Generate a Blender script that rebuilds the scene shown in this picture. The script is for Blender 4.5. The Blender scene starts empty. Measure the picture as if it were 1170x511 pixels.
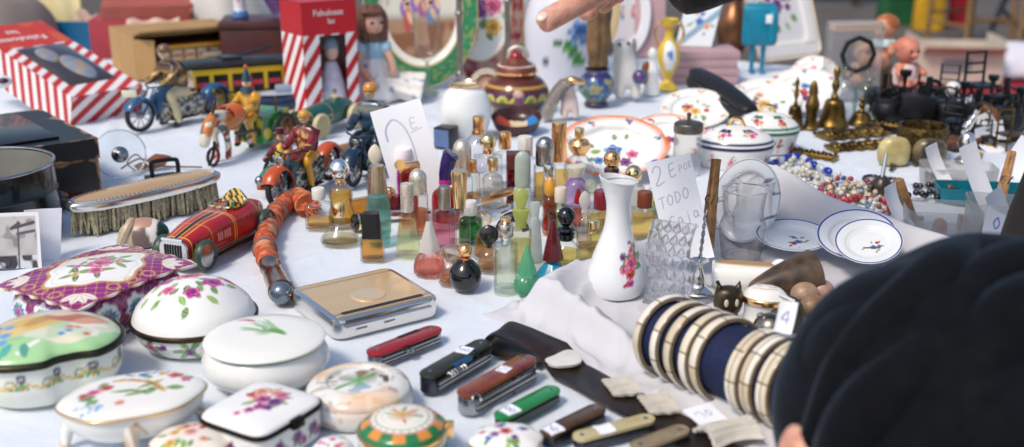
import bpy, bmesh, math, random
import numpy as np
from mathutils import Vector, Matrix
rnd = random.Random(7)
sc = bpy.context.scene
COL = sc.collection
R = math.radians
PI = math.pi
# ---- camera model: used to find where on the table each thing stands ----
FPX, PITCH, CH = 1250.0, R(17.95), .425
def at(px, py, z=0.0):
    u = px-585; v = py-255.5
    t = (CH-z)/(FPX*math.sin(PITCH)+v*math.cos(PITCH))
    return Vector((u*t, (FPX*math.cos(PITCH)-v*math.sin(PITCH))*t, z))
def ppm(px, py, z=0.0):          # pixels per metre there
    return (FPX*math.sin(PITCH)+(py-255.5)*math.cos(PITCH))/(CH-z)
def span(p, q, z=0.0):           # two photo points on the table -> centre, length, heading
    a = at(*p, z); b = at(*q, z); d = b-a
    return (a+b)/2, d.length, math.atan2(d.y, d.x)
# ---- colour ----
def lin(h):
    if not isinstance(h, str): return tuple(h)
    h = h.lstrip('#'); o = []
    for i in (0, 2, 4):
        s = int(h[i:i+2], 16)/255
        o.append(s/12.92 if s <= .04045 else ((s+.055)/1.055)**2.4)
    return tuple(o)
# ---- materials ----
_mc = {}
def nd(t, k, **kw):
    n = t.nodes.new(k)
    for a, b in kw.items(): setattr(n, a, b)
    return n
def light(h, k=.5): return tuple(x**k for x in lin(h))
def newmat(name):
    m = bpy.data.materials.new(name); m.use_nodes = True
    t = m.node_tree; p = t.nodes['Principled BSDF']
    return m, t, p
def noise(t, scale, detail=4, obj=True):
    tc = nd(t, 'ShaderNodeTexCoord'); n = nd(t, 'ShaderNodeTexNoise')
    n.inputs['Scale'].default_value = scale; n.inputs['Detail'].default_value = detail
    t.links.new(tc.outputs['Object'], n.inputs['Vector']); return n
def bumped(t, p, src, strength, dist=.001):
    b = nd(t, 'ShaderNodeBump'); b.inputs['Strength'].default_value = strength; b.inputs['Distance'].default_value = dist
    t.links.new(src, b.inputs['Height']); t.links.new(b.outputs['Normal'], p.inputs['Normal'])
def pm(name, col, rough=.5, metal=0, var=.12, vs=60, bump=0, bs=200, coat=0, dark=None, sub=0):
    """principled with mottled colour, uneven gloss and optional fine relief"""
    key = (name, str(col), rough, metal, var, bump, coat, str(dark))
    if key in _mc: return _mc[key]
    m, t, p = newmat(name)
    c = lin(col); d = lin(dark) if dark else tuple(x*(1-var) for x in c)
    n = noise(t, vs); r = nd(t, 'ShaderNodeValToRGB')
    r.color_ramp.elements[0].position = .35; r.color_ramp.elements[1].position = .62
    r.color_ramp.elements[0].color = (*d, 1); r.color_ramp.elements[1].color = (*c, 1)
    t.links.new(n.outputs['Fac'], r.inputs['Fac']); t.links.new(r.outputs['Color'], p.inputs['Base Color'])
    mr = nd(t, 'ShaderNodeMapRange'); mr.inputs['To Min'].default_value = max(.02, rough*.75); mr.inputs['To Max'].default_value = min(1, rough*1.3)
    n2 = noise(t, vs*2.3); t.links.new(n2.outputs['Fac'], mr.inputs['Value']); t.links.new(mr.outputs['Result'], p.inputs['Roughness'])
    p.inputs['Metallic'].default_value = metal
    if coat: p.inputs['Coat Weight'].default_value = coat; p.inputs['Coat Roughness'].default_value = .06
    if sub: p.inputs['Subsurface Weight'].default_value = sub; p.inputs['Subsurface Scale'].default_value = .004
    if bump: n3 = noise(t, bs, 5); bumped(t, p, n3.outputs['Fac'], bump)
    _mc[key] = m; return m
def painted(name, rough=.12, coat=0, metal=0, bump=0, bs=300):
    key = ('painted', name, rough, coat, metal, bump)
    if key in _mc: return _mc[key]
    m, t, p = newmat(name)
    a = nd(t, 'ShaderNodeAttribute', attribute_name='Col'); t.links.new(a.outputs['Color'], p.inputs['Base Color'])
    n2 = noise(t, 90); mr = nd(t, 'ShaderNodeMapRange'); mr.inputs['To Min'].default_value = rough*.7; mr.inputs['To Max'].default_value = rough*1.4
    t.links.new(n2.outputs['Fac'], mr.inputs['Value']); t.links.new(mr.outputs['Result'], p.inputs['Roughness'])
    p.inputs['Metallic'].default_value = metal
    if coat: p.inputs['Coat Weight'].default_value = coat; p.inputs['Coat Roughness'].default_value = .05
    if bump: bumped(t, p, noise(t, bs, 5).outputs['Fac'], bump)
    _mc[key] = m; return m
def thin(name, tint='#f4f8f6', edge='#8fa3a0', rough=.03, frost=0):
    """blown glass seen as one thin wall: clear face on, tinted and mirror-like at grazing angles"""
    key = ('thin', name, tint, edge, rough, frost)
    if key in _mc: return _mc[key]
    m = bpy.data.materials.new(name); m.use_nodes = True; t = m.node_tree; t.nodes.clear()
    o = nd(t, 'ShaderNodeOutputMaterial'); tr = nd(t, 'ShaderNodeBsdfTransparent'); g = nd(t, 'ShaderNodeBsdfGlossy')
    g.inputs['Roughness'].default_value = rough
    lw = nd(t, 'ShaderNodeLayerWeight'); lw.inputs['Blend'].default_value = .35
    r = nd(t, 'ShaderNodeValToRGB'); r.color_ramp.elements[0].color = (*light(tint, .33), 1); r.color_ramp.elements[1].color = (*light(edge, .4), 1)
    r.color_ramp.elements[0].position = .25
    t.links.new(lw.outputs['Facing'], r.inputs['Fac']); t.links.new(r.outputs['Color'], tr.inputs['Color'])
    pw = nd(t, 'ShaderNodeMath', operation='POWER'); pw.inputs[1].default_value = 2.6; l2 = nd(t, 'ShaderNodeLayerWeight'); l2.inputs['Blend'].default_value = .5; t.links.new(l2.outputs['Facing'], pw.inputs[0])
    fr = nd(t, 'ShaderNodeMath', operation='MULTIPLY_ADD'); fr.inputs[1].default_value = .6; fr.inputs[2].default_value = .05; t.links.new(pw.outputs[0], fr.inputs[0])
    mx = nd(t, 'ShaderNodeMixShader'); t.links.new(fr.outputs[0], mx.inputs['Fac']); t.links.new(tr.outputs[0], mx.inputs[1]); t.links.new(g.outputs[0], mx.inputs[2])
    b = nd(t, 'ShaderNodeBump'); b.inputs['Strength'].default_value = .25; b.inputs['Distance'].default_value = .001
    n = noise(t, 120); t.links.new(n.outputs['Fac'], b.inputs['Height']); t.links.new(b.outputs['Normal'], g.inputs['Normal'])
    last = mx
    if frost:
        d = nd(t, 'ShaderNodeBsdfTranslucent'); d.inputs['Color'].default_value = (*lin(tint), 1)
        d2 = nd(t, 'ShaderNodeBsdfDiffuse'); d2.inputs['Color'].default_value = (*lin(tint), 1)
        m2 = nd(t, 'ShaderNodeMixShader'); m2.inputs['Fac'].default_value = .5; t.links.new(d.outputs[0], m2.inputs[1]); t.links.new(d2.outputs[0], m2.inputs[2])
        m3 = nd(t, 'ShaderNodeMixShader'); m3.inputs['Fac'].default_value = frost; t.links.new(mx.outputs[0], m3.inputs[1]); t.links.new(m2.outputs[0], m3.inputs[2]); last = m3
    t.links.new(last.outputs[0], o.inputs['Surface']); _mc[key] = m; return m
def solid_glass(name, col='#ffffff', rough=.02, ior=1.5, mixclear=.35, gamma=.55):
    """thick cut or cast glass; part of the light passes straight so that it does not block the daylight"""
    key = ('sg', name, col, rough, ior, mixclear, gamma)
    if key in _mc: return _mc[key]
    m, t, p = newmat(name)
    p.inputs['Base Color'].default_value = (*light(col, gamma), 1); p.inputs['Roughness'].default_value = rough
    p.inputs['Transmission Weight'].default_value = 1; p.inputs['IOR'].default_value = ior
    tr = nd(t, 'ShaderNodeBsdfTransparent'); tr.inputs['Color'].default_value = (*light(col, gamma), 1)
    mx = nd(t, 'ShaderNodeMixShader'); mx.inputs['Fac'].default_value = mixclear
    o = t.nodes['Material Output']; t.links.new(p.outputs[0], mx.inputs[1]); t.links.new(tr.outputs[0], mx.inputs[2]); t.links.new(mx.outputs[0], o.inputs['Surface'])
    _mc[key] = m; return m
# ---- shapes: (verts, faces) ----
def sp(pts, n=6):                # smooth a profile
    P = [np.array(p, float) for p in pts]; o = []
    for i in range(len(P)-1):
        a = P[max(i-1, 0)]; b = P[i]; c = P[i+1]; d = P[min(i+2, len(P)-1)]
        for k in range(n):
            t = k/n
            o.append(.5*((2*b)+(-a+c)*t+(2*a-5*b+4*c-d)*t*t+(-a+3*b-3*c+d)*t**3))
    o.append(P[-1]); return [tuple(x) for x in o]
def lathe(prof, n=32, rf=None, sx=1, sy=1, c=(0, 0, 0)):
    v = []; f = []; rings = []
    for r, z in prof:
        if abs(r) < 1e-7: rings.append([len(v)]); v.append((c[0], c[1], z+c[2]))
        else:
            ring = []
            for i in range(n):
                a = 2*PI*i/n; k = rf(a) if rf else 1
                ring.append(len(v)); v.append((c[0]+r*k*math.cos(a)*sx, c[1]+r*k*math.sin(a)*sy, z+c[2]))
            rings.append(ring)
    for a, b in zip(rings, rings[1:]):
        if len(a) == 1 and len(b) == 1: continue
        for i in range(n):
            j = (i+1) % n
            if len(a) == 1: f.append((a[0], b[j], b[i]))
            elif len(b) == 1: f.append((a[i], a[j], b[0]))
            else: f.append((a[i], a[j], b[j], b[i]))
    return v, f
def sq(p=5):                     # superellipse outline for lathe: rounded square
    return lambda a: (abs(math.cos(a))**p+abs(math.sin(a))**p)**(-1/p)
def poly_rf(k, ph=0):            # k-sided facets
    return lambda a: math.cos(PI/k)/math.cos(((a+ph) % (2*PI/k))-PI/k)
def lobes(k, amp, ph=0): return lambda a: 1+amp*math.cos(k*a+ph)
def box(sx, sy, sz, c=(0, 0, 0), b=0.0, seg=2):      # c = centre of the bottom face
    bm = bmesh.new(); bmesh.ops.create_cube(bm, size=1)
    for v in bm.verts: v.co = Vector((v.co.x*sx, v.co.y*sy, v.co.z*sz))
    if b: bmesh.ops.bevel(bm, geom=bm.edges[:], offset=b, segments=seg, profile=.5, affect='EDGES')
    V = [(v.co.x+c[0], v.co.y+c[1], v.co.z+c[2]+sz/2) for v in bm.verts]; F = [tuple(v.index for v in f.verts) for f in bm.faces]
    bm.free(); return V, F
def tube(pts, r, n=8, closed=False, flat=1.0):
    P = [Vector(p) for p in pts]; m = len(P); v = []; f = []
    rs = r if hasattr(r, '__len__') else [r]*m
    up = None
    for i, p in enumerate(P):
        a = P[i-1] if (i or closed) else P[i]; b = P[(i+1) % m] if (i < m-1 or closed) else P[i]
        d = (b-a).normalized()
        if up is None: up = Vector((0, 0, 1)) if abs(d.z) < .9 else Vector((1, 0, 0))
        s = d.cross(up); s = s.normalized() if s.length > 1e-6 else d.orthogonal().normalized()
        up = s.cross(d).normalized()
        for k in range(n):
            t = 2*PI*k/n; v.append(tuple(p+s*math.cos(t)*rs[i]+up*math.sin(t)*rs[i]*flat))
    for i in range(m if closed else m-1):
        j = (i+1) % m
        for k in range(n): l = (k+1) % n; f.append((i*n+k, i*n+l, j*n+l, j*n+k))
    if not closed: f.append(tuple(range(n-1, -1, -1))); f.append(tuple((m-1)*n+k for k in range(n)))
    return v, f
def prism(out, z0, z1, b=0.0, hole=None):
    """upright prism on outline (list of xy, counter-clockwise) with rounded top and bottom edges"""
    n = len(out); v = []; f = []
    def inset(d):
        o = []
        for i in range(n):
            p = Vector(out[i]); a = (p-Vector(out[i-1])); c = (Vector(out[(i+1) % n])-p)
            na = Vector((-a.y, a.x)).normalized(); nc = Vector((-c.y, c.x)).normalized(); m = na+nc
            m = m.normalized()/max(.35, math.cos(na.angle(nc)/2)) if m.length > 1e-6 else na
            o.append(p+m*d)
        return o
    lv = [(b, z0), (b*.3, z0+b*.3), (0, z0+b), (0, z1-b), (b*.3, z1-b*.3), (b, z1)] if b else [(0, z0), (0, z1)]
    for d, z in lv:
        for p in (inset(d) if d else [Vector(q) for q in out]): v.append((p.x, p.y, z))
    for k in range(len(lv)-1):
        for i in range(n):
            j = (i+1) % n; f.append((k*n+i, k*n+j, k*n+n+j, k*n+n+i))
    f.append(tuple(range(n-1, -1, -1))); f.append(tuple((len(lv)-1)*n+i for i in range(n)))
    return v, f
def grid(nu, nv, fn):            # fn(u,v) arrays in 0..1 -> x,y,z arrays
    U, V_ = np.meshgrid(np.linspace(0, 1, nu), np.linspace(0, 1, nv)); x, y, z = fn(U.ravel(), V_.ravel())
    o = np.ones(nu*nv); v = np.stack([x*o, y*o, z*o], 1)
    f = [(j*nu+i, j*nu+i+1, j*nu+nu+i+1, j*nu+nu+i) for j in range(nv-1) for i in range(nu-1)]
    return v, f
def ell(rx, ry, rz, c=(0, 0, 0), n=20, m=12):
    return lathe([(math.sin(PI*i/m), -math.cos(PI*i/m)*rz+c[2]) for i in range(m+1)], n, None, rx, ry, (c[0], c[1], 0))
def ball(r, c=(0, 0, 0), n=20, m=12): return ell(r, r, r, c, n, m)
def xf(s, M):
    M = Matrix(M); return [tuple(M @ Vector(p)) for p in s[0]], s[1]
def mv(s, x=0, y=0, z=0, rx=0, ry=0, rz=0, k=1):
    return xf(s, Matrix.Translation((x, y, z)) @ Matrix.Rotation(rz, 4, 'Z') @ Matrix.Rotation(ry, 4, 'Y') @ Matrix.Rotation(rx, 4, 'X') @ Matrix.Scale(k, 4))
def shell(s, th):                # closed thin sheet: both faces and a rim from an open sheet
    v = np.array(s[0], float); n = np.zeros_like(v)
    for f in s[1]:
        a, b, c = v[f[0]], v[f[1]], v[f[-1]]; q = np.cross(b-a, c-a)
        for i in f: n[i] += q
    n /= np.maximum(np.linalg.norm(n, axis=1, keepdims=True), 1e-12)
    k = len(v); V = np.vstack([v, v-n*th]); F = list(s[1])+[tuple(i+k for i in reversed(f)) for f in s[1]]
    ed = {}
    for f in s[1]:
        for a, b in zip(f, f[1:]+f[:1]): ed[(a, b)] = 1
    for a, b in ed:
        if (b, a) not in ed: F.append((b, a, a+k, b+k))
    return V, F
# ---- objects ----
def part(name, shapes, mat, parent=None, paint=None, smooth=True, mats=None, label=None, ang=40):
    """one mesh object from one or several shapes; shapes may be (shape, material index)"""
    if isinstance(shapes, tuple): shapes = [shapes]
    V = []; F = []; MI = []; o = 0
    for s in shapes:
        mi = 0
        if len(s) == 2 and isinstance(s[1], int): s, mi = s
        V.append(np.asarray(s[0], float)); F += [tuple(i+o for i in f) for f in s[1]]; MI += [mi]*len(s[1]); o += len(s[0])
    V = np.vstack(V); me = bpy.data.meshes.new(name)
    me.from_pydata(V.tolist(), [], F)
    for m in (mats or [mat]): me.materials.append(m)
    if mats: me.polygons.foreach_set('material_index', MI)
    if paint:
        C = paint(V[:, 0].copy(), V[:, 1].copy(), V[:, 2].copy())
        a = me.attributes.new('Col', 'FLOAT_COLOR', 'POINT'); a.data.foreach_set('color', np.hstack([np.clip(C, 0, 1), np.ones((len(V), 1))]).astype(np.float32).ravel())
    me.update()
    if smooth:
        me.polygons.foreach_set('use_smooth', [True]*len(me.polygons))
        if ang < 180: me.set_sharp_from_angle(angle=R(ang))
    ob = bpy.data.objects.new(name, me); COL.objects.link(ob)
    if parent: ob.parent = parent
    if label: ob['label'] = label
    return ob
def thing(name, label, cat, loc, rz=0, group=None, kind=None):
    o = bpy.data.objects.new(name, None); COL.objects.link(o); o.empty_display_size = .02
    o.location = loc; o.rotation_euler = (0, 0, rz); return tag(o, label, cat, group, kind)
def tag(o, label=None, cat=None, group=None, kind=None):
    if label: o['label'] = label
    if cat: o['category'] = cat
    if group: o['group'] = group
    if kind: o['kind'] = kind
    return o
def copy_tree(o, parent=None):
    c = o.copy(); COL.objects.link(c)
    if parent: c.parent = parent
    for ch in [x for x in bpy.data.objects if x.parent == o]: copy_tree(ch, c)
    return c
# ---- painter: decoration of china, tin and paper, worked out per vertex ----
def sst(a, b, x): t = np.clip((x-a)/(b-a), 0, 1); return t*t*(3-2*t)
def vnoise(x, y, s, seed=0):
    x = x*s+seed*17.3; y = y*s+seed*9.1; i = np.floor(x); j = np.floor(y); fx = x-i; fy = y-j; fx = fx*fx*(3-2*fx); fy = fy*fy*(3-2*fy)
    h = lambda a, b: np.modf(np.abs(np.sin(a*127.1+b*311.7)*43758.5453))[0]
    return (h(i, j)*(1-fx)+h(i+1, j)*fx)*(1-fy)+(h(i, j+1)*(1-fx)+h(i+1, j+1)*fx)*fy
class Pt:
    def __init__(s, x, y, base, soft=.0006):
        s.x = x; s.y = y; s.w = soft; s.C = np.tile(np.array(lin(base)), (len(x), 1))
    def mix(s, m, col): s.C += (np.array(lin(col))-s.C)*np.clip(m, 0, 1)[:, None]; return s
    def disc(s, cx, cy, r, col, w=None): w = w or s.w; return s.mix(1-sst(r-w, r+w, np.hypot(s.x-cx, s.y-cy)), col)
    def ring(s, cx, cy, r, t, col, d=None):
        d = np.hypot(s.x-cx, s.y-cy) if d is None else d
        return s.mix(1-sst(t/2-s.w, t/2+s.w, np.abs(d-r)), col)
    def ell(s, cx, cy, a, b, ang, col, w=.15):
        X = s.x-cx; Y = s.y-cy; u = (X*math.cos(ang)+Y*math.sin(ang))/a; v = (-X*math.sin(ang)+Y*math.cos(ang))/b
        return s.mix(1-sst(1-w, 1+w, np.hypot(u, v)), col)
    def band(s, val, lo, hi, col): return s.mix(sst(lo-s.w, lo+s.w, val)*(1-sst(hi-s.w, hi+s.w, val)), col)
    def leaf(s, cx, cy, L, W, ang, col, vein=None):
        ca, sa = math.cos(ang), math.sin(ang); X = s.x-cx; Y = s.y-cy; u = (X*ca+Y*sa)/L; v = (-X*sa+Y*ca)/W
        m = (u > 0) & (u < 1); h = np.where(m, np.sin(PI*np.clip(u, 0, 1))**.8, 0)
        s.mix(np.where(m, 1-sst(.8, 1.1, np.abs(v)/np.maximum(h, 1e-3)), 0), col)
        if vein: s.mix(np.where(m, 1-sst(.06, .2, np.abs(v)), 0)*.7, vein)
        return s
    def rose(s, cx, cy, r, col, dark, light, ph=0, pet=5):
        X = s.x-cx; Y = s.y-cy; d = np.hypot(X, Y)/r; a = np.arctan2(Y, X)
        e = 1-.13*(1-np.cos(pet*a+ph)); s.mix(1-sst(.88, 1.02, d/e), col)
        sw = .5+.5*np.sin(11*d-1.6*a+ph); s.mix((1-sst(.85, 1, d/e))*sst(.55, .95, sw)*.75, light)
        s.mix((1-sst(.2, .55, d))*.75, dark); s.mix((1-sst(.8, 1, d/e))*sst(.6, 1, .5+.5*np.cos(pet*a+ph+PI))*.5, dark); return s
    def line(s, pts, t, col, k=1.0):
        d = np.full(len(s.x), 9e9)
        for (x0, y0), (x1, y1) in zip(pts, pts[1:]):
            dx, dy = x1-x0, y1-y0; q = np.clip(((s.x-x0)*dx+(s.y-y0)*dy)/(dx*dx+dy*dy+1e-12), 0, 1)
            d = np.minimum(d, np.hypot(s.x-x0-q*dx, s.y-y0-q*dy))
        return s.mix((1-sst(t/2-s.w*.6, t/2+s.w, d))*k, col)
    def poly(s, pts, col, k=1.0):
        ins = np.zeros(len(s.x), bool); n = len(pts)
        for i in range(n):
            x0, y0 = pts[i]; x1, y1 = pts[i-1]
            if y0 == y1: continue
            c = ((y0 > s.y) != (y1 > s.y)) & (s.x < (x1-x0)*(s.y-y0)/(y1-y0)+x0); ins ^= c
        return s.mix(ins.astype(float)*k, col)
    def mottle(s, amt, sc, col, seed=0, lo=.45, hi=.75): return s.mix(sst(lo, hi, vnoise(s.x, s.y, sc, seed))*amt, col)
    def spray(s, cx, cy, rad, seed, cols, nfl=5, nlf=9, fr=.3, greens=('#5a8a3c', '#7ba24a', '#3f6e3a'), el=1.0):
        q = random.Random(seed)
        for i in range(nlf):
            a = q.uniform(0, 2*PI); d = rad*q.uniform(.35, .85)
            s.leaf(cx+d*math.cos(a), cy+d*math.sin(a)*el, rad*q.uniform(.3, .45), rad*q.uniform(.07, .12), a+q.uniform(-.8, .8), q.choice(greens), '#c3d39a')
        for i in range(nfl):
            a = q.uniform(0, 2*PI) if i else 0; d = rad*q.uniform(.4, .8) if i else 0
            c = cols[i % len(cols)]; r = rad*fr*(1.15 if i == 0 else q.uniform(.6, .95))
            s.rose(cx+d*math.cos(a), cy+d*math.sin(a)*el, r, c[0], c[1], c[2], q.uniform(0, 6), q.choice((5, 6, 5)))
        return s
PINK = ('#d9668f', '#9c2a55', '#f3b3c8'); MAG = ('#b53a86', '#6a1a55', '#e08ac0'); RED = ('#c43a3a', '#7a1a22', '#ec9a90'); PURP = ('#7a3a7c', '#3c1745', '#b489bb')
BLUE = ('#4a78b8', '#22407c', '#a9c6e6'); YEL = ('#e0b04a', '#a8702a', '#f4dfa0'); PEACH = ('#e6a088', '#b4583f', '#f8d6c8')
# handwriting: strokes on a unit square per character
GLY = {'2': [[(.1, .8), (.3, 1), (.6, .95), (.7, .7), (.5, .4), (.2, .1), (.35, .02), (.8, .08)]], 'E': [[(.7, .95), (.15, .92), (.12, .05), (.75, .06)], [(.13, .5), (.6, .52)]],
 'T': [[(.05, .95), (.9, .97)], [(.48, .95), (.45, .02)]], 'O': [[(.45, .95), (.15, .7), (.12, .3), (.4, .03), (.75, .25), (.8, .7), (.45, .95)]], 'D': [[(.15, .95), (.15, .05), (.6, .15), (.8, .5), (.6, .85), (.12, .95)]],
 'C': [[(.8, .85), (.5, .98), (.18, .7), (.15, .3), (.45, .02), (.85, .15)]], 'a': [[(.7, .5), (.4, .62), (.15, .35), (.3, .05), (.6, .15), (.7, .5), (.72, .1), (.9, .05)]], 'j': [[(.5, .55), (.55, -.2), (.35, -.4), (.15, -.25)], [(.5, .78), (.54, .8)]],
 'P': [[(.15, 0), (.18, .95), (.6, .9), (.65, .6), (.2, .5)]], 'R': [[(.15, 0), (.18, .95), (.6, .9), (.6, .6), (.2, .5), (.75, .02)]], '1': [[(.05, .6), (.1, .85), (.4, 1), (.7, .8), (.82, .4), (.8, 0)]],
 '3': [[(.15, .9), (.5, 1), (.7, .8), (.4, .55), (.75, .35), (.6, .05), (.1, .05)]], '4': [[(.6, 0), (.6, 1), (.1, .35), (.85, .35)]], '6': [[(.7, .95), (.25, .6), (.15, .25), (.4, .02), (.7, .2), (.6, .45), (.2, .4)]],
 '5': [[(.75, .95), (.25, .95), (.2, .55), (.6, .6), (.75, .3), (.5, .02), (.15, .08)]], '8': [[(.45, .5), (.2, .75), (.45, 1), (.7, .75), (.45, .5), (.15, .25), (.45, 0), (.75, .25), (.45, .5)]], '0': [[(.45, 1), (.15, .5), (.45, 0), (.75, .5), (.45, 1)]]}
def write(p, txt, x, y, h, col, t, w=.75, tilt=0.0):
    for ch in txt:
        for st in GLY.get(ch, []):
            pts = sp([(x+(u*h*w), y+v*h+tilt*(u*h*w)) for u, v in st], 4); p.line(pts, t, col)
        x += h*w*1.15; y += tilt*h*w*1.15
    return p
def type_text(name, txt, size, mat, parent, loc, rot, ext=.0002, align='CENTER', label=None):
    cu = bpy.data.curves.new(name, 'FONT'); cu.body = txt; cu.size = size; cu.extrude = ext; cu.align_x = align; cu.align_y = 'CENTER'; cu.materials.append(mat)
    o = bpy.data.objects.new(name, cu); COL.objects.link(o); dg = bpy.context.evaluated_depsgraph_get(); me = bpy.data.meshes.new_from_object(o.evaluated_get(dg)); bpy.data.objects.remove(o); me.name = name; o = bpy.data.objects.new(name, me); COL.objects.link(o)
    o.parent = parent; o.location = loc; o.rotation_euler = rot
    if label: o['label'] = label
    return o
# ---- shared materials ----
CHINA = painted('painted_china', .16, 0)
TIN = painted('printed_tinplate', .28, .25)
CARD = painted('written_card', .75)
LITHO = painted('printed_cardboard', .42)
GOLD = pm('gold_metal', '#ffd292', .18, 1, .03)
GILT = pm('gilt_line', '#c9965a', .25, 1, .2)
SILVER = pm('silver_metal', '#e4e0da', .17, .95, .04)
PEARL = pm('pearl_metal', '#e2d8c8', .28, .7, .03)
STEEL = pm('steel', '#a9abad', .25, 1, .2)
BRASS = pm('aged_brass', '#9a7b42', .36, 1, .4, 40, .15, 400, dark='#4f3d20')
BRONZE = pm('dark_bronze', '#5d5140', .38, .8, .4, 60, .3, 300, dark='#2e271e')
BLACKM = pm('black_enamel', '#0b0b0d', .12, 0, .1, coat=.5)
BLACKP = pm('black_plastic', '#141416', .35)
WHITEP = pm('white_plastic', '#e8e6e2', .35, var=.05)
WHITEC = pm('white_china', '#e6e7e3', .15, 0, .04)
PAPER = pm('white_paper', '#eeeef2', .8, 0, .04, bump=.1, bs=150)
WOOD = pm('clothes_peg_wood', '#b98a58', .6, 0, .25, 90, .2, 200, dark='#8c6139')
IRON = pm('black_cast_iron', '#17161a', .45, .3, .3, 80, .3, 300)
STEELD = pm('dark_steel', '#55585c', .35, 1, .3)
from mathutils.bvhtree import BVHTree
def sticker(parent, size, loc, rz, txt, on=None, tilt=(0, 0), name='price_sticker', h=.7, ar=1.0):
    """small paper price sticker with a handwritten figure, pressed on to the top of its thing"""
    on = on or next(c for c in parent.children if c.name.startswith(('lid', 'body', 'dish')))
    bt = BVHTree.FromPolygons([v.co[:] for v in on.data.vertices], [tuple(p.vertices) for p in on.data.polygons])
    def paint(x, y, z):
        c, s_ = math.cos(-rz), math.sin(-rz); X = x-loc[0]; Y = y-loc[1]
        p = Pt(X*c-Y*s_, X*s_+Y*c, '#eceef4', size*.02); wd = len(txt)*h*size*.55
        return write(p, txt, -wd/2, -size*h/2, size*h, '#7d84b4', size*.07).C
    c, s_ = math.cos(rz), math.sin(rz); n = 30; V = []
    for j in range(n):
        for i in range(n):
            a = (i/(n-1)-.5)*size*ar; b = (j/(n-1)-.5)*size; x = loc[0]+a*c-b*s_; y = loc[1]+a*s_+b*c
            hit = bt.ray_cast(Vector((x, y, 1)), Vector((0, 0, -1)))
            V.append((x, y, (hit[0].z if hit[0] else V[-1][2])+.0006+.0005*(i/(n-1))**3))
    F = [(j*n+i, j*n+i+1, j*n+n+i+1, j*n+n+i) for j in range(n-1) for i in range(n-1)]
    return part(name, shell((V, F), .0003), CARD, parent, paint)
# ================= camera, light, air =================
cam = bpy.data.cameras.new('camera'); co = bpy.data.objects.new('camera', cam); COL.objects.link(co); sc.camera = co
co.location = (0, 0, CH); co.rotation_euler = (PI/2-PITCH, 0, 0)
cam.sensor_width = 36; cam.lens = FPX/1170*36; cam.clip_start = .05; cam.clip_end = 500
cam.dof.use_dof = True; cam.dof.focus_distance = 1.2; cam.dof.aperture_fstop = 4.2
w = bpy.data.worlds.new('World'); sc.world = w; w.use_nodes = True
wt = w.node_tree; bg = wt.nodes['Background']; sky = nd(wt, 'ShaderNodeTexSky'); sky.sky_type = 'NISHITA'; sky.sun_disc = False
SUN_EL, SUN_AZ = R(54), R(-138)       # azimuth clockwise from +Y: from the left, a little behind the camera
sky.sun_elevation = SUN_EL; sky.sun_rotation = SUN_AZ; sky.air_density = 1.1; sky.dust_density = 2.5
wt.links.new(sky.outputs[0], bg.inputs[0]); bg.inputs[1].default_value = .13
sl = bpy.data.lights.new('sun', 'SUN'); sl.energy = 1.7; sl.angle = R(12); sl.color = (1, .9, .76)
so = bpy.data.objects.new('sun', sl); COL.objects.link(so)
sd = Vector((math.sin(SUN_AZ)*math.cos(SUN_EL), math.cos(SUN_AZ)*math.cos(SUN_EL), math.sin(SUN_EL)))
so.rotation_euler = sd.to_track_quat('Z', 'Y').to_euler(); so.location = (0, 0, 5)
vs = sc.view_settings; vs.view_transform = 'Standard'; vs.look = 'None'; vs.gamma = 1; vs.use_curve_mapping = False; vs.exposure = .32
sc.render.engine = 'CYCLES'; cy = sc.cycles
cy.use_denoising = True; cy.max_bounces = 20; cy.transmission_bounces = 14; cy.transparent_max_bounces = 40; cy.glossy_bounces = 6; cy.diffuse_bounces = 4; cy.sample_clamp_indirect = 6; cy.blur_glossy = .5
# ================= ground =================
GZ = -.76
ga = pm('asphalt', '#5d5650', .9, 0, .3, 3, .4, 60)
tag(part('ground', grid(40, 40, lambda u, v: ((u-.5)*120, (v-.35)*120, 0*u+GZ)), ga), kind='structure')
tag(part('added_bounce_strip', grid(4, 4, lambda u, v: ((u-.5)*40, -14+13.2*v, 0*u+GZ+.004)), pm('pale_bounce', '#b4aa9a', .8, 0, .15, 2)), kind='structure')  # unseen pale strip behind the camera, added to brighten metal reflections
# ================= the table under its white cloth =================
cm, ct, cp = newmat('white_cotton')
cp.inputs['Base Color'].default_value = (*lin('#dde5ef'), 1); cp.inputs['Roughness'].default_value = .85; cp.inputs['Sheen Weight'].default_value = .2
n1 = noise(ct, 34, 8); n2 = noise(ct, 900, 2); mxx = nd(ct, 'ShaderNodeMath', operation='MULTIPLY_ADD'); mxx.inputs[1].default_value = .25
ct.links.new(n2.outputs['Fac'], mxx.inputs[0]); ct.links.new(n1.outputs['Fac'], mxx.inputs[2]); bumped(ct, cp, mxx.outputs[0], .5, .006)
FAR = [(-1.75, 2.75), (-.4, 2.72), (.45, 2.62), (.68, 2.45), (.74, 2.2), (1.05, 2.1), (1.9, 2.05)]
def far_y(x): return np.interp(x, [a for a, b in FAR], [b for a, b in FAR])
def wrinkle(x, y):
    h = .0016*(vnoise(x+.3*y, y, 9, 1)-.5)+.0012*(vnoise(x*1.8-y, y+.6*x, 14, 2)-.5)
    for s, a, k, amp in ((1, .5, 7, .0022), (2, -.7, 5, .0026), (3, 1.25, 6, .0018), (4, 2.4, 8, .0016)):
        q = (x*math.cos(a)+y*math.sin(a))*k+1.7*vnoise(x, y, 3, s+5); r = np.abs(((q+s*.37) % 1)-.5)*2
        h += amp*1.35*np.exp(-(r/.15)**2)*sst(.45, .8, vnoise(x, y, 4, s+9))
    for c_, a_ in ((.62, .35), (-.35, 1.9), (1.15, .3)): h += .0016*np.exp(-((x*math.cos(a_)+y*math.sin(a_)-c_)/.006)**2)
    return h-.0026
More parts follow.
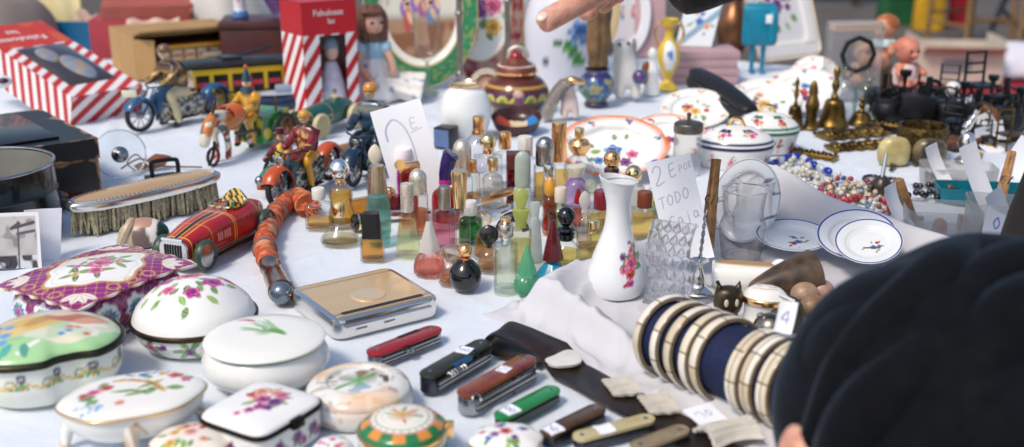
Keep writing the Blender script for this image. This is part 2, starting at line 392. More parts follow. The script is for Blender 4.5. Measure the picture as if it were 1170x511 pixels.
def table_fn(u, v):
    x = -1.75+3.4*u; f = far_y(x); k = v**1.3; y = .69+(f-.69)*np.clip((k-.03)/.94, 0, 1)
    z = wrinkle(x, y)
    z = np.where(k < .03, -.7*(1-k/.03), z); y = np.where(k < .03, .69-.02*(1-k/.03), y)
    z = np.where(k > .97, -.7*(k-.97)/.03, z); y = np.where(k > .97, f+.03*np.sin(x*40)*(k-.97)/.03, y)
    return x, y, z
tc_ = part('tablecloth', grid(420, 300, table_fn), cm, None, ang=180)
tag(tc_, 'big white cotton cloth spread over the whole market table', 'tablecloth')
# ---- the shallow box draped in cloth: a raised, rumpled rim round a sunken floor ----
bA = Vector((.028, 1.018)); bD = Vector(at(866, 216, .042)[:2]); bB = bA+(Vector(at(1180, 307, .042)[:2])-bD)*1.1; eu = bD-bA; ev = bB-bA
LU, LV = eu.length, ev.length
def box_fn(u, v):
    a = -.06+(LU+.12)*u; b = -.06+(LV+.12)*v
    rgh = vnoise(a, b, 22, 3); bend = .012*(vnoise(a, b, 9, 4)-.5)
    d = np.minimum(np.minimum(a, LU-a), np.minimum(b, LV-b))+bend
    far = a/LU
    rim = (.014+.036*sst(.65, .97, far)+.012*sst(.2, .02, b)*0+.02*sst(.13, .0, b))*(.85+.3*vnoise(a, b, 9, 6))
    inn = np.exp(-(np.maximum(d, 0)/(.022))**2); out = np.exp(-(np.minimum(d, 0)/.014)**2)
    fold = .0035*np.exp(-((((a*.6+b)*24+2*rgh) % 1-.5)/.13)**2)*sst(.35, .7, vnoise(a, b, 6, 8))
    z = np.where(d > 0, .003+rim*inn, rim*out+.003*out)+(.004*(rgh-.4)+fold*1.3)*np.where(d > .03, .25, 1)*sst(-.055, -.03, d)-.004*sst(-.035, -.05, d)
    du = eu/LU; dv = ev/LV
    return bA.x+du.x*a+dv.x*b, bA.y+du.y*a+dv.y*b, z
bc = pm('shade_grey_cotton', '#cbcbd0', .85, 0, .04, 30, .25, 500)  # white cotton greyed overall: the rim's shade is put into the colour
tag(part('box_cloth', grid(200, 150, box_fn), bc, ang=180), 'white cloth draped over a shallow box, rumpled along its rim', 'cloth')
# ================= the market behind =================
def chair(px, py, rz, label):
    t = thing('wooden_chair', label, 'chair', at(px, py, GZ), rz, 'chairs behind the stall'); wd = pm('chair_wood', '#8a6a44', .5, 0, .3, 8)
    for sx in (-1, 1):
        part('leg', tube([(sx*.2, -.2, 0), (sx*.19, -.19, .45)], .018), wd, t); part('leg', tube([(sx*.19, .2, 0), (sx*.18, .19, .5), (sx*.18, .25, .95)], .018), wd, t)
    part('seat', box(.42, .42, .035, (0, 0, .44), .01), pm('red_seat', '#8e1f2a', .7), t)
    part('stretcher', [tube([(-.2, -.2, .2), (.2, -.2, .2)], .012), tube([(-.19, .2, .22), (.19, .2, .22)], .012), tube([(-.2, -.2, .16), (-.19, .2, .16)], .012), tube([(.2, -.2, .16), (.19, .2, .16)], .012)], wd, t)
    for z in (.62, .76, .9): part('back_slat', mv(box(.35, .015, .06, b=.004), 0, .2+(z-.5)*.12, z), wd, t)
chair(1105, 52, R(20), 'wooden ladder-back chair with a red seat out behind the stall, the one farther in')
chair(1205, 62, R(-35), 'wooden ladder-back chair with a red seat cut off at the edge of the view')
def bag(px, py, wpx, h, name, label, cat, col, seed):
    s = ppm(px, py, GZ); wv = wpx/s; q = random.Random(seed)
    t = thing(name, label, cat, at(px, py, GZ))
    pr = [(.0, 0), (.42, .0), (.5, .06), (.48, .5), (.5, .9), (.47, 1)]
    part('bag_body', lathe([(r*wv, z*h) for r, z in sp(pr, 4)], 28, lambda a: (abs(math.cos(a))**4+abs(math.sin(a))**4)**-.25*(1+.04*math.sin(5*a+seed)), 1, .6), pm(name+'_cloth', col, .6, 0, .3, 6, .4, 12), t)
    for sy in (-1, 1): part('handle', tube([(-.2*wv, sy*.25*wv, h*.97), (-.12*wv, sy*.25*wv, h*1.2), (.12*wv, sy*.25*wv, h*1.2), (.2*wv, sy*.25*wv, h*.97)], .012), pm(name+'_cloth', col, .6, 0, .3, 6, .4, 12), t)
bag(1025, 27, 46, .42, 'green_bag', 'dark green shopping bag with a white stripe on the ground behind the stall', 'bag', '#0d5a30', 1)
bag(1060, 34, 34, .5, 'yellow_bag', 'yellow shopping bag on the ground beside the dark green bag', 'bag', '#d9a514', 2)
bag(1093, 30, 22, .45, 'red_bag', 'red shopping bag on the ground behind the chairs', 'bag', '#a81020', 3)
tag(part('carpet', shell(grid(30, 20, lambda u, v: (1.95+2.6*u+.2*v, 5.6+1.25*v, 0*u+GZ+.008+.006*np.sin(u*30)*v)), .006), pm('red_carpet', '#9a0f22', .9, 0, .35, 12, .4, 80)), 'red carpet laid on the ground beyond the ironwork table', 'carpet')
a = at(1085, 92, GZ); t = thing('carton', 'pale open cardboard carton standing on the red carpet', 'carton', a, R(-6)); t.location.z += .015
wl, dp, hh = .47, .36, .2; cb = pm('pale_cardboard', '#cdbfae', .85, 0, .15, 8)
part('carton_body', [box(wl, .006, hh, (0, -dp/2, 0)), box(wl, .006, hh, (0, dp/2, 0)), box(.006, dp-.008, hh*1.25, (-wl/2, 0, 0)), box(.006, dp-.008, hh*1.25, (wl/2, 0, 0)), box(wl, dp, .006)], cb, t)
part('flap', mv(box(wl*.95, .1, .004), 0, -dp/2-.04, hh*.95, R(-35)), cb, t); part('printed_panel', box(.16, .003, .08, (-.02, -dp/2-.004, .06)), pm('grey_print', '#8e8c90', .8), t)
t = thing('bundle', 'bundle of white cloth lying on the red carpet', 'bundle', at(1160, 86, GZ)); t.location.z += .01
part('cloth_heap', [mv(lathe(sp([(0, 0), (.26, .01), (.25, .09), (.12, .17), (0, .19)], 5), 40, lambda a: 1+.12*math.sin(5*a)+.06*math.sin(11*a+1)), 0, 0, 0)], pm('white_bundle', '#d9d8e2', .85, 0, .1, 9, .6, 16), t)
part('cloth_fold', mv(lathe(sp([(0, 0), (.15, .01), (.14, .06), (.06, .1), (0, .11)], 5), 30, lambda a: 1+.18*math.sin(4*a+2)), -.2, -.1, .02, 0, .2), pm('white_bundle', '#d9d8e2', .85, 0, .1, 9, .6, 16), t)
t = thing('stand', 'grey metal folding leg leaning beside the chair', 'stand', at(1125, 50, GZ))
part('pole', tube([(0, 0, 0), (.3, .1, .75)], .022), STEELD, t); part('brace', tube([(.1, .03, .25), (.32, .06, .05)], .014), STEELD, t)
if True:
    t = thing('trestle_table', 'dark trestle table far behind the stall, only its legs in view', 'table', at(975, 6, GZ))
    part('tabletop', box(1.6, .7, .04, (0, .2, .72)), pm('dark_board', '#3f3227', .6), t)
    for sx in (-.7, .0, .7): part('leg', box(.06, .05, .72, (sx, -.05, 0)), pm('dark_board', '#3f3227', .6), t)
# ================= people =================
def skin_mesh(name, verts, edges, mat, parent=None, sub=2, grow=1.0):
    me = bpy.data.meshes.new(name); me.from_pydata([v[0] for v in verts], edges, []); o = bpy.data.objects.new(name, me); COL.objects.link(o)
    o.modifiers.new('skin', 'SKIN'); me.skin_vertices[0].data[0].use_root = True
    for i, v in enumerate(verts):
        r = v[1]; r = tuple(q*grow for q in r) if hasattr(r, '__len__') else r*grow; me.skin_vertices[0].data[i].radius = r if hasattr(r, '__len__') else (r, r)
    s = o.modifiers.new('sub', 'SUBSURF'); s.levels = s.render_levels = sub
    dg = bpy.context.evaluated_depsgraph_get(); m2 = bpy.data.meshes.new_from_object(o.evaluated_get(dg)); COL.objects.unlink(o); bpy.data.objects.remove(o)
    m2.materials.clear(); m2.materials.append(mat); m2.polygons.foreach_set('use_smooth', [True]*len(m2.polygons))
    m2.name = name; ob = bpy.data.objects.new(name, m2); COL.objects.link(ob)
    if parent: ob.parent = parent
    return ob
SKIN = pm('skin', '#dca690', .5, 0, .16, 150, .7, 420, sub=.15, dark='#cb8c76')
def pt(px, py, s): u = px-585; v = py-255.5; return Vector((u/s, (FPX*math.cos(PITCH)-v*math.sin(PITCH))/s, CH-(FPX*math.sin(PITCH)+v*math.cos(PITCH))/s))
# the shopper whose arm reaches over the table
org = Vector((.651, .92, GZ)); ta = thing('person', 'person in a black coat reaching over the table, pointing finger stretched down', 'person', org)
def rel(p): return p-org
V = []; E_ = []
def chain(pts, start=None):
    k = start
    for p, r in pts:
        V.append((rel(p), r)); n = len(V)-1
        if k is not None: E_.append((k, n))
        k = n
    return k
wr = pt(774, -32, 1235)
chain([(wr, (.03, .022))]); chain([(pt(740, -34, 1245), (.036, .02))], 0); palm = 1
i_ = chain([(pt(716, -36, 1255), .0135), (pt(690, -13, 1270), .0118), (pt(664, 2, 1285), .0112), (pt(640, 15, 1298), .0108), (pt(623, 25, 1305), .0105), (pt(618, 27.5, 1308), .0095)], palm)
chain([(pt(722, -30, 1215), .0125), (pt(690, -8, 1200), .011), (pt(672, 8, 1205), .0102), (pt(668, 15, 1230), .008), (pt(680, 14, 1245), .006)], palm)
chain([(pt(730, -28, 1185), .0118), (pt(702, -8, 1170), .0105), (pt(686, 4, 1172), .0098), (pt(692, 8, 1195), .007)], palm)
chain([(pt(738, -28, 1160), .0105), (pt(716, -14, 1148), .0092), (pt(704, -6, 1150), .0085), (pt(708, -2, 1165), .006)], palm)
chain([(pt(748, -62, 1275), .014), (pt(722, -66, 1300), .0115), (pt(698, -60, 1312), .0105), (pt(680, -48, 1316), .008)], 0)
el = pt(985, -132, 1230); shd = Vector((.6, .86, .56))
chain([(wr.lerp(el, .25), .031), (el, .042), (shd, .055)], 0)
skin_mesh('body', V, E_, SKIN, ta, grow=1.05)
tp_ = pt(621, 25, 1306); dn_ = (Vector((0, 0, CH))-tp_).normalized(); nn_ = (dn_+Vector((-.2, 0, .75))).normalized(); fd_ = (pt(617, 28, 1308)-pt(640, 15, 1298)).normalized(); xx_ = (fd_-nn_*fd_.dot(nn_)).normalized(); yy_ = nn_.cross(xx_)
part('fingernail', xf(ell(.0058, .0046, .0016), Matrix(((xx_.x, yy_.x, nn_.x, 0), (xx_.y, yy_.y, nn_.y, 0), (xx_.z, yy_.z, nn_.z, 0), (0, 0, 0, 1)))), pm('fingernail', '#ecc8ba', .2), ta).location = rel(tp_+nn_*.0086)
CO = pm('black_coat', '#0c0c10', .75, 0, .3, 60, .4, 220)
cf = pt(752, -34, 1238)
skin_mesh('sleeve', [(rel(cf), .056), (rel(cf.lerp(el, .1)), .056), (rel(cf.lerp(el, .5)), .06), (rel(el), .07), (rel(el.lerp(shd, .5)), .078), (rel(shd), .09)], [(i, i+1) for i in range(5)], CO, ta)
part('coat', lathe(sp([(0, 1.42), (.1, 1.4), (.17, 1.28), (.165, 1.05), (.205, .84), (.22, .6), (.215, .2), (.16, 0), (0, 0)], 5), 48, lambda a: 1+.02*math.sin(7*a), 1.0, .8), pm('brown_black_coat', '#1d1614', .8, 0, .3, 20, .4, 120), ta)
part('head', mv(lathe(sp([(0, -.12), (.05, -.11), (.07, -.04), (.078, .03), (.06, .09), (0, .115)], 5), 24, None, .9, 1.1), 0, .02, 1.6), SKIN, ta); part('neck', lathe([(.055, 1.36), (.05, 1.5)], 20), SKIN, ta)
part('hair', mv(lathe(sp([(.083, .0), (.083, .05), (.062, .1), (0, .125)], 5), 24, None, .95, 1.1), 0, .035, 1.6), BLACKP, ta)
# the bystander in the knitted cap, bent low beside the camera
hc = pt(1106, 482, 1790)
tb = thing('person', 'person in a dark navy cap bending low at the near corner of the table', 'person', (hc.x+.05, hc.y-.08, GZ))
def relb(p): return p-tb.location
hm = Matrix.Translation(relb(hc)) @ Matrix.Rotation(R(-14), 4, 'Y') @ Matrix.Rotation(R(8), 4, 'X')
def hat_fn(u, v):
    a = 2*PI*u; ph = (v*1.28)*PI/2-.45; r = .113
    x = r*np.cos(ph)*np.cos(a)*1.02; y = r*np.cos(ph)*np.sin(a)*1.08; z = r*np.sin(ph)*1.0
    q = x*.55+y*.25+z*1.0+.018*np.sin(a*2+ph*2); q2 = np.hypot(x-.075+.2*y, z+.07)*5.2+.22*vnoise(x+y, z, 9, 2); fr_ = q2 % .26/.26; f = .003*(sst(0, .16, fr_)*(1-.75*fr_)-.4)+.0055*np.sin((x-.7*z+.4*y)*48+1)
    k = 1+(f+.004*(vnoise(a*.02+x, z, 30, 4)-.5))/r*sst(0, .1, v)
    return x*k, y*k, z*k
hat_n = pm('navy_knit', '#070a10', .9, 0, .45, 40, .7, 420)
hat_n.node_tree.nodes['Principled BSDF'].inputs['Specular IOR Level'].default_value = .15; hb_ = hat_n.node_tree.nodes['Principled BSDF'].inputs; hb_['Sheen Weight'].default_value = .28; hb_['Sheen Roughness'].default_value = .35; hb_['Sheen Tint'].default_value = (.3, .42, .6, 1)
part('cap', xf(grid(150, 80, hat_fn), hm), hat_n, tb, ang=180)
ca_ = Vector((.42, -.6, -.26)).normalized(); cb_ = ca_.orthogonal().normalized(); cc_ = ca_.cross(cb_)
for th_, rr_ in ((22, .013), (36, .0155), (51, .018), (67, .02), (84, .021), (101, .0195), (117, .018)):
    th_ = R(th_); ring_ = [((ca_*math.cos(th_+.05*math.sin(a_*.5+th_*5))+(cb_*math.cos(a_*PI/30)+cc_*math.sin(a_*PI/30))*math.sin(th_+.05*math.sin(a_*.5+th_*5)))*.1025) for a_ in range(60)]
    ring_ = [p_ for p_ in ring_]; part('cap_fold', xf(tube([(p_.x*1.02, p_.y*1.06, max(p_.z, -.05)) for p_ in ring_], [rr_*(1+.22*math.sin(i_*.37+th_*9)) for i_ in range(60)], 14, True), hm), hat_n, tb, ang=180)
part('cap_band', xf(tube([(.112*math.cos(a_*PI/20)*.95, .112*math.sin(a_*PI/20)*1.0, -.048) for a_ in range(40)], .009, 10, True), hm), hat_n, tb, ang=180)
V = [(relb(hc)+Vector((0, 0, -.03)), (.09, .092)), (relb(hc)+Vector((-.005, .01, -.09)), (.075, .08)), (relb(hc)+Vector((.0, -.03, -.16)), .055), (relb(hc)+Vector((.02, -.07, -.24)), (.1, .08)), (Vector((0, -.05, .3)), (.15, .11)), (Vector((0, -.02, .1)), (.16, .14))]
skin_mesh('body', V, [(i, i+1) for i in range(5)], SKIN, tb)
part('ear', mv(ell(.014, .024, .03), *relb(pt(914, 534, 1830))), SKIN, tb)
part('jacket', lathe(sp([(.075, .56), (.2, .48), (.24, .3), (.23, .1), (.2, 0)], 6), 40, None, 1, .7), CO, tb)
# ================= china boxes in the near corner =================
BRN = pm('brown_brass_rim', '#4a3c2c', .35, .9, .3, 80, .1, 300)
def along(x, y, ax, ay): return np.where(np.abs(y/ay) > np.abs(x/ax), x, y)
# ---- purple box with a scalloped lid ----
LX, LY = .127, .158
t = thing('china_box', 'purple and gold china box with roses in a white cartouche on its scalloped lid', 'box', (-.406, 1.004, .001), R(-31)); t.scale = (.95,)*3
def lidf(u, v):
    a = 2*u-1; b = 2*v-1
    ex = 1+.02*np.cos(b*PI*5)*np.abs(a)**6-.035*(1-b*b)*np.abs(a)**4; ey = 1+.02*np.cos(a*PI*5)*np.abs(b)**6-.035*(1-a*a)*np.abs(b)**4
    x = a*LX/2*ex; y = b*LY/2*ey; m = (np.abs(a)**2.6+np.abs(b)**2.6)**(1/2.6)
    return x, y, .047+.0145*np.clip(1-m/1.25, 0, 1)**.8+.003*np.clip(m-.9, 0, 1)
def lidp(x, y, z):
    p = Pt(x, y, '#8d2372', .0006); p.mottle(.35, 60, '#a53a88', 3)
    for q in (x+y, x-y): p.band(((q/.014) % 1-.5)*.014, -.0004, .0004, '#c79a4a')
    p.band(np.hypot(((x+y)/.014 % 1-.5), ((x-y)/.014 % 1-.5))*.014, -1, .0011, '#e3c070')
    a = np.abs(x)/(LX/2); b = np.abs(y)/(LY/2)
    th = np.arctan2(y/LY, x/LX); rr = np.hypot(x/(LX*.34), y/(LY*.33))/(1+.09*np.cos(4*th)+.06*np.cos(8*th+.6))
    p.mix(1-sst(1.04, 1.07, rr), '#c99b46'); p.mix(1-sst(.97, 1.0, rr), '#f1efec')
    p.mix((1-sst(.0, .02, np.abs(rr-.86)))*.6, '#d7b778')
    for sx in (-1, 1):
        for sy in (-1, 1):
            cx, cy = sx*LX*.37, sy*LY*.38; ang = math.atan2(sy, sx)
            for d in (-.9, -.3, .3, .9): p.leaf(cx-.012*math.cos(ang), cy-.012*math.sin(ang), .022, .0045, ang+d, '#efe6dc', '#c79a4a')
        for k in (-1, 0, 1):
            p.ring(sx*LX*.405, k*.022, .006, .0016, '#d3a854'); p.ring(k*.02, sx*LY*.42, .006, .0016, '#d3a854')
    for i, (dx, dy) in enumerate(((-.012, .018), (.012, .02), (.016, -.012), (-.014, -.014), (0, .034), (.002, -.032))):
        for k in range(4): p.leaf(dx*.8, dy*.8, .019, .0034, i*1.1+k*1.7, ('#5d7f46', '#8a9a5a')[k % 2], '#b8c490')
    for dx, dy, r, c in ((0, .004, .014, PINK), (-.011, .019, .0085, PINK), (.013, -.011, .009, PINK), (.008, .021, .006, PEACH), (-.013, -.012, .007, PINK), (.002, -.028, .005, YEL)): p.rose(dx, dy, r, *c, dx*200)
    e = np.maximum(a, b); p.mix(sst(.955, .965, e), '#c9a060'); p.mix(sst(.972, .98, e), '#f0e8e4'); return p.C
part('lid', shell(grid(170, 200, lidf), .0028), CHINA, t, lidp)
def basep(x, y, z):
    q = along(x, y, LX, LY); p = Pt(q, z-.024, '#7c2168', .0007); p.mottle(.4, 50, '#93347c', 5)
    for g in (q+z, q-z): p.band(((g/.011) % 1-.5)*.011, -.0003, .0003, '#b98d48')
    for k in (-.036, .0, .036):
        th = np.arctan2(p.y, q-k); rr = np.hypot((q-k), p.y*.9)/(.0135*(1+.1*np.cos(8*th)))
        p.mix(1-sst(.96, 1.04, rr), '#e8e6e8')
        for i in range(6): p.leaf(k, 0, .011, .0026, i*1.05, ('#4a8a6a', '#3f79a8')[i % 2]); p.disc(k+.008*math.cos(i*1.05+.5), .008*math.sin(i*1.05+.5), .0022, ('#3f6ab0', '#58a090')[i % 2])
        p.rose(k, 0, .0055, *(MAG if k else BLUE))
    p.band(z, .0, .004, '#d9c4b0'); return p.C
part('body', lathe([(0, .002)]+sp([(.8, 0), (.83, .004), (.94, .02), (.9, .036), (.8, .047)], 8), 220, sq(9), LX/2*.95, LY/2*.95), CHINA, t, basep)
sticker(t, .02, (.024, .006, .0632), R(35), '6', h=.6)
# ---- round box with roses and a brass hinge ----
c = at(225, 389); t = thing('china_box', 'round domed china box painted with pink roses, brown metal rim', 'box', c, 0)
def rosesp(seed, R0):
    def f(x, y, z):
        p = Pt(x, y, '#eeede8')
        q = random.Random(seed)
        for i in range(26):
            a = i*2.4; d = R0*(.1+.62*(i/26)); p.leaf(d*math.cos(a), d*math.sin(a)-.004, .012, .0032, a+q.uniform(-1.2, 1.2), q.choice(('#6f9a4c', '#8cb266', '#567f3c')), '#c4d6a0')
        for dx, dy, r, cc in ((-.006, .014, .012, PINK), (.02, .0, .0088, MAG), (-.026, .004, .0088, MAG), (.007, -.023, .007, MAG), (.03, .018, .006, PINK), (-.016, -.018, .006, PINK), (-.03, .024, .007, MAG), (.01, .036, .008, PINK)): p.rose(dx, dy, r*1.3, *cc, dx*300)
        return p.C
    return f
part('lid', lathe([(0, .0625)]+sp([(.004, .0624), (.03, .056), (.05, .04), (.0568, .027)], 18)+[(.0555, .0265)], 180), CHINA, t, rosesp(3, .054))
def bandp(seed, R0, cols, base='#ecebe6', zc=.013, hh=.011, n=9):
    def f(x, y, z):
        p = Pt(np.arctan2(y, x)*R0, z-zc, base); q = random.Random(seed)
        for i in range(n):
            u = (-PI+2*PI*(i+.5)/n)*R0
            for k in range(5): p.leaf(u, 0, hh*1.4, hh*.25, k*1.26+q.uniform(0, 1), q.choice(('#5a8a4c', '#7ca462')), '#b9cf98')
            p.rose(u, q.uniform(-.2, .2)*hh, hh*q.uniform(.45, .65), *cols[i % len(cols)], i); p.rose(u+hh*1.2, q.uniform(-.4, .4)*hh, hh*.35, *cols[(i+1) % len(cols)], i+2)
        return p.C
    return f
part('body', lathe([(0, .0)]+sp([(.042, 0), (.046, .003), (.0545, .014), (.0556, .0225)], 8), 200), CHINA, t, bandp(4, .05, (MAG, PINK, PURP)))
part('hinge_rim', [lathe(sp([(.0557, .0222), (.0585, .0226), (.0588, .0265), (.0568, .0275)], 3), 90)], BRN, t)
sticker(t, .016, (.031, -.02, .0515), R(-25), '2')
# ---- heart-lobed box with a painted scene ----
c = at(60, 440); t = thing('china_box', 'lobed china box painted with figures on a meadow, dark metal rim', 'box', c, R(12))
hrf = lambda a: 1+.05*math.cos(3*a+.9)+.035*math.cos(2*a-.4)-.13*math.exp(-((math.cos(a+1.05)-1)/.045)**2)
def meadow(x, y, z):
    p = Pt(x, y, '#d9dcc4', .0015); p.mottle(.8, 30, '#e9dfc0', 2); p.mottle(.6, 45, '#bcd6b8', 7)
    p.band(y+.012*np.sin(x*60)-.25*x, -.1, -.026, '#a9d39a'); p.mottle(.35, 70, '#7fb87a', 4, .6, .8); p.band(y-.3*x+.006*np.sin(x*90), .03, .1, '#c9d4e0')
    p.ell(-.012, .006, .028, .017, .35, '#dcb75c', .25); p.ell(-.005, .012, .016, .008, .9, '#c4923c', .3); p.ell(-.026, -.01, .013, .01, .2, '#e5c777', .3)
    p.ell(.024, .014, .026, .011, -.25, '#b9673e', .25); p.ell(.034, .006, .012, .008, .4, '#d79a78', .3); p.ell(.012, .028, .012, .008, .3, '#e8c4a8', .3); p.ell(-.03, .03, .02, .008, .25, '#d8b6a4', .3)
    p.disc(.018, .031, .006, '#e6bda2'); p.disc(-.02, .026, .006, '#e3b796'); p.ell(.021, .036, .006, .004, 0, '#6a4426', .3)
    for i in range(14): p.disc(-.038+.012*math.sin(i*2.1), -.012+.016*math.cos(i*1.7), .0042, ('#3f7cc4', '#6aa3d8', '#2b5a9c')[i % 3], .0015)
    for i in range(9): p.disc(.03+.014*math.sin(i*1.9), -.012+.008*math.cos(i*2.7), .0028, ('#4f8ac8', '#e8e6d8', '#d66a5a')[i % 3], .001)
    p.line([(.0, -.03), (-.012, -.044)], .004, '#f0eee6'); p.line([(.022, .0), (.044, -.012)], .0035, '#f0d8c8'); p.line([(.03, -.004), (.05, -.002)], .0025, '#efe4dc')
    p.leaf(-.02, -.03, .02, .004, -1.9, '#57b0a0'); p.leaf(-.01, -.032, .018, .004, -1.4, '#5aa08a'); return p.C
part('lid', lathe([(0, .0575)]+sp([(.004, .0574), (.035, .0545), (.052, .0492), (.0575, .0445)], 16), 170, hrf), CHINA, t, meadow)
part('hinge_rim', [lathe(sp([(.057, .039), (.0605, .0395), (.061, .0435), (.0578, .0455)], 3), 120, hrf)], pm('dark_green_brass_rim', '#3a3a2c', .35, .8, .35, 80, .2, 300), t)
def garland(x, y, z):
    th = np.arctan2(y, x); p = Pt(th*.055, z, '#e9e9df', .0007); p.mottle(.5, 40, '#e4e6c8', 6)
    for i in range(12):
        u = -.17+i*.029; pts = [(u+k*.0029-.0145, .031-.008*math.sin(k/10*PI)) for k in range(11)]
        p.line(pts, .0022, '#d9b24a'); p.disc(u-.0145, .032, .0038, '#2e4c94'); p.disc(u-.0145, .032, .0016, '#e8c860'); p.ring(u+.006, .026, .004, .0012, '#6f8a5a')
        for k in range(3): p.leaf(u-.0145, .028, .008, .0018, -PI/2+(k-1)*.6, ('#5f9a6a', '#c89a3a')[k % 2])
    return p.C
part('body', lathe([(0, 0)]+sp([(.044, 0), (.048, .003), (.056, .018), (.057, .039)], 10), 200, hrf), CHINA, t, garland)
sticker(t, .019, (.012, -.012, .0598), R(-2), '3', h=.65)
# ---- oval footed box ----
c = at(157, 498); t = thing('china_box', 'oval footed china box with garden flowers and a gilt wavy edge', 'box', c, R(21)); t.scale = (.82,)*3
orf = lambda a: 1+.022*math.cos(6*a)+.018*math.cos(2*a)
def gardenp(x, y, z):
    p = Pt(x, y, '#edebe4', .0007)
    for sx, sy, L, W, a, col in ((-.048, -.006, .016, .006, .2, '#4d7a3e'), (-.042, -.016, .013, .005, .3, '#6c944c'), (-.02, .0, .03, .003, -.2, '#7d8f3c'), (.004, -.002, .03, .0035, .5, '#8a9440'), (-.008, -.012, .034, .003, .15, '#5d8442'), (.01, -.016, .02, .004, .9, '#57803e'), (.03, -.006, .018, .005, -.3, '#6a8f4e'), (.046, .008, .014, .005, .5, '#557f44'), (-.03, .012, .016, .004, .9, '#6b9450'), (.02, .018, .016, .004, 2.2, '#6b9450')): p.leaf(sx, sy, L, W, a, col, '#c0cc90')
    p.line(sp([(.028, -.012), (.018, .008), (-.002, .022), (-.014, .024)], 6), .0055, '#d3a35a'); p.line(sp([(.026, -.008), (.016, .01), (0, .022)], 6), .0015, '#8f6428')
    for dx, dy, r, cc in ((-.034, .006, .008, PINK), (-.022, .011, .0075, RED), (-.043, .002, .006, RED), (.042, .02, .009, RED), (.03, .028, .006, YEL), (.012, .03, .006, BLUE), (.05, .006, .006, PINK), (-.012, -.024, .006, PEACH)): p.rose(dx, dy, r, *cc, dx*99)
    for i in range(16): p.disc(-.04+.03*math.sin(i*2.3)*.4-.0, -.026+.006*math.cos(i*1.9), .0022, ('#7aa6d0', '#b8cfe4')[i % 2]); p.disc(.016+.02*math.sin(i*1.3), .034+.004*math.cos(i*3), .002, ('#6f9ac8', '#3f6eb0', '#e0b860')[i % 3])
    return p.C
part('lid', lathe([(0, .0505)]+sp([(.05, .0503), (.7, .0487), (.93, .046), (1.0, .0425)], 16)+[(.97, .0415)], 200, orf, .0655, .049), CHINA, t, gardenp)
part('gilt_rim', lathe(sp([(.985, .0405), (1.012, .0408), (1.015, .0425), (.99, .0432)], 3), 120, orf, .0655, .049), GOLD, t)
def ribbon(x, y, z):
    p = Pt(np.arctan2(y, x)*.06, z, '#e8e9e6', .0006)
    for u in (-.0942, 0.0, .0942, .188, -.188):
        for k in (-1, 0, 1): p.line([(u, .036), (u+k*.012, .022)], .0028, '#c79a6a')
    return p.C
part('body', lathe([(0, .012)]+sp([(.55, .012), (.78, .015), (.93, .028), (.965, .0405)], 10), 200, orf, .0655, .049), CHINA, t, ribbon)
for a in (-95, -5, 85, 175):
    a = R(a); x, y = .0655*.8*math.cos(a), .049*.8*math.sin(a)
    part('leg', [tube([(x, y, .03), (x*1.17, y*1.17, .016), (x*1.2, y*1.2, .004), (x*1.27, y*1.27, 0)], [.008, .006, .004, .005], 10)], CHINA, t, lambda x, y, z: Pt(x, z, '#e8e9e6').band(np.sin(x*900+y*700)*.004, .0015, .01, '#c9a27a').C)
sticker(t, .016, (.014, -.022, .0522), R(-10), '4')
# ---- white round pot with green line ----
c = at(306, 433); t = thing('china_pot', 'plain white lidded china pot with a thin green line and a sprig on its lid', 'pot', c, 0)
part('body', lathe([(0, 0)]+sp([(.036, 0), (.04, .002), (.0525, .013), (.0545, .022), (.051, .031), (.0478, .035)], 8), 120), WHITEC, t)
def sprig(x, y, z):
    p = Pt(x, y, '#ecebe4', .0005); q = random.Random(9)
    for i in range(26):
        a = 2.55+(i/26-.5)*.75; p.line([(.017, -.004), (.017+.044*math.cos(a)*q.uniform(.7, 1), -.004+.044*math.sin(a)*q.uniform(.7, 1))], .0009, q.choice(('#5f9a4a', '#86b46a', '#a8c48a')), .75)
    p.leaf(.02, -.006, .02, .004, 2.4, '#6aa04e'); p.ell(-.024, .03, .008, .003, -.3, '#d98a8e', .4); p.ell(-.018, .027, .005, .002, -.3, '#c4546a', .4)
    d = np.hypot(x, y); p.band(d, .0488, .0499, '#dfe6da'); return p.C
part('lid', lathe([(0, .0452)]+sp([(.01, .0451), (.035, .0436), (.0475, .0412), (.0518, .0395), (.0515, .0375)], 12)+[(.047, .0365)], 170), CHINA, t, sprig)
part('green_line', lathe([(.0479, .0348), (.0488, .0352), (.0488, .0366), (.0476, .0368)], 90), pm('green_glaze', '#3f7a3c', .2), t)
sticker(t, .015, (.017, -.018, .0458), R(20), '2')
# ---- square box with purple flowers ----
c = at(302, 506); t = thing('china_box', 'square white china box with a bunch of purple flowers, dark metal rim', 'box', c, R(-31))
sx, sy = .034, .037
def violet(x, y, z):
    p = Pt(x, y, '#eeedea', .0006)
    for i in range(12): p.leaf(-.004+.01*math.cos(i*1.3), .008+.008*math.sin(i*1.9), .014, .003, i*.7, ('#a4a878', '#8a9a68', '#c7bca4')[i % 3])
    for dx, dy, r, cc in ((-.012, .014, .0085, PEACH), (.0, .018, .007, PEACH), (-.002, .004, .008, MAG), (.009, .006, .0075, PURP), (.006, .017, .007, PINK), (-.01, .004, .005, PEACH), (.004, -.006, .006, MAG), (.001, -.014, .0048, MAG), (.011, -.004, .005, PURP), (-.004, -.022, .0032, PINK), (-.016, .006, .005, RED)): p.rose(dx, dy, r, *cc, dx*250)
    return p.C
part('lid', lathe([(0, .0355)]+sp([(.05, .0355), (.6, .0347), (.92, .0325), (1.0, .0295)], 14), 200, sq(6), sx, sy), CHINA, t, violet)
part('hinge_rim', [lathe(sp([(.99, .0255), (1.035, .0258), (1.04, .029), (1.0, .0298)], 3), 120, sq(6), sx, sy), box(.006, .012, .008, (sx*1.06, 0, .0235), .001)], pm('black_metal_rim', '#26241f', .35, .8, .3), t)
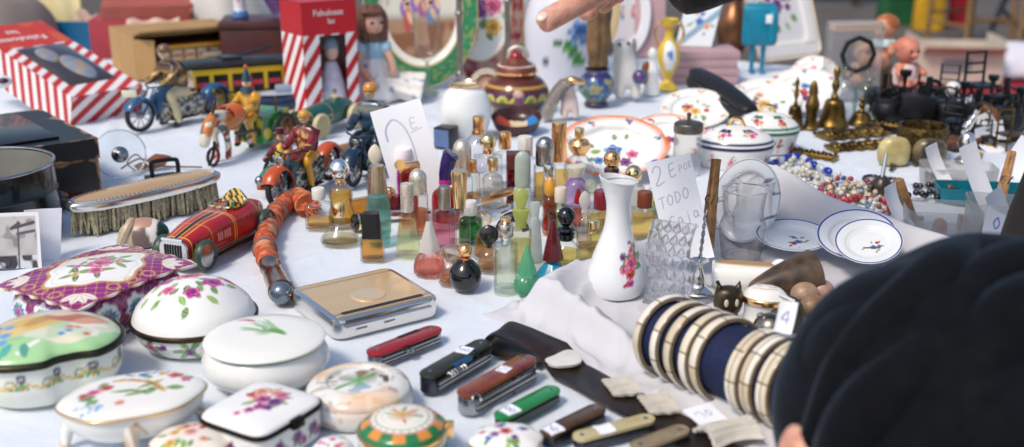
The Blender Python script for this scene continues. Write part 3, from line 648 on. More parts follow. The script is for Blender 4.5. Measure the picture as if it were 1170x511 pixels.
def sidep(x, y, z):
    q = along(x, y, sx, sy); p = Pt(q, z, '#e9e9e6', .0006)
    for u in (-.018, .002, .02):
        for k in range(5): p.leaf(u, .012, .008, .002, k*1.3, '#8a9a78')
        p.rose(u, .014, .006, *PURP); p.rose(u+.007, .008, .004, *MAG)
    return p.C
part('body', lathe([(0, 0)]+sp([(.9, 0), (.96, .002), (.99, .012), (.985, .0255)], 8), 200, sq(6), sx, sy), CHINA, t, sidep)
sticker(t, .014, (.018, -.004, .0368), R(8), '2')
# ---- pale round box with a landscape ----
c = at(411, 468); t = thing('china_box', 'pale round china box with a rustic scene in a raised peach border', 'box', c, 0)
def rustic(x, y, z):
    p = Pt(x, y, '#e4e2dc', .0007); d = np.hypot(x, y)
    p.mottle(.55, 130, '#d9a27e', 3, .5, .7); p.mottle(.5, 200, '#8a7464', 5, .62, .75); p.mottle(.7, 55, '#f1c79c', 8, .55, .75)
    p.mix(1-sst(.0265, .0275, d), '#d5d3cc'); p.mix((1-sst(.0235, .025, d)), '#e6e4de')
    m = 1-sst(.0245, .0255, d)
    p.mix(m*sst(.4, .7, vnoise(x, y, 110, 3))*sst(-.012, -.004, y), '#8d6a48'); p.mix(m*sst(.45, .65, vnoise(x, y, 160, 4))*sst(-.006, .002, y), '#5d4a38'); p.mix(m*sst(.55, .75, vnoise(x, y, 90, 6)), '#b9b4ac')
    p.line([(-.016, -.014), (.002, .0), (.012, .014)], .0035, '#6aa05a'); p.line([(-.004, -.018), (.01, -.012)], .004, '#9db4c4'); return p.C
part('lid', lathe([(0, .0265)]+sp([(.015, .0266), (.0245, .0258)], 10)+sp([(.0255, .0275), (.028, .0285), (.036, .0265), (.0415, .0225), (.043, .019)], 10)+[(.042, .0185)], 150), CHINA, t, rustic)
part('body', lathe([(0, 0)]+sp([(.038, 0), (.0415, .002), (.0443, .007), (.0445, .014), (.0425, .0185)], 8), 150), CHINA, t, lambda x, y, z: Pt(np.arctan2(y, x)*.044, z, '#e2e2de').mottle(.55, 150, '#8a7464', 2, .62, .75).mottle(.5, 90, '#d6b49c', 4, .6, .8).C)
sticker(t, .015, (.022, -.0225, .0268), R(12), '5')
# ---- green and orange round box ----
c = at(461, 519); t = thing('china_box', 'small round china box with green side, orange border and painted flower', 'box', c, 0)
def ringp(x, y, z):
    p = Pt(x, y, '#e9e6de', .0006); d = np.hypot(x, y); th = np.arctan2(y, x)
    p.mix(sst(.0245, .0252, d), '#d98c3e'); p.mottle(.0, 1, '#ffffff')
    p.mix(sst(.0245, .0252, d)*sst(-.2, .2, np.sin(th*9)), '#2f7a48'); p.band(d, .0238, .0247, '#a8432e'); p.mix(((d > .02) & (d < .0238))*sst(.2, .6, np.sin(th*24))*.8, '#c9b49a')
    p.band(d, .0195, .0202, '#6d9a5a'); p.band(d, .031, .04, '#1f7a4a'); p.band(d, .0148, .0155, '#dcc7a8')
    for i in range(10): p.leaf(.004*math.cos(i), .004*math.sin(i), .013, .0022, i*.63, ('#86a85a', '#c9b04a')[i % 2])
    p.rose(-.003, 0, .008, *YEL); p.rose(.006, .005, .0055, *PINK); p.rose(.002, -.007, .0055, *RED); p.rose(-.007, .007, .004, *PEACH); return p.C
part('lid', lathe([(0, .0335)]+sp([(.012, .033), (.024, .0305), (.0305, .0265), (.0325, .023)], 12), 150), CHINA, t, ringp)
part('body', lathe([(0, 0)]+sp([(.031, 0), (.0335, .003), (.0335, .015), (.0325, .017)], 6), 150), CHINA, t, lambda x, y, z: Pt(x, z, '#12693f').band(z, .0145, .03, '#e8e4da').C)
part('gilt_rim', lathe(sp([(.0325, .0195), (.0345, .0198), (.0345, .0226), (.0325, .023)], 3), 90), GOLD, t); part('clasp', box(.008, .005, .014, (.0345, .006, .011), .001), GOLD, t)
# ---- three lids peeping in at the near edge of the view ----
for px, py, wpx, lab, cols, base in ((222, 528, 92, 'scalloped china box with orange and brown flowers at the near edge', (PEACH, YEL, RED), '#ece4d8'), (578, 527, 84, 'white china box strewn with red and blue flowers at the near edge', (RED, BLUE, PURP), '#eeece8'), (382, 537, 46, 'tiny china box with pink flowers at the near edge', (PINK, PEACH, PINK), '#ecebea')):
    c = at(px, py); s = ppm(px, py); r = wpx/2/s; t = thing('china_box', lab, 'box', c, R(10))
    part('lid', lathe([(0, .026)]+sp([(.02, .026), (.6, .0245), (.93, .0205), (1, .017)], 10), 130, lobes(8, .03), r, r*.85), CHINA, t, lambda x, y, z: Pt(x, y, base).spray(0, 0, r*.8, int(px), cols, 9, 10, .22).C)
    part('body', lathe([(0, 0)]+sp([(.85, 0), (.95, .006), (.96, .017)], 5), 80, lobes(8, .03), r, r*.85), WHITEC, t); part('gilt_rim', lathe(sp([(.96, .0155), (1.0, .016), (1.0, .018), (.97, .0185)], 2), 80, lobes(8, .03), r, r*.85), GOLD, t)
# ================= helpers for toys and boxes =================
def gbox(sx, sy, sz, res=.002):
    """box whose faces are fine grids so that print can be laid on them; origin at the bottom centre"""
    S = []
    def face(o, a, b):
        o, a, b = map(np.array, (o, a, b)); nu = max(2, int(np.linalg.norm(a)/res)+1); nv = max(2, int(np.linalg.norm(b)/res)+1)
        S.append(grid(nu, nv, lambda u, v: tuple(o[k]+a[k]*u+b[k]*v for k in range(3))))
    hx, hy = sx/2, sy/2
    face((-hx, -hy, 0), (sx, 0, 0), (0, 0, sz)); face((hx, hy, 0), (-sx, 0, 0), (0, 0, sz)); face((hx, -hy, 0), (0, sy, 0), (0, 0, sz))
    face((-hx, hy, 0), (0, -sy, 0), (0, 0, sz)); face((-hx, -hy, sz), (sx, 0, 0), (0, sy, 0)); face((-hx, hy, 0), (sx, 0, 0), (0, -sy, 0))
    V = []; F = []
    for v, f in S: o = len(V); V += [tuple(p) for p in v]; F += [tuple(i+o for i in q) for q in f]
    return V, F
def hull(st, n=40, p=3.0, sm=5):
    """tin body from stations (x, half width, bottom, top) with a rounded-square section"""
    st = sp(st, sm); v = []; f = []
    for x, hw, z0, z1 in st:
        for k in range(n):
            a = 2*PI*k/n; c, s = math.cos(a), math.sin(a); r = (abs(c)**p+abs(s)**p)**(-1/p)
            v.append((x, hw*c*r, (z0+z1)/2+(z1-z0)/2*s*r))
    for i in range(len(st)-1):
        for k in range(n): l = (k+1) % n; f.append((i*n+k, i*n+l, (i+1)*n+l, (i+1)*n+k))
    f.append(tuple(range(n-1, -1, -1))); f.append(tuple((len(st)-1)*n+k for k in range(n))); return v, f
RUB = pm('black_rubber', '#19191b', .7); RIM = pm('tin_rim', '#8d9094', .3, .9)
def wheel(par, x, y, r, w, tyre=RUB, rim=RIM, spokes=10):
    """upright wheel, axle along y"""
    M = Matrix.Translation((x, y, r)) @ Matrix.Rotation(PI/2, 4, 'X')
    o = part('wheel', xf(lathe([(r*.78, -w*.3), (r*.9, -w/2), (r, -w*.2), (r, w*.2), (r*.9, w/2), (r*.78, w*.3), (r*.78, -w*.3)], 36), M), tyre, par)
    if spokes: S = [tube([(0, 0, 0), (r*.8*math.cos(k*2*PI/spokes), r*.8*math.sin(k*2*PI/spokes), 0)], r*.035, 5) for k in range(spokes)]+[lathe([(0, -w*.5), (r*.2, -w*.4), (r*.2, w*.4), (0, w*.5)], 16), lathe([(r*.74, -w*.25), (r*.8, -w*.25), (r*.8, w*.25), (r*.74, w*.25), (r*.74, -w*.25)], 30)]
    else: S = [lathe([(0, -w*.45), (r*.3, -w*.5), (r*.7, -w*.3), (r*.8, -w*.3), (r*.8, w*.3), (r*.7, w*.3), (r*.3, w*.5), (0, w*.45)], 30)]
    part('rim', [xf(s, M) for s in S], rim, o); return o
def fender(x, r, y, w, a0, a1, th=.0012):
    return shell(grid(24, 13, lambda u, v: (x+(r*(.8+.2*np.sin(v*PI)**.5)+.0025)*np.cos(R(a0)+(R(a1)-R(a0))*u), y+(v-.5)*w*np.ones_like(u), r+(r*(.8+.2*np.sin(v*PI)**.5)+.0025)*np.sin(R(a0)+(R(a1)-R(a0))*u))), th)
def rider(par, x, z, k, jacket, trousers, cap, face='#e3b48c', lean=.25, hat='cap', pat=None, y=0.0, legs=True):
    """printed tin figure sitting at (x, z); k = sitting height"""
    J = pm('tin_'+jacket, jacket, .3, 0, .15, coat=.3)
    def P(a, b, c): return Vector((x+a*k, y+b*k, z+c*k))
    V = [(P(0, 0, 0), (.22*k, .19*k)), (P(.06*lean*4, 0, .3), (.24*k, .19*k)), (P(.14*lean*4, 0, .58), (.2*k, .14*k)), (P(.15*lean*4, 0, .66), .09*k)]
    E = [(0, 1), (1, 2), (2, 3)]
    for s in (-1, 1):
        n = len(V); V += [(P(.2*lean*3, s*.19, .5), .1*k), (P(.3+.2*lean, s*.24, .3), .085*k), (P(.55+.2*lean, s*.2, .26), .07*k)]; E += [(2, n), (n, n+1), (n+1, n+2)]
    b = skin_mesh('rider', V, E, J, par)
    repaint(b, pat or (lambda X, Y, Z: Pt(X+Y*.7, Z, jacket, .0006).mottle(.75, 170, '#d9b466', 3, .66, .72).mottle(.6, 120, '#1a1412', 7, .6, .68).mix(1-sst(.0006, .0014, np.abs(Y-y)), '#d9b466').mix(1-sst(.001, .0016, np.abs(Z-z-.08*k)), '#1a1412').C))
    if legs:
        TR = pm('tin_'+trousers, trousers, .3, 0, .15, coat=.3); S = []
        for s in (-1, 1): S.append(tube(sp([P(-.02, s*.1, .02), P(.25, s*.17, .05), P(.38, s*.19, -.02), P(.3, s*.19, -.3), P(.28, s*.19, -.52)], 5), [.11*k]*6+[.095*k]*6+[.075*k]*6+[.06*k]*3, 10))
        part('trousers', S, TR, b); part('boots', [mv(ell(.11*k, .05*k, .06*k), *P(.33, s*.19, -.55)) for s in (-1, 1)], BLACKM, b)
    hd = P(.17*lean*4+.02, 0, .8)
    def fp(X, Y, Z):
        p = Pt(Y-hd.y, Z-hd.z, face, .004*k*10*.02); fr = X > hd.x
        for s in (-1, 1): p.mix(fr*(1-sst(.018*k, .026*k, np.hypot(p.x-s*.045*k, p.y-.015*k))), '#2a1d18'); p.mix(fr*(1-sst(.02*k, .035*k, np.hypot(p.x-s*.07*k, p.y+.035*k)))*.7, '#d9705a')
        p.mix(fr*(1-sst(.8, 1.2, np.hypot(p.x/(.035*k), (p.y+.06*k)/(.01*k)))), '#b5302a'); return p.C
    h = part('head', mv(ell(.11*k, .1*k, .135*k, n=28, m=20), *hd), TIN, b, fp)
    C = pm('tin_'+cap, cap, .3, 0, .15, coat=.3)
    if hat == 'cap': part('cap', [mv(lathe(sp([(.118*k, -.01*k), (.115*k, .06*k), (.07*k, .125*k), (0, .145*k)], 4), 24), hd.x-.01*k, hd.y, hd.z), mv(box(.1*k, .14*k, .012*k, b=.004*k), hd.x+.11*k, hd.y, hd.z+.03*k)], C, h)
    elif hat == 'cone': part('cap', mv(lathe([(.118*k, .03*k), (.11*k, .08*k), (.03*k, .3*k), (0, .34*k)], 24), hd.x-.01*k, hd.y, hd.z), C, h); part('collar', mv(lathe([(.16*k, -.2*k), (.13*k, -.12*k), (.08*k, -.1*k)], 24), hd.x, hd.y, hd.z), pm('tin_collar', '#1d4a5a', .3), h); part('bobble', mv(ball(.04*k), hd.x-.01*k, hd.y, hd.z+.35*k), pm('tin_orange', '#d9662a', .3), h)
    else: part('cap', mv(lathe([(.17*k, .07*k), (.17*k, .085*k), (.1*k, .09*k), (.1*k, .2*k), (0, .21*k)], 24), hd.x, hd.y, hd.z), C, h)
    return b
def repaint(o, fn):
    me = o.data; n = len(me.vertices); c = np.empty(n*3); me.vertices.foreach_get('co', c); c = c.reshape(-1, 3); C = fn(c[:, 0], c[:, 1], c[:, 2])
    a = me.attributes.new('Col', 'FLOAT_COLOR', 'POINT'); a.data.foreach_set('color', np.hstack([np.clip(C, 0, 1), np.ones((n, 1))]).astype(np.float32).ravel()); me.materials.clear(); me.materials.append(TIN)
def motorbike(t, L, r, paintc, line, fend, tankc, engine, w=.012):
    """tin motorcycle: +x is forward"""
    PC = pm('tin_'+paintc, paintc, .28, 0, .2, coat=.3); FC = pm('tin_'+fend, fend, .28, 0, .2, coat=.3)
    wheel(t, L/2, 0, r, w*.7); wheel(t, -L/2, 0, r, w*.8)
    part('fender', fender(L/2, r, 0, w*1.5, 25, 190), FC, t); part('fender', fender(-L/2, r, 0, w*1.6, 0, 165), FC, t)
    H = r*2.3
    out = [(-L*.42, r*.7), (-L*.1, r*.45), (L*.16, r*.5), (L*.3, r*1.0), (L*.32, H*.86), (L*.2, H*.98), (-L*.02, H*.9), (-L*.12, H*.72), (-L*.3, H*.72), (-L*.48, r*1.5)]
    def fn(u, v): return u, v, 0
    q = prism(out, -w*.55, w*.55, w*.15)
    # the flat faces get a print grid
    G = []
    xs = [a for a, b in out]; zs = [b for a, b in out]
    body = xf(q, Matrix.Rotation(PI/2, 4, 'X'))
    part('frame', body, PC, t)
    nx = 70; X0, X1 = -L*.3, L*.27
    def ep(x, y, z):
        p = Pt(x, z, engine, r*.03); p.mottle(.9, 5/r, '#d6d2bc', 3, .45, .55); p.mottle(.9, 8/r, line, 6, .56, .62); p.mottle(.9, 7/r, '#121417', 8, .55, .6); p.mottle(.9, 6/r, paintc, 11, .6, .64)
        p.ell(L*.1, r*1.05, r*.5, r*.28, .1, '#c8c6be'); p.ell(L*.1, r*1.05, r*.4, r*.2, .1, paintc); p.disc(-L*.08, r*.9, r*.35, '#b9b7ae'); p.disc(-L*.08, r*.9, r*.22, '#1a1c20'); return p.C
    for s in (-1, 1): part('engine_print', xf(grid(60, 40, lambda u, v: (X0+(X1-X0)*u, r*.38+(r*1.35)*v*(1-.3*np.abs(u-.5)), 0*u)), Matrix.Translation((0, s*w*.58, 0)) @ Matrix.Rotation(PI/2, 4, 'X')), TIN, t, ep)
    part('tank', mv(ell(L*.17, w*.75, r*.38, n=24), L*.12, 0, H*.93), pm('tin_'+tankc, tankc, .25, 0, .15, coat=.4), t)
    part('fork', [tube([(L/2, s*w*.62, r), (L*.33, s*w*.5, H*1.08)], r*.06) for s in (-1, 1)], PC, t)
    part('handlebar', tube(sp([(L*.2, -w*1.9, H*1.12), (L*.31, -w*1.2, H*1.14), (L*.35, 0, H*1.1), (L*.31, w*1.2, H*1.14), (L*.2, w*1.9, H*1.12)], 4), r*.055), STEELD, t)
    part('headlamp', [mv(lathe(sp([(0, -.5), (.7, -.35), (1, .3), (.95, .45), (0, .6)], 4), 20), L*.42, 0, H*.98, 0, PI/2, 0, r*.24)], STEEL, t)
    part('saddle', mv(ell(L*.13, w*.8, r*.14), -L*.12, 0, H*.85), BLACKM, t); part('footboard', box(L*.34, w*2.6, r*.06, (0, 0, r*.42)), IRON, t); return H
# ================= left side =================
# ---- black wooden chest with worn edges ----
CW, CD, CHh = .34, .24, .078
a = at(117, 220); b = at(0, 241); dirx = (a-b).normalized(); ang = math.atan2(dirx.y, dirx.x); M = Matrix.Rotation(ang, 4, 'Z')
ctr = a+M @ Vector((-CW/2, CD/2, 0)); t = thing('chest', 'worn black wooden chest with scuffed brown edges and a shiny lid', 'chest', ctr, ang)
wm, wtt, wp = newmat('worn_black_lacquer')
nn = noise(wtt, 30, 8); rr = nd(wtt, 'ShaderNodeValToRGB'); rr.color_ramp.elements[0].position = .25; rr.color_ramp.elements[1].position = .31; rr.color_ramp.elements[0].color = (.35, .17, .07, 1); rr.color_ramp.elements[1].color = (.006, .007, .009, 1)
ga_ = nd(wtt, 'ShaderNodeAttribute', attribute_name='Col'); ad = nd(wtt, 'ShaderNodeMath', operation='SUBTRACT'); wtt.links.new(nn.outputs['Fac'], ad.inputs[0]); wtt.links.new(ga_.outputs['Fac'], ad.inputs[1]); wtt.links.new(ad.outputs[0], rr.inputs['Fac']); wtt.links.new(rr.outputs['Color'], wp.inputs['Base Color']); wp.inputs['Roughness'].default_value = .42; bumped(wtt, wp, nn.outputs['Fac'], .3, .002)
def wear(sx, sy, z0, z1):
    def f(x, y, z):
        d = np.sort(np.stack([sx/2-np.abs(x), sy/2-np.abs(y), np.minimum(z1-z, (z-z0)*1.5)]), axis=0); e = .25*(1-sst(.0, .008, d[1])); return np.stack([e, e, e], 1)
    return f
part('chest_body', mv(gbox(CW, CD, CHh*.62, .004)), wm, t, wear(CW, CD, 0, CHh*.62)); part('lid', mv(gbox(CW+.004, CD+.004, CHh*.36, .004), 0, 0, CHh*.635), wm, t, wear(CW, CD, CHh*.635, CHh))
part('lid_panel', box(CW-.06, CD-.05, .003, (-.01, .0, CHh), .001), pm('shiny_black_panel', '#15120f', .2, .2, .4, 20), t)
t = thing('trinket', 'small white and purple trinket lying on the black chest', 'trinket', (at(2, 103, CHh)+Vector((.0, .0, .003)))); part('body', ell(.018, .014, .011, (0, 0, .011)), WHITEC, t); part('stone', ell(.009, .008, .005, (.008, -.008, .014)), pm('purple_stone', '#4a1a3a', .2), t)
# ---- round tin without a lid ----
c = at(-14, 268); rT, hT = .086, .088; t = thing('round_tin', 'open round dark green tin box without its lid, pale inside', 'tin', c, 0)
part('body', [lathe([(0, 0), (rT-.001, 0), (rT, .003), (rT, hT*.6), (rT+.002, hT*.63), (rT, hT*.66), (rT, hT)], 80)], pm('dark_green_tin', '#0d1a1c', .25, .3, .4, 25, coat=.4), t)
part('inside', lathe([(0, .002), (rT-.002, .002), (rT-.0015, hT-.002)], 80), pm('dull_tin_inside', '#b5b2aa', .4, .6, .25, 12), t)
part('rolled_rim', tube([(rT*math.cos(k*PI/32), rT*math.sin(k*PI/32), hT) for k in range(64)], .0018, 8, True), STEEL, t)
def photo(x, y, z):
    p = Pt(x, z, '#b9b4b2', .001); p.mottle(.5, 60, '#8f8a8b', 3); p.band(x, -.05, -.018, '#5d575c'); p.mottle(.5, 130, '#4a464a', 5, .6, .8); p.band(z, -.01, .014, '#3c3a40'); p.mix((z < .014)*.8*sst(.45, .6, vnoise(x, z, 120, 4)), '#dcdce0')
    p.line([(.006, .0), (.007, .05)], .0015, '#4a4448'); p.line([(.004, .044), (.024, .049)], .003, '#4a4448'); p.line([(.006, .037), (.024, .04)], .0028, '#55505a'); p.line([(.0, .043), (.008, .048)], .0035, '#50484c')
    for cx in (-.02, -.008): p.ring(cx, .007, .0055, .0012, '#26242a')
    p.band(z, .056, .1, '#dcd9d8'); p.band(x, .0265, .1, '#dcd9d8'); return p.C
t = thing('photograph', 'old black and white photograph propped against the round tin', 'photograph', at(16, 308)+Vector((0, -.004, 0)), R(10)); o = part('print', shell(grid(90, 80, lambda u, v: (-.05+.08*u, .004+.018*v+.003*np.sin(u*3), .06*v)), .0006), CARD, t, photo)
t = thing('paper_note', 'blank folded white note leaning on the round tin beside the photograph', 'note', at(56, 298), R(38)); part('sheet', shell(grid(14, 14, lambda u, v: (-.02+.04*u+.012*(v-.5), .004+.014*v+.003*np.sin(u*2.5+v), .058*v-.004*u)), .0005), PAPER, t)
# ---- silver clothes brush ----
c, L, a = span((84, 270), (250, 230)); t = thing('clothes_brush', 'long oval clothes brush with gilded silver back and pale bristles', 'brush', c, a)
L *= 1.03; W = .052; q = random.Random(3)
S = []
for i in range(30):
    for j in range(7):
        u = -1+2*(i+.5)/30; v = -1+2*(j+.5)/7
        if u*u+v*v*.8 > .97: continue
        x, y = u*L*.48, v*W*.46
        for k in range(3):
            dx, dy = q.uniform(-.003, .003), q.uniform(-.0025, .0025); S.append(tube([(x+dx*.4, y+dy*.4, .034), (x+dx*1.0, y+dy*1.0, .017), (x+dx*1.9, y+dy*1.9, q.uniform(0, .003))], [.0016, .0022, .0012], 5))
part('bristles', S, pm('bristle_hair', '#b3a888', .8, 0, .3, 300, dark='#7c7258'), t)
orf2 = lambda a: (abs(math.cos(a))**2.4+abs(math.sin(a))**2.4)**(-1/2.4)
part('brush_side', lathe(sp([(.95, .03), (1.0, .033), (1.01, .039), (.97, .0425), (.9, .043)], 4), 110, orf2, L/2, W/2), SILVER, t)
part('brush_back', lathe([(0, .0472)]+sp([(.4, .0468), (.78, .045), (.9, .0432)], 5), 110, orf2, L/2, W/2), pm('warm_reflection_silver', '#f4c184', .2, .6, .04, 25), t)  # warm reflection on the silver back painted into its colour; no gilding
part('beaded_edge', [ball(.0014, (L/2*.93*orf2(k*2*PI/110)*math.cos(k*2*PI/110), W/2*.93*orf2(k*2*PI/110)*math.sin(k*2*PI/110), .0435), 6, 4) for k in range(110)], SILVER, t)
# ---- little flat iron ----
c, L, a = span((168, 213), (212, 207)); t = thing('flat_iron', 'tiny black flat iron with a square loop handle behind the brush', 'iron', c, a)
part('sole', prism([(-.026, -.018), (.014, -.018), (.034, 0), (.014, .018), (-.026, .018)], 0, .012, .002), IRON, t); part('handle', tube(sp([(-.018, 0, .012), (-.018, 0, .03), (-.014, 0, .034), (.012, 0, .034), (.018, 0, .03), (.018, 0, .012)], 3), .0032), pm('dark_steel_handle', '#2a2c31', .35, .8), t)
# ---- brown glossy pipe ----
c = at(84, 236); t = thing('smoking_pipe', 'dark brown tobacco pipe lying between the chest and the brush', 'pipe', c, R(-10))
part('bowl', mv(lathe(sp([(0, 0), (.011, .002), (.014, .014), (.012, .028), (.009, .028), (.008, .01)], 4), 20), -.012, .0, .006, R(60)), pm('brown_briar', '#3a160c', .2, 0, .4, 60, coat=.4), t); part('stem', tube([(-.01, .012, .012), (.02, .02, .012), (.06, .016, .01)], [.006, .005, .003]), pm('brown_briar', '#3a160c', .2, 0, .4, 60, coat=.4), t)
# ---- glass disc with metal hub, and brown leaf tag ----
c = at(140, 203); t = thing('glass_dish', 'clear glass disc with a silver hub standing tilted on edge beside the chest', 'dish', c, R(8))
M = Matrix.Translation((0, 0, .034)) @ Matrix.Rotation(R(64), 4, 'X') @ Matrix.Rotation(R(14), 4, 'Y')
part('dish', [xf(lathe([(.008, .001), (.024, .002), (.034, .0045), (.036, .0055), (.034, .007), (.022, .004), (.008, .003), (.008, .001)], 60), M)], thin('clear_glass', '#f2f6f6', '#7f8c90'), t)
part('rim', xf(tube([(.0355*math.cos(k*PI/30), .0355*math.sin(k*PI/30), .0055) for k in range(60)], .0013, 8, True), M), solid_glass('rim_glass', '#f2f4f4', .03), t); part('hub', xf(lathe(sp([(0, -.004), (.009, -.002), (.012, .002), (.007, .006), (.004, .01), (0, .011)], 4), 24), M), STEEL, t)
t = thing('leather_tag', 'brown leaf-shaped leather tags tied on a thin cord beside the glass disc', 'tag', at(172, 194), R(10)); LEA = pm('brown_leather', '#8a4a2a', .6, 0, .3, 90, .3, 300)
part('tag_leaf', [mv(prism([(-.016, -.009), (.004, -.012), (.016, -.003), (.02, .0), (.012, .006), (.0, .012), (-.014, .008)], 0, .0018, .0004), .012, .004, .012, R(50), R(-12), .3), mv(prism([(-.012, -.006), (.004, -.007), (.013, 0), (.003, .007), (-.012, .005)], 0, .0016, .0004), -.012, -.002, .006, R(40), 0, 1.0)], LEA, t)
part('cord', [tube(sp([(-.04, -.01, .006), (-.015, .006, .016), (.008, -.004, .008), (.03, -.002, .004), (.075, -.006, .002)], 6), .0014, 6), tube(sp([(.0, -.01, .004), (-.02, .016, .02), (-.032, .0, .012), (-.02, -.012, .003)], 6), .0012, 6)], pm('cord', '#6f5a48', .7), t); part('brass_ring', tube([(.004+.005*math.cos(k*.4), -.008, .006+.005*math.sin(k*.4)) for k in range(16)], .0012, 6, True), BRASS, t)
# ---- ceramic duck ----
c = at(166, 280); t = thing('duck_figurine', 'small painted ceramic duck with white, grey and green feathers', 'figurine', c, R(6))
def duckp(x, y, z):
    p = Pt(x, z, '#b9a98c', .0012); p.mix(sst(-.012, -.009, x)*1., '#6a5550'); p.mix(sst(.0085, .0105, x+.3*(z-.015)), '#e2ddd6'); p.mix(sst(.017, .0185, x), '#143a30'); p.mix((z > .026)*(x > -.012)*(x < .012), '#b58a76'); return p.C
part('body', lathe(sp([(0, 0), (.022, .001), (.0285, .011), (.026, .022), (.014, .031), (0, .034)], 8), 60, lambda a: 1+.02*math.cos(2*a), 1.0, .72), painted('ceramic_paint', .3), t, duckp)
part('neck_ring', tube([(-.019+.011*math.cos(k*.32)*.6, -.004+.012*math.sin(k*.32), .018+.012*math.cos(k*.32)) for k in range(20)], .0055, 8, True), pm('tan_ceramic', '#bca98a', .35), t)
# ---- red tin racing car number 2 ----
c, L, a = span((303, 256), (212, 300)); L = .165; a = R(-110); t = thing('toy_car', 'red tin racing car with yellow lines and the number 2 on its tail', 'toy car', at(250, 285), a); t.scale = (1.12,)*3
st = [(-.082, .003, .016, .026), (-.066, .014, .009, .037), (-.04, .023, .007, .043), (-.018, .025, .0065, .042), (.0, .0245, .0065, .042), (.03, .023, .0065, .041), (.06, .018, .007, .036), (.072, .0155, .008, .033)]
def carp(x, y, z):
    p = Pt(x, y, '#a3161c', .0006); p.mottle(.25, 40, '#c02a24', 2)
    side = np.abs(y) > np.interp(x, [s[0] for s in st], [s[1] for s in st])*.75; top = z > np.interp(x, [s[0] for s in st], [s[3] for s in st])-.0035
    ln = '#e3a93c'
    for xx in (-.044, .0, .003, .038, .066): p.mix(1-sst(.0004, .0009, np.abs(x-xx)), ln)
    for s in (-1, 1):
        yy = s*np.interp(x, [-.08, .0, .07], [.006, .011, .007]); p.mix((1-sst(.0004, .0009, np.abs(y-yy)))*top*(x > 0), ln)
    p.mix((np.abs(y) < np.interp(x, [0, .07], [.0032, .002]))*(x > .004)*top*1., '#2a1512'); p.mix((1-sst(.0003, .0008, np.abs(np.abs(y)-np.interp(x, [0, .07], [.0036, .0024]))))*top*(x > .004), ln)
    p.mix((x > .008)*(x < .034)*(np.abs(z-.026) < .0042)*side*(np.sin(x*1900) > .25)*.75, '#e9b9a8')
    p.mix((x > .041)*(x < .062)*(np.abs(z-.024) < .0042)*side*(np.sin(x*1900) > .25)*.75, '#e9b9a8'); p.mix((1-sst(.0004, .0009, np.abs(z-.0135)))*side, ln); p.mix((np.abs(z-.0095) < .0018)*1., '#8d8a86')
    m = (np.hypot((x+.058)/.0095, (z-.0265)/.0095) < 1.1)*side; p.mix(m*1., '#e9e4d6')
    q = Pt(np.where(y > 0, -(x+.058), x+.058), z-.0265, '#000000', .0007); q.C[:] = 0; write(q, '2', -.0042, -.007, .014, '#ffffff', .0026, .62); p.mix(q.C[:, 0]*m, '#17120f'); return p.C
part('car_body', hull(st, 120, 3.4, 22), TIN, t, carp)
part('radiator', [xf(lathe([(0, 0), (.9, 0), (1, .001), (.97, .003), (0, .0032)], 30, sq(3), .0145, .0165), Matrix.Translation((.071, 0, .02)) @ Matrix.Rotation(PI/2, 4, 'Y')), tube([(.0735, -.012, .034), (.0735, .012, .034)], .002)], SILVER, t); part('grille', [box(.0008, .0012, .02, (.0748, -.009+.003*i, .009)) for i in range(7)], pm('dark_grille', '#26282a', .5), t)
def chk(x, y, z): p = Pt(x, y, '#d8b83a', .0003); return p.mix(((np.floor(x/.004)+np.floor((y+z)/.004)) % 2), '#1c1a12').C
part('cockpit', mv(lathe([(0, 0), (.9, .0), (1, .0025), (.93, .004)], 60, sq(4), .015, .0165), -.022, 0, .0412), TIN, t, chk); part('seat_back', mv(shell(grid(30, 20, lambda u, v: (-.002*np.sin(u*PI)+.006*(1-v), -.015+.03*u, .014*v*np.sin(.3+u*2.5))), .001), -.037, 0, .0425), TIN, t, chk)
part('windscreen', shell(grid(8, 5, lambda u, v: (-.001-.004*v, -.012+.024*u, .0415+.009*v)), .0006), thin('clear_glass', '#f2f6f6', '#7f8c90'), t)
TY = pm('tin_tyre', '#3d5046', .4, .2)
for x, y in ((.056, .0245), (.056, -.0245), (-.054, .0245), (-.054, -.0245)): wheel(t, x, y, .0155, .009, TY, STEEL, 0)
part('running_board', [box(.09, .006, .002, (.0, s*.0265, .008)) for s in (-1, 1)], STEELD, t)
rider(t, -.022, .037, .019, '#2d5a3a', '#2d5a3a', '#7a2a20', lean=.1, legs=False, y=.006)
# ---- knife handle wrapped in orange cord ----
P0 = [(322, 346), (310, 318), (303, 290), (312, 262), (326, 243), (340, 236), (352, 246)]; pts = [at(*p)-at(310, 290) for p in P0]; t = thing('wrapped_handle', 'curved handle wrapped in orange cord with a tassel end and silver ferrule', 'handle', at(310, 290)); hs = sp([(p.x, p.y, .0125) for p in pts], 8)
def wrap(x, y, z): return Pt(x, y, '#b9502c', .001).mottle(.7, 220, '#e08a5c', 3, .45, .7).mottle(.7, 350, '#7a2f1c', 5, .55, .75).mottle(.5, 60, '#e6b48c', 7, .7, .85).C
rad = [.0095]*len(hs)
for i in range(len(hs)): u = i/(len(hs)-1); rad[i] = .0118*(1+.1*math.sin(i*1.9))*(1 if u < .75 else 1+(u-.75)*1.1)
hs2 = sp(hs[9:], 4); r2 = [float(np.interp(i/(len(hs2)-1), np.linspace(0, 1, len(hs)-9), rad[9:])) for i in range(len(hs2))]
part('cord_wrap', tube(hs2, r2, 28), painted('frayed_cord', .85, 0, 0, .8, 500), t, wrap)
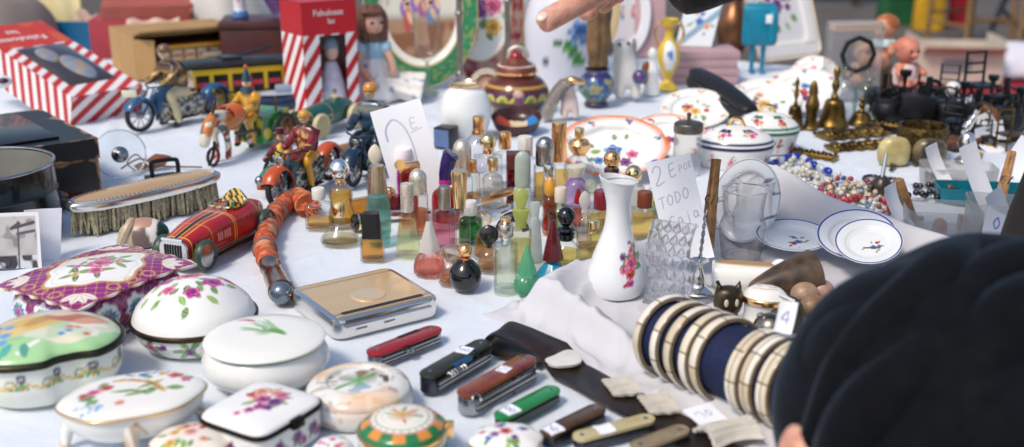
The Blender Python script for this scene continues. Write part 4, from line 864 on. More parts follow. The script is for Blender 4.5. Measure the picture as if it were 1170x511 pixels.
q = random.Random(5); e = Vector(hs[-1]); part('tassel', [tube([e+Vector((q.uniform(-.012, .004), q.uniform(-.008, .012), q.uniform(-.006, .006))), e+Vector((q.uniform(.0, .018), q.uniform(-.02, .006), q.uniform(-.011, .006)))], [.0022, .001], 5) for i in range(40)], pm('orange_tassel', '#c9643c', .85, 0, .3, 200), t)
for k in (14, 20, 27, 34, 40): part('wrap_band', tube([Vector(hs[k])+(Vector(hs[k+1])-Vector(hs[k])).normalized().cross(Vector((0, 0, 1)))*rad[k]*1.04*math.cos(j*.4)+Vector((0, 0, rad[k]*1.04*math.sin(j*.4))) for j in range(16)], .0011, 6, True), pm('grey_braid', '#6d6a70', .6), t)
f0, f1 = Vector(hs[0]), Vector(hs[9]); part('ferrule', tube([f1, f1.lerp(f0, .12), f1.lerp(f0, .14), f1.lerp(f0, .45), f1.lerp(f0, .47), f1.lerp(f0, .8), f0], [.0115, .0118, .0108, .0112, .0118, .012, .0135], 24), pm('copper_silver', '#c4a48c', .22, 1, .3, 60), t)
part('pommel', mv(ell(.0125, .0125, .012), f0.x+.001, f0.y-.004, .0125), pm('grey_ball', '#7f8a94', .2, .7), t)
# ---- silver case with ribbed lid ----
c, _, a = span((370, 366), (460, 332)); cc = (at(343, 350)+at(400, 398)+at(495, 356)+at(428, 324))/4; a = R(-56)
t = thing('cigarette_case', 'rectangular gilt cigarette case with ribbed lid and silver sides', 'case', cc, a); cx, cy_ = .108, .115
rr_ = lambda hx, hy, r: [(sx*(hx-r)+r*math.cos(A), sy*(hy-r)+r*math.sin(A)) for sx, sy, A0 in ((1, 1, 0), (-1, 1, PI/2), (-1, -1, PI), (1, -1, 1.5*PI)) for A in [A0+k*PI/10 for k in range(6)]]
part('case_body', prism(rr_(cx/2, cy_/2, .012), 0, .0205, .0035), SILVER, t)
rib, rt_, rp_ = newmat('ribbed_reflection_tint'); rp_.inputs['Metallic'].default_value = .6; rp_.inputs['Roughness'].default_value = .2; rp_.inputs['Base Color'].default_value = (*lin('#fad09a'), 1)  # warm reflection on silver painted into the lid and disc colours
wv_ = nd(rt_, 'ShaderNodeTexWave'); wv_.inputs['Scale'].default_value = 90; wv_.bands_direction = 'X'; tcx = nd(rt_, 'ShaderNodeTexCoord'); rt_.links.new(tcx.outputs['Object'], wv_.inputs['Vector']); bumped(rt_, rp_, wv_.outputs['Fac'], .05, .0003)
def ridge(u, v):
    x = (u-.5)*(cx-.014); y = (v-.5)*(cy_-.014); g = np.where(np.hypot((x-.012)/.021, (y+.0)/.021) < 1, 1., 0); b = sst(.0, .1, np.abs(np.abs(x)-.041)-.004)
    return x, y, .0212+.00025*np.abs(np.sin(x*95))*(1-g)-.001*(np.abs(np.abs(x)-.04) < .0028)
part('lid', shell(grid(140, 12, ridge), .0015), rib, t); part('monogram_disc', lathe([(0, .0221), (.017, .0221), (.0172, .021)], 60, None, 1, 1, (.01, 0, 0)), pm('pale_reflection_tint', '#ffdcae', .2, .6, .03), t)
part('dark_slot', [box(.006, cy_*.76, .0006, (s*.0412, 0, .0213)) for s in (1,)], STEELD, t); part('hinge', [tube([(cx/2+.001, -cy_*.4, .013), (cx/2+.001, cy_*.4, .013)], .0016)], SILVER, t)
part('push_catch', [box(.002, .012, .003, (cx/2+.0005, y, .006), .0006) for y in (-.03, .0)], SILVER, t)
t = thing('wick_lighter', 'short gilt tube with two steel knobs beside the gilt case', 'lighter', at(334, 342), R(-62)); part('tube', tube([(-.012, 0, .008), (.03, 0, .008)], .0058, 20), pm('copper_gilt', '#c98a58', .22, 1), t); part('knob', [mv(lathe(sp([(0, -.006), (.006, -.004), (.0068, 0), (.005, .005), (0, .006)], 3), 16), -.017, 0, .008, 0, PI/2), ball(.0055, (-.006, -.011, .0055)), ball(.0042, (.006, -.011, .0042))], STEELD, t)
# ================= printed boxes and tin toys at the back =================
def stripes(x, y, per, ph=0): return sst(-.08, .08, np.sin((x+y)*2*PI/per+ph))
# ---- striped doll box lying tilted ----
p0 = pt(163, 97, 626); p1 = pt(62, 33, 592); e1 = (p1-p0).normalized(); e2 = Vector((0, 0, 1)).cross(e1).normalized(); e3 = e1.cross(e2).normalized()
Lb, Wb, Hb = .31, .145, .072
M = Matrix((( *[e1[i] for i in (0,)], e2[0], e3[0], 0), (e1[1], e2[1], e3[1], 0), (e1[2], e2[2], e3[2], 0), (0, 0, 0, 1)))
org2 = p0-e3*Hb+e1*Lb/2+e2*Wb/2
t = thing('doll_box', 'red and white striped cardboard toy box lying tilted on its back, window on top', 'box', org2); t.rotation_euler = M.to_euler()
def lyp(x, y, z):
    p = Pt(x, y, '#ebe6e4', .001); end = x < -Lb/2+.001; lng = np.abs(y) > Wb/2-.001; top = z > Hb-.001
    p.mix(end*stripes(y*.8, z, .034), '#b8141f'); p.mix(lng*stripes(x, -.25*z, .026), '#b8141f'); p.mix(top*stripes(x, .7*y, .03), '#c22a22'); p.mix(top*(x > .055), '#c4382c'); p.mix(top*(x > .055)*sst(.6, .75, vnoise(x, y, 40, 3))*.4, '#d9744c')
    p.mix(top*(np.abs(y) < Wb*.33)*(x < .05)*(x > -.115), '#3a2a26'); return p.C
part('carton', gbox(Lb, Wb, Hb, .0018), LITHO, t, lyp)
part('window', mv(grid(20, 20, lambda u, v: ((u-.5)*.165, (v-.5)*Wb*.66, .014*np.sin(u*PI)**.5*np.sin(v*PI)**.5)), -.0325, 0, Hb+.001), thin('cellophane', '#f8f8f8', '#c8ccd0', .12), t)
part('doll_inside', [mv(ell(.05, .022, .009), -.05, -.012, Hb), mv(ell(.03, .018, .008), .01, .01, Hb)], pm('blue_doll_dress', '#7f8fa8', .7, 0, .5, 50, dark='#b09a78'), t)
WT = pm('white_print', '#f2eeec', .5)
type_text('lettering', 'Fabulosas', .026, WT, t, (.088, 0.012, Hb+.0006), (0, 0, R(-90)+PI)); type_text('lettering', 'las', .024, WT, t, (.118, 0.012, Hb+.0006), (0, 0, R(-90)+PI))
# ---- upright red doll box ----
aL, aR = at(341, 131), at(411, 127); dx = aR-aL; a = math.atan2(dx.y, dx.x); Wd, Dd, Hd = .108, .088, .203
a = R(36); aL = at(351, 134); ctr = aL+Matrix.Rotation(a, 3, 'Z') @ Vector((Wd/2, Dd/2, 0)); t = thing('doll_box', 'upright red toy box with white diagonal stripes and a doll behind its window', 'box', ctr, a)
wx0, wx1, wz1 = -Wd*.2, Wd*.28, Hd*.7
def upp(x, y, z):
    p = Pt(x, z, '#ece8e8', .0008); fr = y < -Dd/2+.001; sd = x < -Wd/2+.001
    p.mix((1-fr)*(1-sd)*1., '#b01020'); p.mix(fr*stripes(x, -z*.75, .03), '#b8101c'); p.mix(sd*stripes(-y, -z*.75, .034), '#b8101c'); p.mix((z > Hd*.71)*1., '#c00f20'); p.mix((z > Hd*.71)*sd*1., '#b50c1a'); return p.C
S = []
def fpanel(x0, x1, z0, z1): nu = int((x1-x0)/.0016)+2; nv = int((z1-z0)/.0016)+2; return shell(grid(nu, nv, lambda u, v: (x0+(x1-x0)*u, -Dd/2+0*u, z0+(z1-z0)*v)), .0012)
S = [fpanel(-Wd/2, wx0, 0, Hd), fpanel(wx0, wx1, wz1, Hd), fpanel(wx1, Wd/2, 0, Hd), fpanel(wx0, wx1, 0, .012)]
S.append(shell(grid(40, 110, lambda u, v: (-Wd/2+0*u, Dd/2-(Dd-.001)*u, Hd*v)), .0012)); S.append(shell(grid(4, 4, lambda u, v: (Wd/2+0*u, -Dd/2+Dd*u, Hd*v)), .0012)); S.append(shell(grid(4, 4, lambda u, v: (Wd/2-Wd*u, Dd/2+0*u, Hd*v)), .0012)); S.append(shell(grid(30, 30, lambda u, v: (-Wd/2+Wd*u, -Dd/2+Dd*v, Hd+0*u)), .0012))
part('carton', S, LITHO, t, upp); part('backing', box(Wd*.9, .002, Hd*.9, (0, Dd*.3, .005)), pm('red_backing', '#a81226', .7), t)
part('window', grid(3, 3, lambda u, v: (wx0+(wx1-wx0)*u, -Dd/2+.003+0*u, .012+(wz1-.012)*v)), thin('cellophane', '#f8f8f8', '#c8ccd0', .12), t)
d = part('doll', [lathe(sp([(.03, .02), (.022, .06), (.012, .088), (.006, .092)], 5), 24, None, 1, .7, (.01, -.022, 0))], pm('white_lilac_dress', '#d9cfe2', .8, 0, .2, 60), t)
part('doll_head', mv(ell(.0125, .0125, .016), .01, -.026, .11), pm('doll_skin', '#e4b7a2', .35), d); part('bonnet', mv(lathe(sp([(.0145, .006), (.0145, .016), (.009, .026), (0, .029)], 4), 24), .01, -.022, .108), pm('grey_blue_bonnet', '#7d8ea2', .7), d)
type_text('lettering', 'Fabulosas', .0155, WT, t, (-.002, -Dd/2-.0006, Hd*.9), (PI/2, 0, 0)); type_text('lettering', 'las', .014, WT, t, (.003, -Dd/2-.0006, Hd*.825), (PI/2, 0, 0))
# ---- doll sitting beside ----
c = at(428, 113); t = thing('doll', 'doll with brown bob and pale blue dress sitting by the red box', 'doll', c, R(16)); t.scale = (1.0,)*3; DS = pm('doll_skin', '#e2b09a', .35)
def dress(x, y, z): p = Pt(x, z, '#e6e2dc', .001); p.mix(sst(.078, .082, z), '#9cc4d6'); p.band(z, .07, .08, '#dfe6ea'); p.mix((z < .07)*sst(.72, .8, vnoise(x, y+z, 110, 3)), '#7a92b4'); return p.C
part('dress', [lathe(sp([(.05, .0), (.056, .012), (.044, .04), (.024, .074), (.023, .095), (.017, .112), (.008, .116)], 6), 60, lambda a: 1+.05*math.sin(9*a)), mv(lathe(sp([(.022, 0), (.034, .03), (.044, .07), (.05, .095), (.03, .092)], 5), 50, lambda a: 1+.07*math.sin(8*a), .62, 1), .0, -.004, .04, 0, R(103), R(-14))], painted('printed_cloth', .85), t, dress)
part('body', [tube(sp([(-.02, -.008, .1), (-.03, -.02, .07), (-.012, -.042, .045)], 5), .0075, 10), tube(sp([(.022, -.006, .1), (.032, -.022, .075), (.03, -.045, .055)], 5), .0075, 10), ball(.008, (-.01, -.044, .043)), lathe([(.009, .11), (.009, .128)], 14)], DS, t)
h = part('head', mv(ell(.0235, .023, .028), .0, -.004, .148), DS, t)
part('eye', [mv(ell(.0035, .002, .003), s*.009+.006, -.0265, .15) for s in (-1, 1)], BLACKP, h); part('mouth', mv(ell(.0035, .0015, .0015), .006, -.0258, .135), pm('doll_lips', '#c45a5a', .4), h)
part('hair', [mv(lathe(sp([(.03, -.035), (.031, -.005), (.029, .012), (.018, .029), (0, .0335)], 5), 40, lambda a: (1+.03*math.sin(14*a))*(.72 if -2.15 < math.atan2(math.sin(a), math.cos(a)) < -.75 else 1)), 0, .001, .15), mv(ell(.024, .009, .008), .0, -.022, .169)], pm('brown_doll_hair', '#6e4838', .55, 0, .3, 150, .4, 400), h)
for s in (-1, 1): part('sleeve', mv(ell(.012, .013, .014), s*.024, -.006, .1), pm('pale_blue_cloth', '#a9cddd', .85), t)
# ---- blue tray with yellow paper, red folder ----
t = thing('tray', 'blue plastic tray holding yellow paper bags, behind the striped box', 'tray', at(62, 57)+Vector((0, .07, 0)), R(-6)); BL = pm('blue_plastic', '#0c5f8a', .35, 0, .1)
part('tray_body', [box(.24, .004, .07, (0, -.07, 0)), box(.24, .004, .07, (0, .07, 0)), box(.004, .136, .07, (-.118, 0, 0)), box(.004, .136, .07, (.118, 0, 0)), box(.232, .136, .003)], BL, t)
part('shelf_tag', box(.012, .002, .01, (-.05, -.0735, .055)), WHITEP, t)
t = thing('paper_bag', 'pale yellow paper bags standing folded in the blue tray', 'paper bag', at(62, 57)+Vector((0, .07, .004)), R(-6)); YP = pm('yellow_paper', '#e0d2a0', .8, 0, .12, 20, .3, 40); PP = pm('pinkish_paper', '#d8b8a4', .8, 0, .2, 30, .3, 60)
part('bag_sheet', shell(grid(12, 12, lambda u, v: (-.1+.13*u, -.03+.02*v+.004*np.sin(u*5), .19*v+.01*u)), .004), YP, t); part('bag_sheet', shell(grid(14, 12, lambda u, v: (-.01+.075*u, -.05+.03*v+.006*np.sin(u*7+v*3), .12*v+.01*np.sin(u*4))), .004), YP, t); part('bag_sheet', shell(grid(14, 10, lambda u, v: (.055+.055*u, -.055+.02*v+.006*np.sin(u*9+v*5), .085*v+.008*np.sin(u*6))), .004), PP, t)
t = thing('folder_box', 'red cardboard folder box with terracotta flaps beside the blue tray', 'box', at(160, 66)+Vector((0, .06, 0)), R(9)); RB = pm('red_board', '#a3303a', .6, 0, .15, 20); TB = pm('terracotta_board', '#a05044', .7, 0, .15, 20)
part('box_body', box(.235, .12, .09, (0, 0, 0), .002), RB, t); part('flap', [mv(box(.21, .07, .004), .012, -.02, .105, R(38)), mv(box(.21, .06, .004), .012, .01, .122, R(20)), mv(box(.2, .012, .028), .012, -.05, .0905)], TB, t); part('wrapping', shell(grid(20, 12, lambda u, v: (-.03+.12*u, -.062-.012*np.sin(v*3), .06+.03*v+.004*np.sin(u*14))), .001), PP, t)
# ---- open cardboard box with a tin bus in it ----
q0, q1 = at(158, 93), at(283, 74); d = q1-q0; a = math.atan2(d.y, d.x); a = R(34); Wc, Dc, Hc = .235, .19, .088
ctr = q0+Matrix.Rotation(a, 3, 'Z') @ Vector((Wc/2, Dc/2, 0)); KB = pm('brown_cardboard', '#b08a58', .8, 0, .12, 14, .15, 60)
t = thing('cardboard_box', 'open brown cardboard box lying on its side behind the tin toys', 'box', ctr, a)
part('box_body', [box(Wc, Dc, .003), box(.003, Dc, Hc, (-Wc/2, 0, .003)), box(.003, Dc, Hc, (Wc/2, 0, .003)), box(Wc, .003, Hc, (0, Dc/2, .003)), box(Wc+.003, Dc, .003, (0, 0, Hc+.003))], KB, t)
part('flap', mv(box(Wc, .05, .003), 0, -Dc/2-.018, Hc+.012, R(-14)), KB, t); part('flap', mv(box(.003, .05, Hc*.95), -Wc/2+.014, -Dc/2-.02, .004, 0, 0, R(38)), KB, t)
def vehicle(t, L, W, H, base, roof, band, win, nwin, frame):
    def f(x, y, z):
        p = Pt(np.where(np.abs(y) > W/2-.001, x, y), z, base, .0008); s = (np.abs(y) > W/2-.0012) | (np.abs(x) > L/2-.0012)
        u = ((p.x/(L/nwin)) % 1); p.mix(s*(np.abs(u-.5) < .37)*(z > H*.42)*(z < H*.86), win); p.mix(s*(np.abs(u-.5) < .33)*(z > H*.55)*(z < H*.66), '#b83a4a'); p.mix(s*(1-sst(.03, .06, np.abs(u)))*1., frame); p.band(z, H*.36, H*.41, band); p.band(z, .0, H*.06, band); p.mix(s*(np.abs(u-.5) < .34)*(z > H*.1)*(z < H*.32), base); return p.C
    part('bus_body', mv(gbox(L, W, H, .0016), 0, 0, .008), TIN, t, lambda x, y, z: f(x, y, z-.008))
    part('roof', hull([(-L*.53, W*.5, H+.006, H+.012), (-L*.48, W*.54, H+.006, H+.018), (L*.48, W*.54, H+.006, H+.018), (L*.53, W*.5, H+.006, H+.012)], 24, 2.5, 3), roof, t)
    for sx in (-.3, .3):
        for sy in (-1, 1): wheel(t, L*sx, sy*W*.42, .0095, .006, RUB, STEELD, 0)
c0 = ctr+Matrix.Rotation(a, 3, 'Z') @ Vector((.035, -.075, .012)); t = thing('toy_bus', 'maroon tin bus with a yellow roof edge lying in the cardboard box', 'toy bus', c0, a)
vehicle(t, .215, .06, .046, '#6a1a20', pm('tin_maroon_roof', '#5a161a', .3, 0, .2, coat=.3), '#d8a52e', '#c8b48a', 8, '#d8a52e'); part('roof_edge', [box(.22, .004, .007, (0, s*.033, .052)) for s in (-1, 1)], pm('tin_yellow', '#d39a22', .3, coat=.3), t); part('sign_board', box(.07, .002, .009, (.02, -.036, .03)), pm('tin_cream', '#d9d3bc', .4), t)
t = thing('toy_figures', 'pale blue tin funnels standing in the open end of the cardboard box', 'toy', ctr+Matrix.Rotation(a, 3, 'Z') @ Vector((-.1, -.055, .0035)), a); part('funnel', [tube([(0, 0, 0), (0, 0, .075)], .008, 14), tube([(.03, .012, 0), (.03, .012, .07)], .008, 14)], pm('pale_blue_tin', '#4f86a6', .4), t)
# ---- yellow and black tin tram ----
q0, q1 = at(222, 130), at(318, 109); d = q1-q0; a = R(24); c = at(282, 122); t = thing('toy_tram', 'yellow and black tin tram with a dark roof in front of the cardboard box', 'toy tram', c, a); t.scale = (1.15,)*3
vehicle(t, .17, .062, .062, '#d1ae22', pm('tin_black_roof', '#2a2522', .4, .2, .4, 40), '#1c1916', '#15130f', 6, '#d6b52c')
part('trolley_pole', [tube([(-.02, 0, .08), (.05, 0, .098)], .002), tube([(-.04, .01, .08), (.02, .004, .09)], .002), box(.03, .03, .006, (-.02, 0, .079))], STEELD, t)
# ---- dark red wooden box with things on it ----
q0 = at(272, 98); t = thing('wooden_box', 'dark red-brown wooden box behind the tin tram', 'box', at(300, 88)+Vector((0, .08, 0)), R(8)); MW = pm('mahogany', '#4a1a14', .4, 0, .35, 18, .1, 90)
part('box_body', box(.19, .14, .1, b=.003), MW, t); part('lid', box(.196, .146, .014, (0, 0, .1015), .004), MW, t); zt = .117
wb = at(300, 88)+Vector((0, .08, zt))
t = thing('glass_bowl', 'lilac cut-glass bowl on the dark red wooden box', 'bowl', wb+Vector((.035, .015, 0))); part('dish', lathe([(0, .002), (.022, .0), (.026, .006), (.04, .032), (.052, .052), (.049, .052), (.036, .032), (.022, .01), (0, .006)], 40, lobes(10, .05)), solid_glass('lilac_glass', '#c9a0cf', .06, 1.45, .45), t)
t = thing('salt_shaker', 'white china shaker with a blue foot on the dark red wooden box', 'shaker', wb+Vector((-.055, -.01, 0))); part('body', lathe(sp([(0, .0), (.017, 0), (.0165, .012), (.013, .02), (.0125, .05), (.008, .06), (0, .062)], 5), 40), CHINA, t, lambda x, y, z: Pt(x, z, '#e4e6ea').band(z, -.01, .016, '#4a78b0').spray(0, .038, .006, 2, (PINK, MAG), 3, 4, .4).C)
t = thing('cloth_pouch', 'pale grey cloth pouch slumped behind the cardboard box', 'pouch', at(250, 62)+Vector((-.02, .12, 0))); part('pouch_body', lathe(sp([(0, 0), (.13, .01), (.14, .07), (.1, .14), (.05, .165), (0, .17)], 5), 40, lambda a: 1+.08*math.sin(4*a)+.03*math.sin(9*a)), pm('pale_grey_cloth', '#c2beb8', .85, 0, .15, 12, .4, 20), t)
t = thing('cloth_pouch', 'brownish grey cloth bag slumped behind the striped box at the stall end', 'pouch', at(6, 66)+Vector((-.02, .06, 0))); part('pouch_body', lathe(sp([(0, 0), (.1, .01), (.11, .07), (.07, .13), (0, .15)], 5), 40, lambda a: 1+.08*math.sin(3*a)), pm('taupe_cloth', '#8d7f78', .85, 0, .25, 8, .4, 20), t)
# ---- blue tin motorcycle ----
a0, a1 = at(161, 151), at(248, 132); d = a0-a1; a = math.atan2(d.y, d.x); t = thing('toy_motorcycle', 'blue tin motorcycle with a crouching rider in striped brown jersey', 'toy motorcycle', (a0+a1)/2, a)
r = .0285; Lm = d.length*.98; H = motorbike(t, Lm, r, '#1d4f78', '#cbb98a', '#205a86', '#1c4c74', '#c4bc9a', .015)
def jersey(x, y, z): p = Pt(x, z, '#6a4a2c', .001); return p.mix(stripes(x*.6, z, .013), '#2a1d18').mix(stripes(x*.6, z, .026, 1.5)*.8*sst(.5, .7, np.sin((x*.6+z)*480)), '#d9b46a').C
rider(t, -Lm*.06, H*.84, .092, '#5a3d28', '#c9bd94', '#7a5a3a', '#e6d2b4', .45, pat=jersey)
wheel(t, -Lm*.12, -.022, .0125, .006, RUB, pm('blue_grey_tin', '#5f7f96', .3), 0); part('number_plate', mv(box(.026, .003, .012, b=.0008), Lm*.5+.012, -.006, r*2.12, 0, 0, R(-60)), pm('tin_cream', '#d9d3bc', .4), t); part('badge', mv(ell(.014, .0012, .006), Lm*.14, -.0125, H*.93), pm('tin_red_badge', '#a81a24', .3), t)
# ---- clown with donkey cart ----
c = at(293, 171); t = thing('toy_cart', 'tin clown in yellow driving a green cart behind a bucking donkey', 'toy', c, R(-112)); t.scale = (1.22,)*3
def camo(x, y, z): p = Pt(np.where(np.abs(y) > .02, x, y), z, '#14602c', .0008); return p.mix(sst(.55, .6, vnoise(p.x, z, 70, 3)), '#c8b83a').mix(sst(.6, .65, vnoise(p.x, z, 90, 6)), '#2f8a3c').C
part('cart_body', mv(gbox(.062, .042, .036, .0016), -.018, 0, .012), TIN, t, camo); OW = pm('orange_wheel', '#b3502c', .3, 0, .3, coat=.3)
for s in (-1, 1): wheel(t, -.03, s*.027, .0225, .006, RUB, OW, 8)
part('shaft', [tube([(.01, s*.017, .03), (.06, s*.013, .036)], .0018) for s in (-1, 1)], STEELD, t); part('whip_post', tube([(-.03, .014, .048), (-.03, .014, .066)], .0015), BRASS, t)
rider(t, .005, .044, .058, '#cf9420', '#d9a02a', '#143c4a', '#eac4a0', .12, hat='cone', y=.0)
def donk(x, y, z): p = Pt(x, z, '#d9d0bc', .0008); return p.mix(sst(.62, .68, vnoise(x+y, z, 120, 4))*.9, '#2f3a3c').mix(sst(.62, .68, vnoise(x, z+y, 80, 9)), '#c9762e').mix(sst(.7, .75, vnoise(x, z-y, 140, 2)), '#8d2f26').C
DV = [((.03, 0, .066), (.013, .012)), ((.048, 0, .052), (.014, .013)), ((.068, 0, .05), (.012, .011)), ((.082, 0, .062), .008), ((.096, 0, .05), .008), ((.104, 0, .034), .0075), ((.107, 0, .026), .005)]
DE = [(0, 1), (1, 2), (2, 3), (3, 4), (4, 5), (5, 6)]
for s in (-1, 1):
    for bx, pts_ in ((2, [(.072, s*.009, .036), (.07, s*.009, .018), (.073, s*.009, .004)]), (0, [(.03, s*.009, .046), (.022, s*.009, .03), (.028, s*.009, .014)])):
        k = bx
        for pp in pts_: DV.append((pp, .0042)); DE.append((k, len(DV)-1)); k = len(DV)-1
DV[0] = ((.034, 0, .06), (.013, .012))
dk = skin_mesh('donkey', [(Vector(p), r_) for p, r_ in DV], DE, TIN, t); repaint(dk, donk)
part('ear', [mv(ell(.003, .002, .011), .088, s*.006, .075, 0, R(-25)) for s in (-1, 1)], pm('tin_donkey_ear', '#3a2f28', .4), dk); part('saddle_cloth', mv(shell(grid(10, 12, lambda u, v: (.04+.02*u, .0155*np.cos(v*PI), .056+.013*np.sin(v*PI))), .001), 0, 0, 0), pm('tin_orange', '#d9662a', .3), dk); wheel(t, .09, 0, .012, .005, RUB, pm('tin_red_badge', '#a81a24', .3), 6); part('support', tube([(.085, 0, .03), (.09, 0, .012), (.1, .0, .003)], .0018), IRON, t)
# ---- orange motorcycle with sidecar ----
a0, a1 = at(319, 237), at(377, 206); d = a0-a1; a = math.atan2(d.y, d.x); t = thing('toy_motorcycle', 'orange tin motorcycle with a sidecar, rider in maroon and yellow', 'toy motorcycle', (a0+a1)/2, a)
r = .0265; Lm = d.length*1.0; H = motorbike(t, Lm, r, '#16464a', '#d0c8b0', '#c9501c', '#8d2f22', '#c8c4b4', .013)
rider(t, -Lm*.1, H*.82, .07, '#7a1a26', '#d19a22', '#c9962a', '#e6c09a', .12)
sd_ = -.042
def scp(x, y, z): p = Pt(x, y-sd_, '#a3241c', .0008); m = z > .026; p.mix(m*(np.hypot((x-.012)/.032, (y-sd_)/.0155) < 1.08), '#d9aa3c'); p.mix(m*(np.hypot((x-.012)/.03, (y-sd_)/.0138) < 1), '#1f7a4c'); p.band(z, .021, .0235, '#d9aa3c'); return p.C
part('sidecar', mv(hull([(-.042, .014, .012, .036), (-.02, .019, .008, .038), (.01, .018, .008, .036), (.034, .012, .01, .03), (.05, .003, .014, .022)], 90, 2.6, 12), 0, sd_, 0), TIN, t, scp)
wheel(t, -.018, sd_-.0215, .02, .006, RUB, RIM, 8); part('sidecar_screen', mv(shell(grid(6, 6, lambda u, v: (.0-.004*v, -.012+.024*u, .012*v)), .0008), .002, sd_, .036), STEEL, t); part('headlamp', mv(ball(.007), .046, sd_, .026), STEEL, t)
b2 = rider(t, -.018, .03, .056, '#6a1720', '#6a1720', '#5a1618', '#e9c29c', .1, hat='top', y=sd_, legs=False); part('shirt_front', mv(ell(.006, .007, .014), -.009, sd_, .05), pm('tin_yellow_shirt', '#d9b32e', .3), b2)
# ---- green tin racing car ----
c, _, a = span((345, 168), (396, 134)); t = thing('toy_car', 'dark green tin racing car with cream wheels and a round radiator', 'toy car', c, R(-118)); t.scale = (1.1,)*3; GR = '#14463e'
st2 = [(-.072, .004, .018, .03), (-.056, .014, .012, .042), (-.03, .02, .01, .047), (.0, .02, .01, .046), (.03, .0185, .01, .044), (.058, .0165, .011, .041)]
part('car_body', hull(st2, 90, 2.4, 16), TIN, t, lambda x, y, z: Pt(x, z, '#14504a', .0006).mottle(.3, 60, '#256a5e', 2).mix((1-sst(.0004, .001, np.abs(x-.005)))+(1-sst(.0004, .001, np.abs(x-.05)))+(1-sst(.0004, .001, np.abs(z-.03)))*(x > .005), '#c9b066').C)
part('radiator', xf(lathe([(0, 0), (.85, 0), (1, .001), (.95, .0035), (0, .004)], 30, None, .0165, .0165), Matrix.Translation((.057, 0, .026)) @ Matrix.Rotation(PI/2, 4, 'Y')), pm('tin_radiator', '#5f7a74', .3, .7), t)
CR = pm('cream_wheel', '#cfc29a', .4, 0, .2)
for x, y in ((.045, .028), (.045, -.028), (-.042, .028), (-.042, -.028)): wheel(t, x, y, .0195, .008, CR, pm('cream_disc', '#b8a878', .4), 0)
part('exhaust_rail', tube([(.04, -.022, .034), (-.03, -.023, .034), (-.06, -.018, .03)], .002), BRASS, t); part('windscreen', shell(grid(6, 6, lambda u, v: (-.008-.005*v, -.014+.028*u, .045+.014*v)), .0008), thin('clear_glass', '#f2f6f6', '#7f8c90'), t)
rider(t, -.03, .034, .03, '#1d5a50', '#1d5a50', '#2f6a5c', lean=.1, legs=False)
# ---- navy tin boat ----
c = at(322, 134); t = thing('toy_boat', 'navy blue tin boat with a white deck and a red figure aboard', 'toy boat', c+Vector((-.02, .05, 0)), R(14))
part('boat_hull', hull([(-.075, .012, .012, .03), (-.05, .024, .004, .034), (.02, .026, .003, .034), (.07, .013, .008, .038), (.09, .002, .02, .042)], 40, 2.4, 8), pm('tin_navy', '#0d1f42', .3, 0, .2, coat=.3), t); part('deck', mv(lathe([(0, 0), (1, 0), (1, .002), (0, .003)], 40, None, .06, .019), .0, 0, .0335), pm('tin_deck', '#b9c4d4', .4), t); part('cabin', box(.04, .024, .014, (.02, 0, .035), .003), pm('tin_grey_cabin', '#8d9cb0', .4), t)
part('sailor', lathe(sp([(.0, .034), (.008, .035), (.009, .05), (.005, .058), (.006, .063), (.005, .069), (0, .071)], 4), 20, None, 1, 1, (-.045, 0, 0)), pm('tin_red_badge', '#a81a24', .3), t)
# ---- dark motorcycle by the price card ----
a0, a1 = at(404, 214), at(444, 186); d = a0-a1; a = math.atan2(d.y, d.x); t = thing('toy_motorcycle', 'dark blue tin motorcycle with an upright rider beside the white price card', 'toy motorcycle', (a0+a1)/2, a); r = .0265; Lm = d.length*.96; H = motorbike(t, Lm, r, '#12293c', '#9aa8a0', '#143048', '#1a3a52', '#8a9a94', .013)
def gaunt(x, y, z): return Pt(x, z, '#22303a', .001).mottle(.8, 140, '#8a8270', 3, .5, .65).mottle(.8, 180, '#2c5a7a', 6, .55, .7).C
rider(t, -Lm*.1, H*.86, .088, '#22303a', '#2a3d48', '#c98a3a', '#dfc9a0', .1, pat=gaunt)
t = thing('wooden_stick', 'short round wooden stick lying behind the orange motorcycle', 'stick', at(412, 172), R(52)); part('rod', tube([(-.055, 0, .009), (.055, 0, .009)], .0085, 16), pm('turned_wood', '#a57a54', .5, 0, .25, 40), t)
# ================= the crowd of little perfume bottles =================
PROF = {'cyl': [(.93, 0), (1, .03), (1, .88), (.93, .95), (.5, 1), (.34, 1.0)],
 'box': [(.95, 0), (1, .03), (1, .86), (.94, .92), (.45, .96), (.36, 1.0)],
 'flask': [(.72, 0), (.95, .06), (1, .16), (.86, .34), (.55, .55), (.28, .75), (.22, 1.0)],
 'round': [(.5, 0), (.8, .08), (1, .4), (.92, .68), (.6, .9), (.34, 1.0)],
 'taper': [(.94, 0), (1, .03), (.86, .4), (.66, .8), (.5, .96), (.4, 1.0)],
 'hips': [(.9, 0), (1, .08), (.97, .3), (.8, .5), (.9, .72), (.8, .9), (.4, 1.0)],
 'waist': [(.8, 0), (.86, .05), (1, .45), (.92, .8), (.6, 1.0)],
 'dome': [(.95, 0), (1, .05), (.97, .4), (.8, .75), (.4, .97), (.3, 1.0)],
 'pyr': [(.96, 0), (1, .08), (.62, .55), (.3, .9), (.22, 1.0)],
 'shoulder': [(.95, 0), (1, .04), (1, .66), (.8, .84), (.34, .92), (.3, 1.0)]}
CLEAR = thin('clear_bottle_glass', '#f3f6f4', '#8d9a96'); SMOKE = thin('smoky_bottle_glass', '#e6e4dc', '#8a8070'); ROSY = thin('rosy_bottle_glass', '#f4dcd4', '#b58a7c')
def cyl(w, h, b=.08): r = w/2; return [(0, 0), (r*.96, 0), (r, h*.04), (r, h*(1-b)), (r*(1-b*1.2), h), (0, h)]
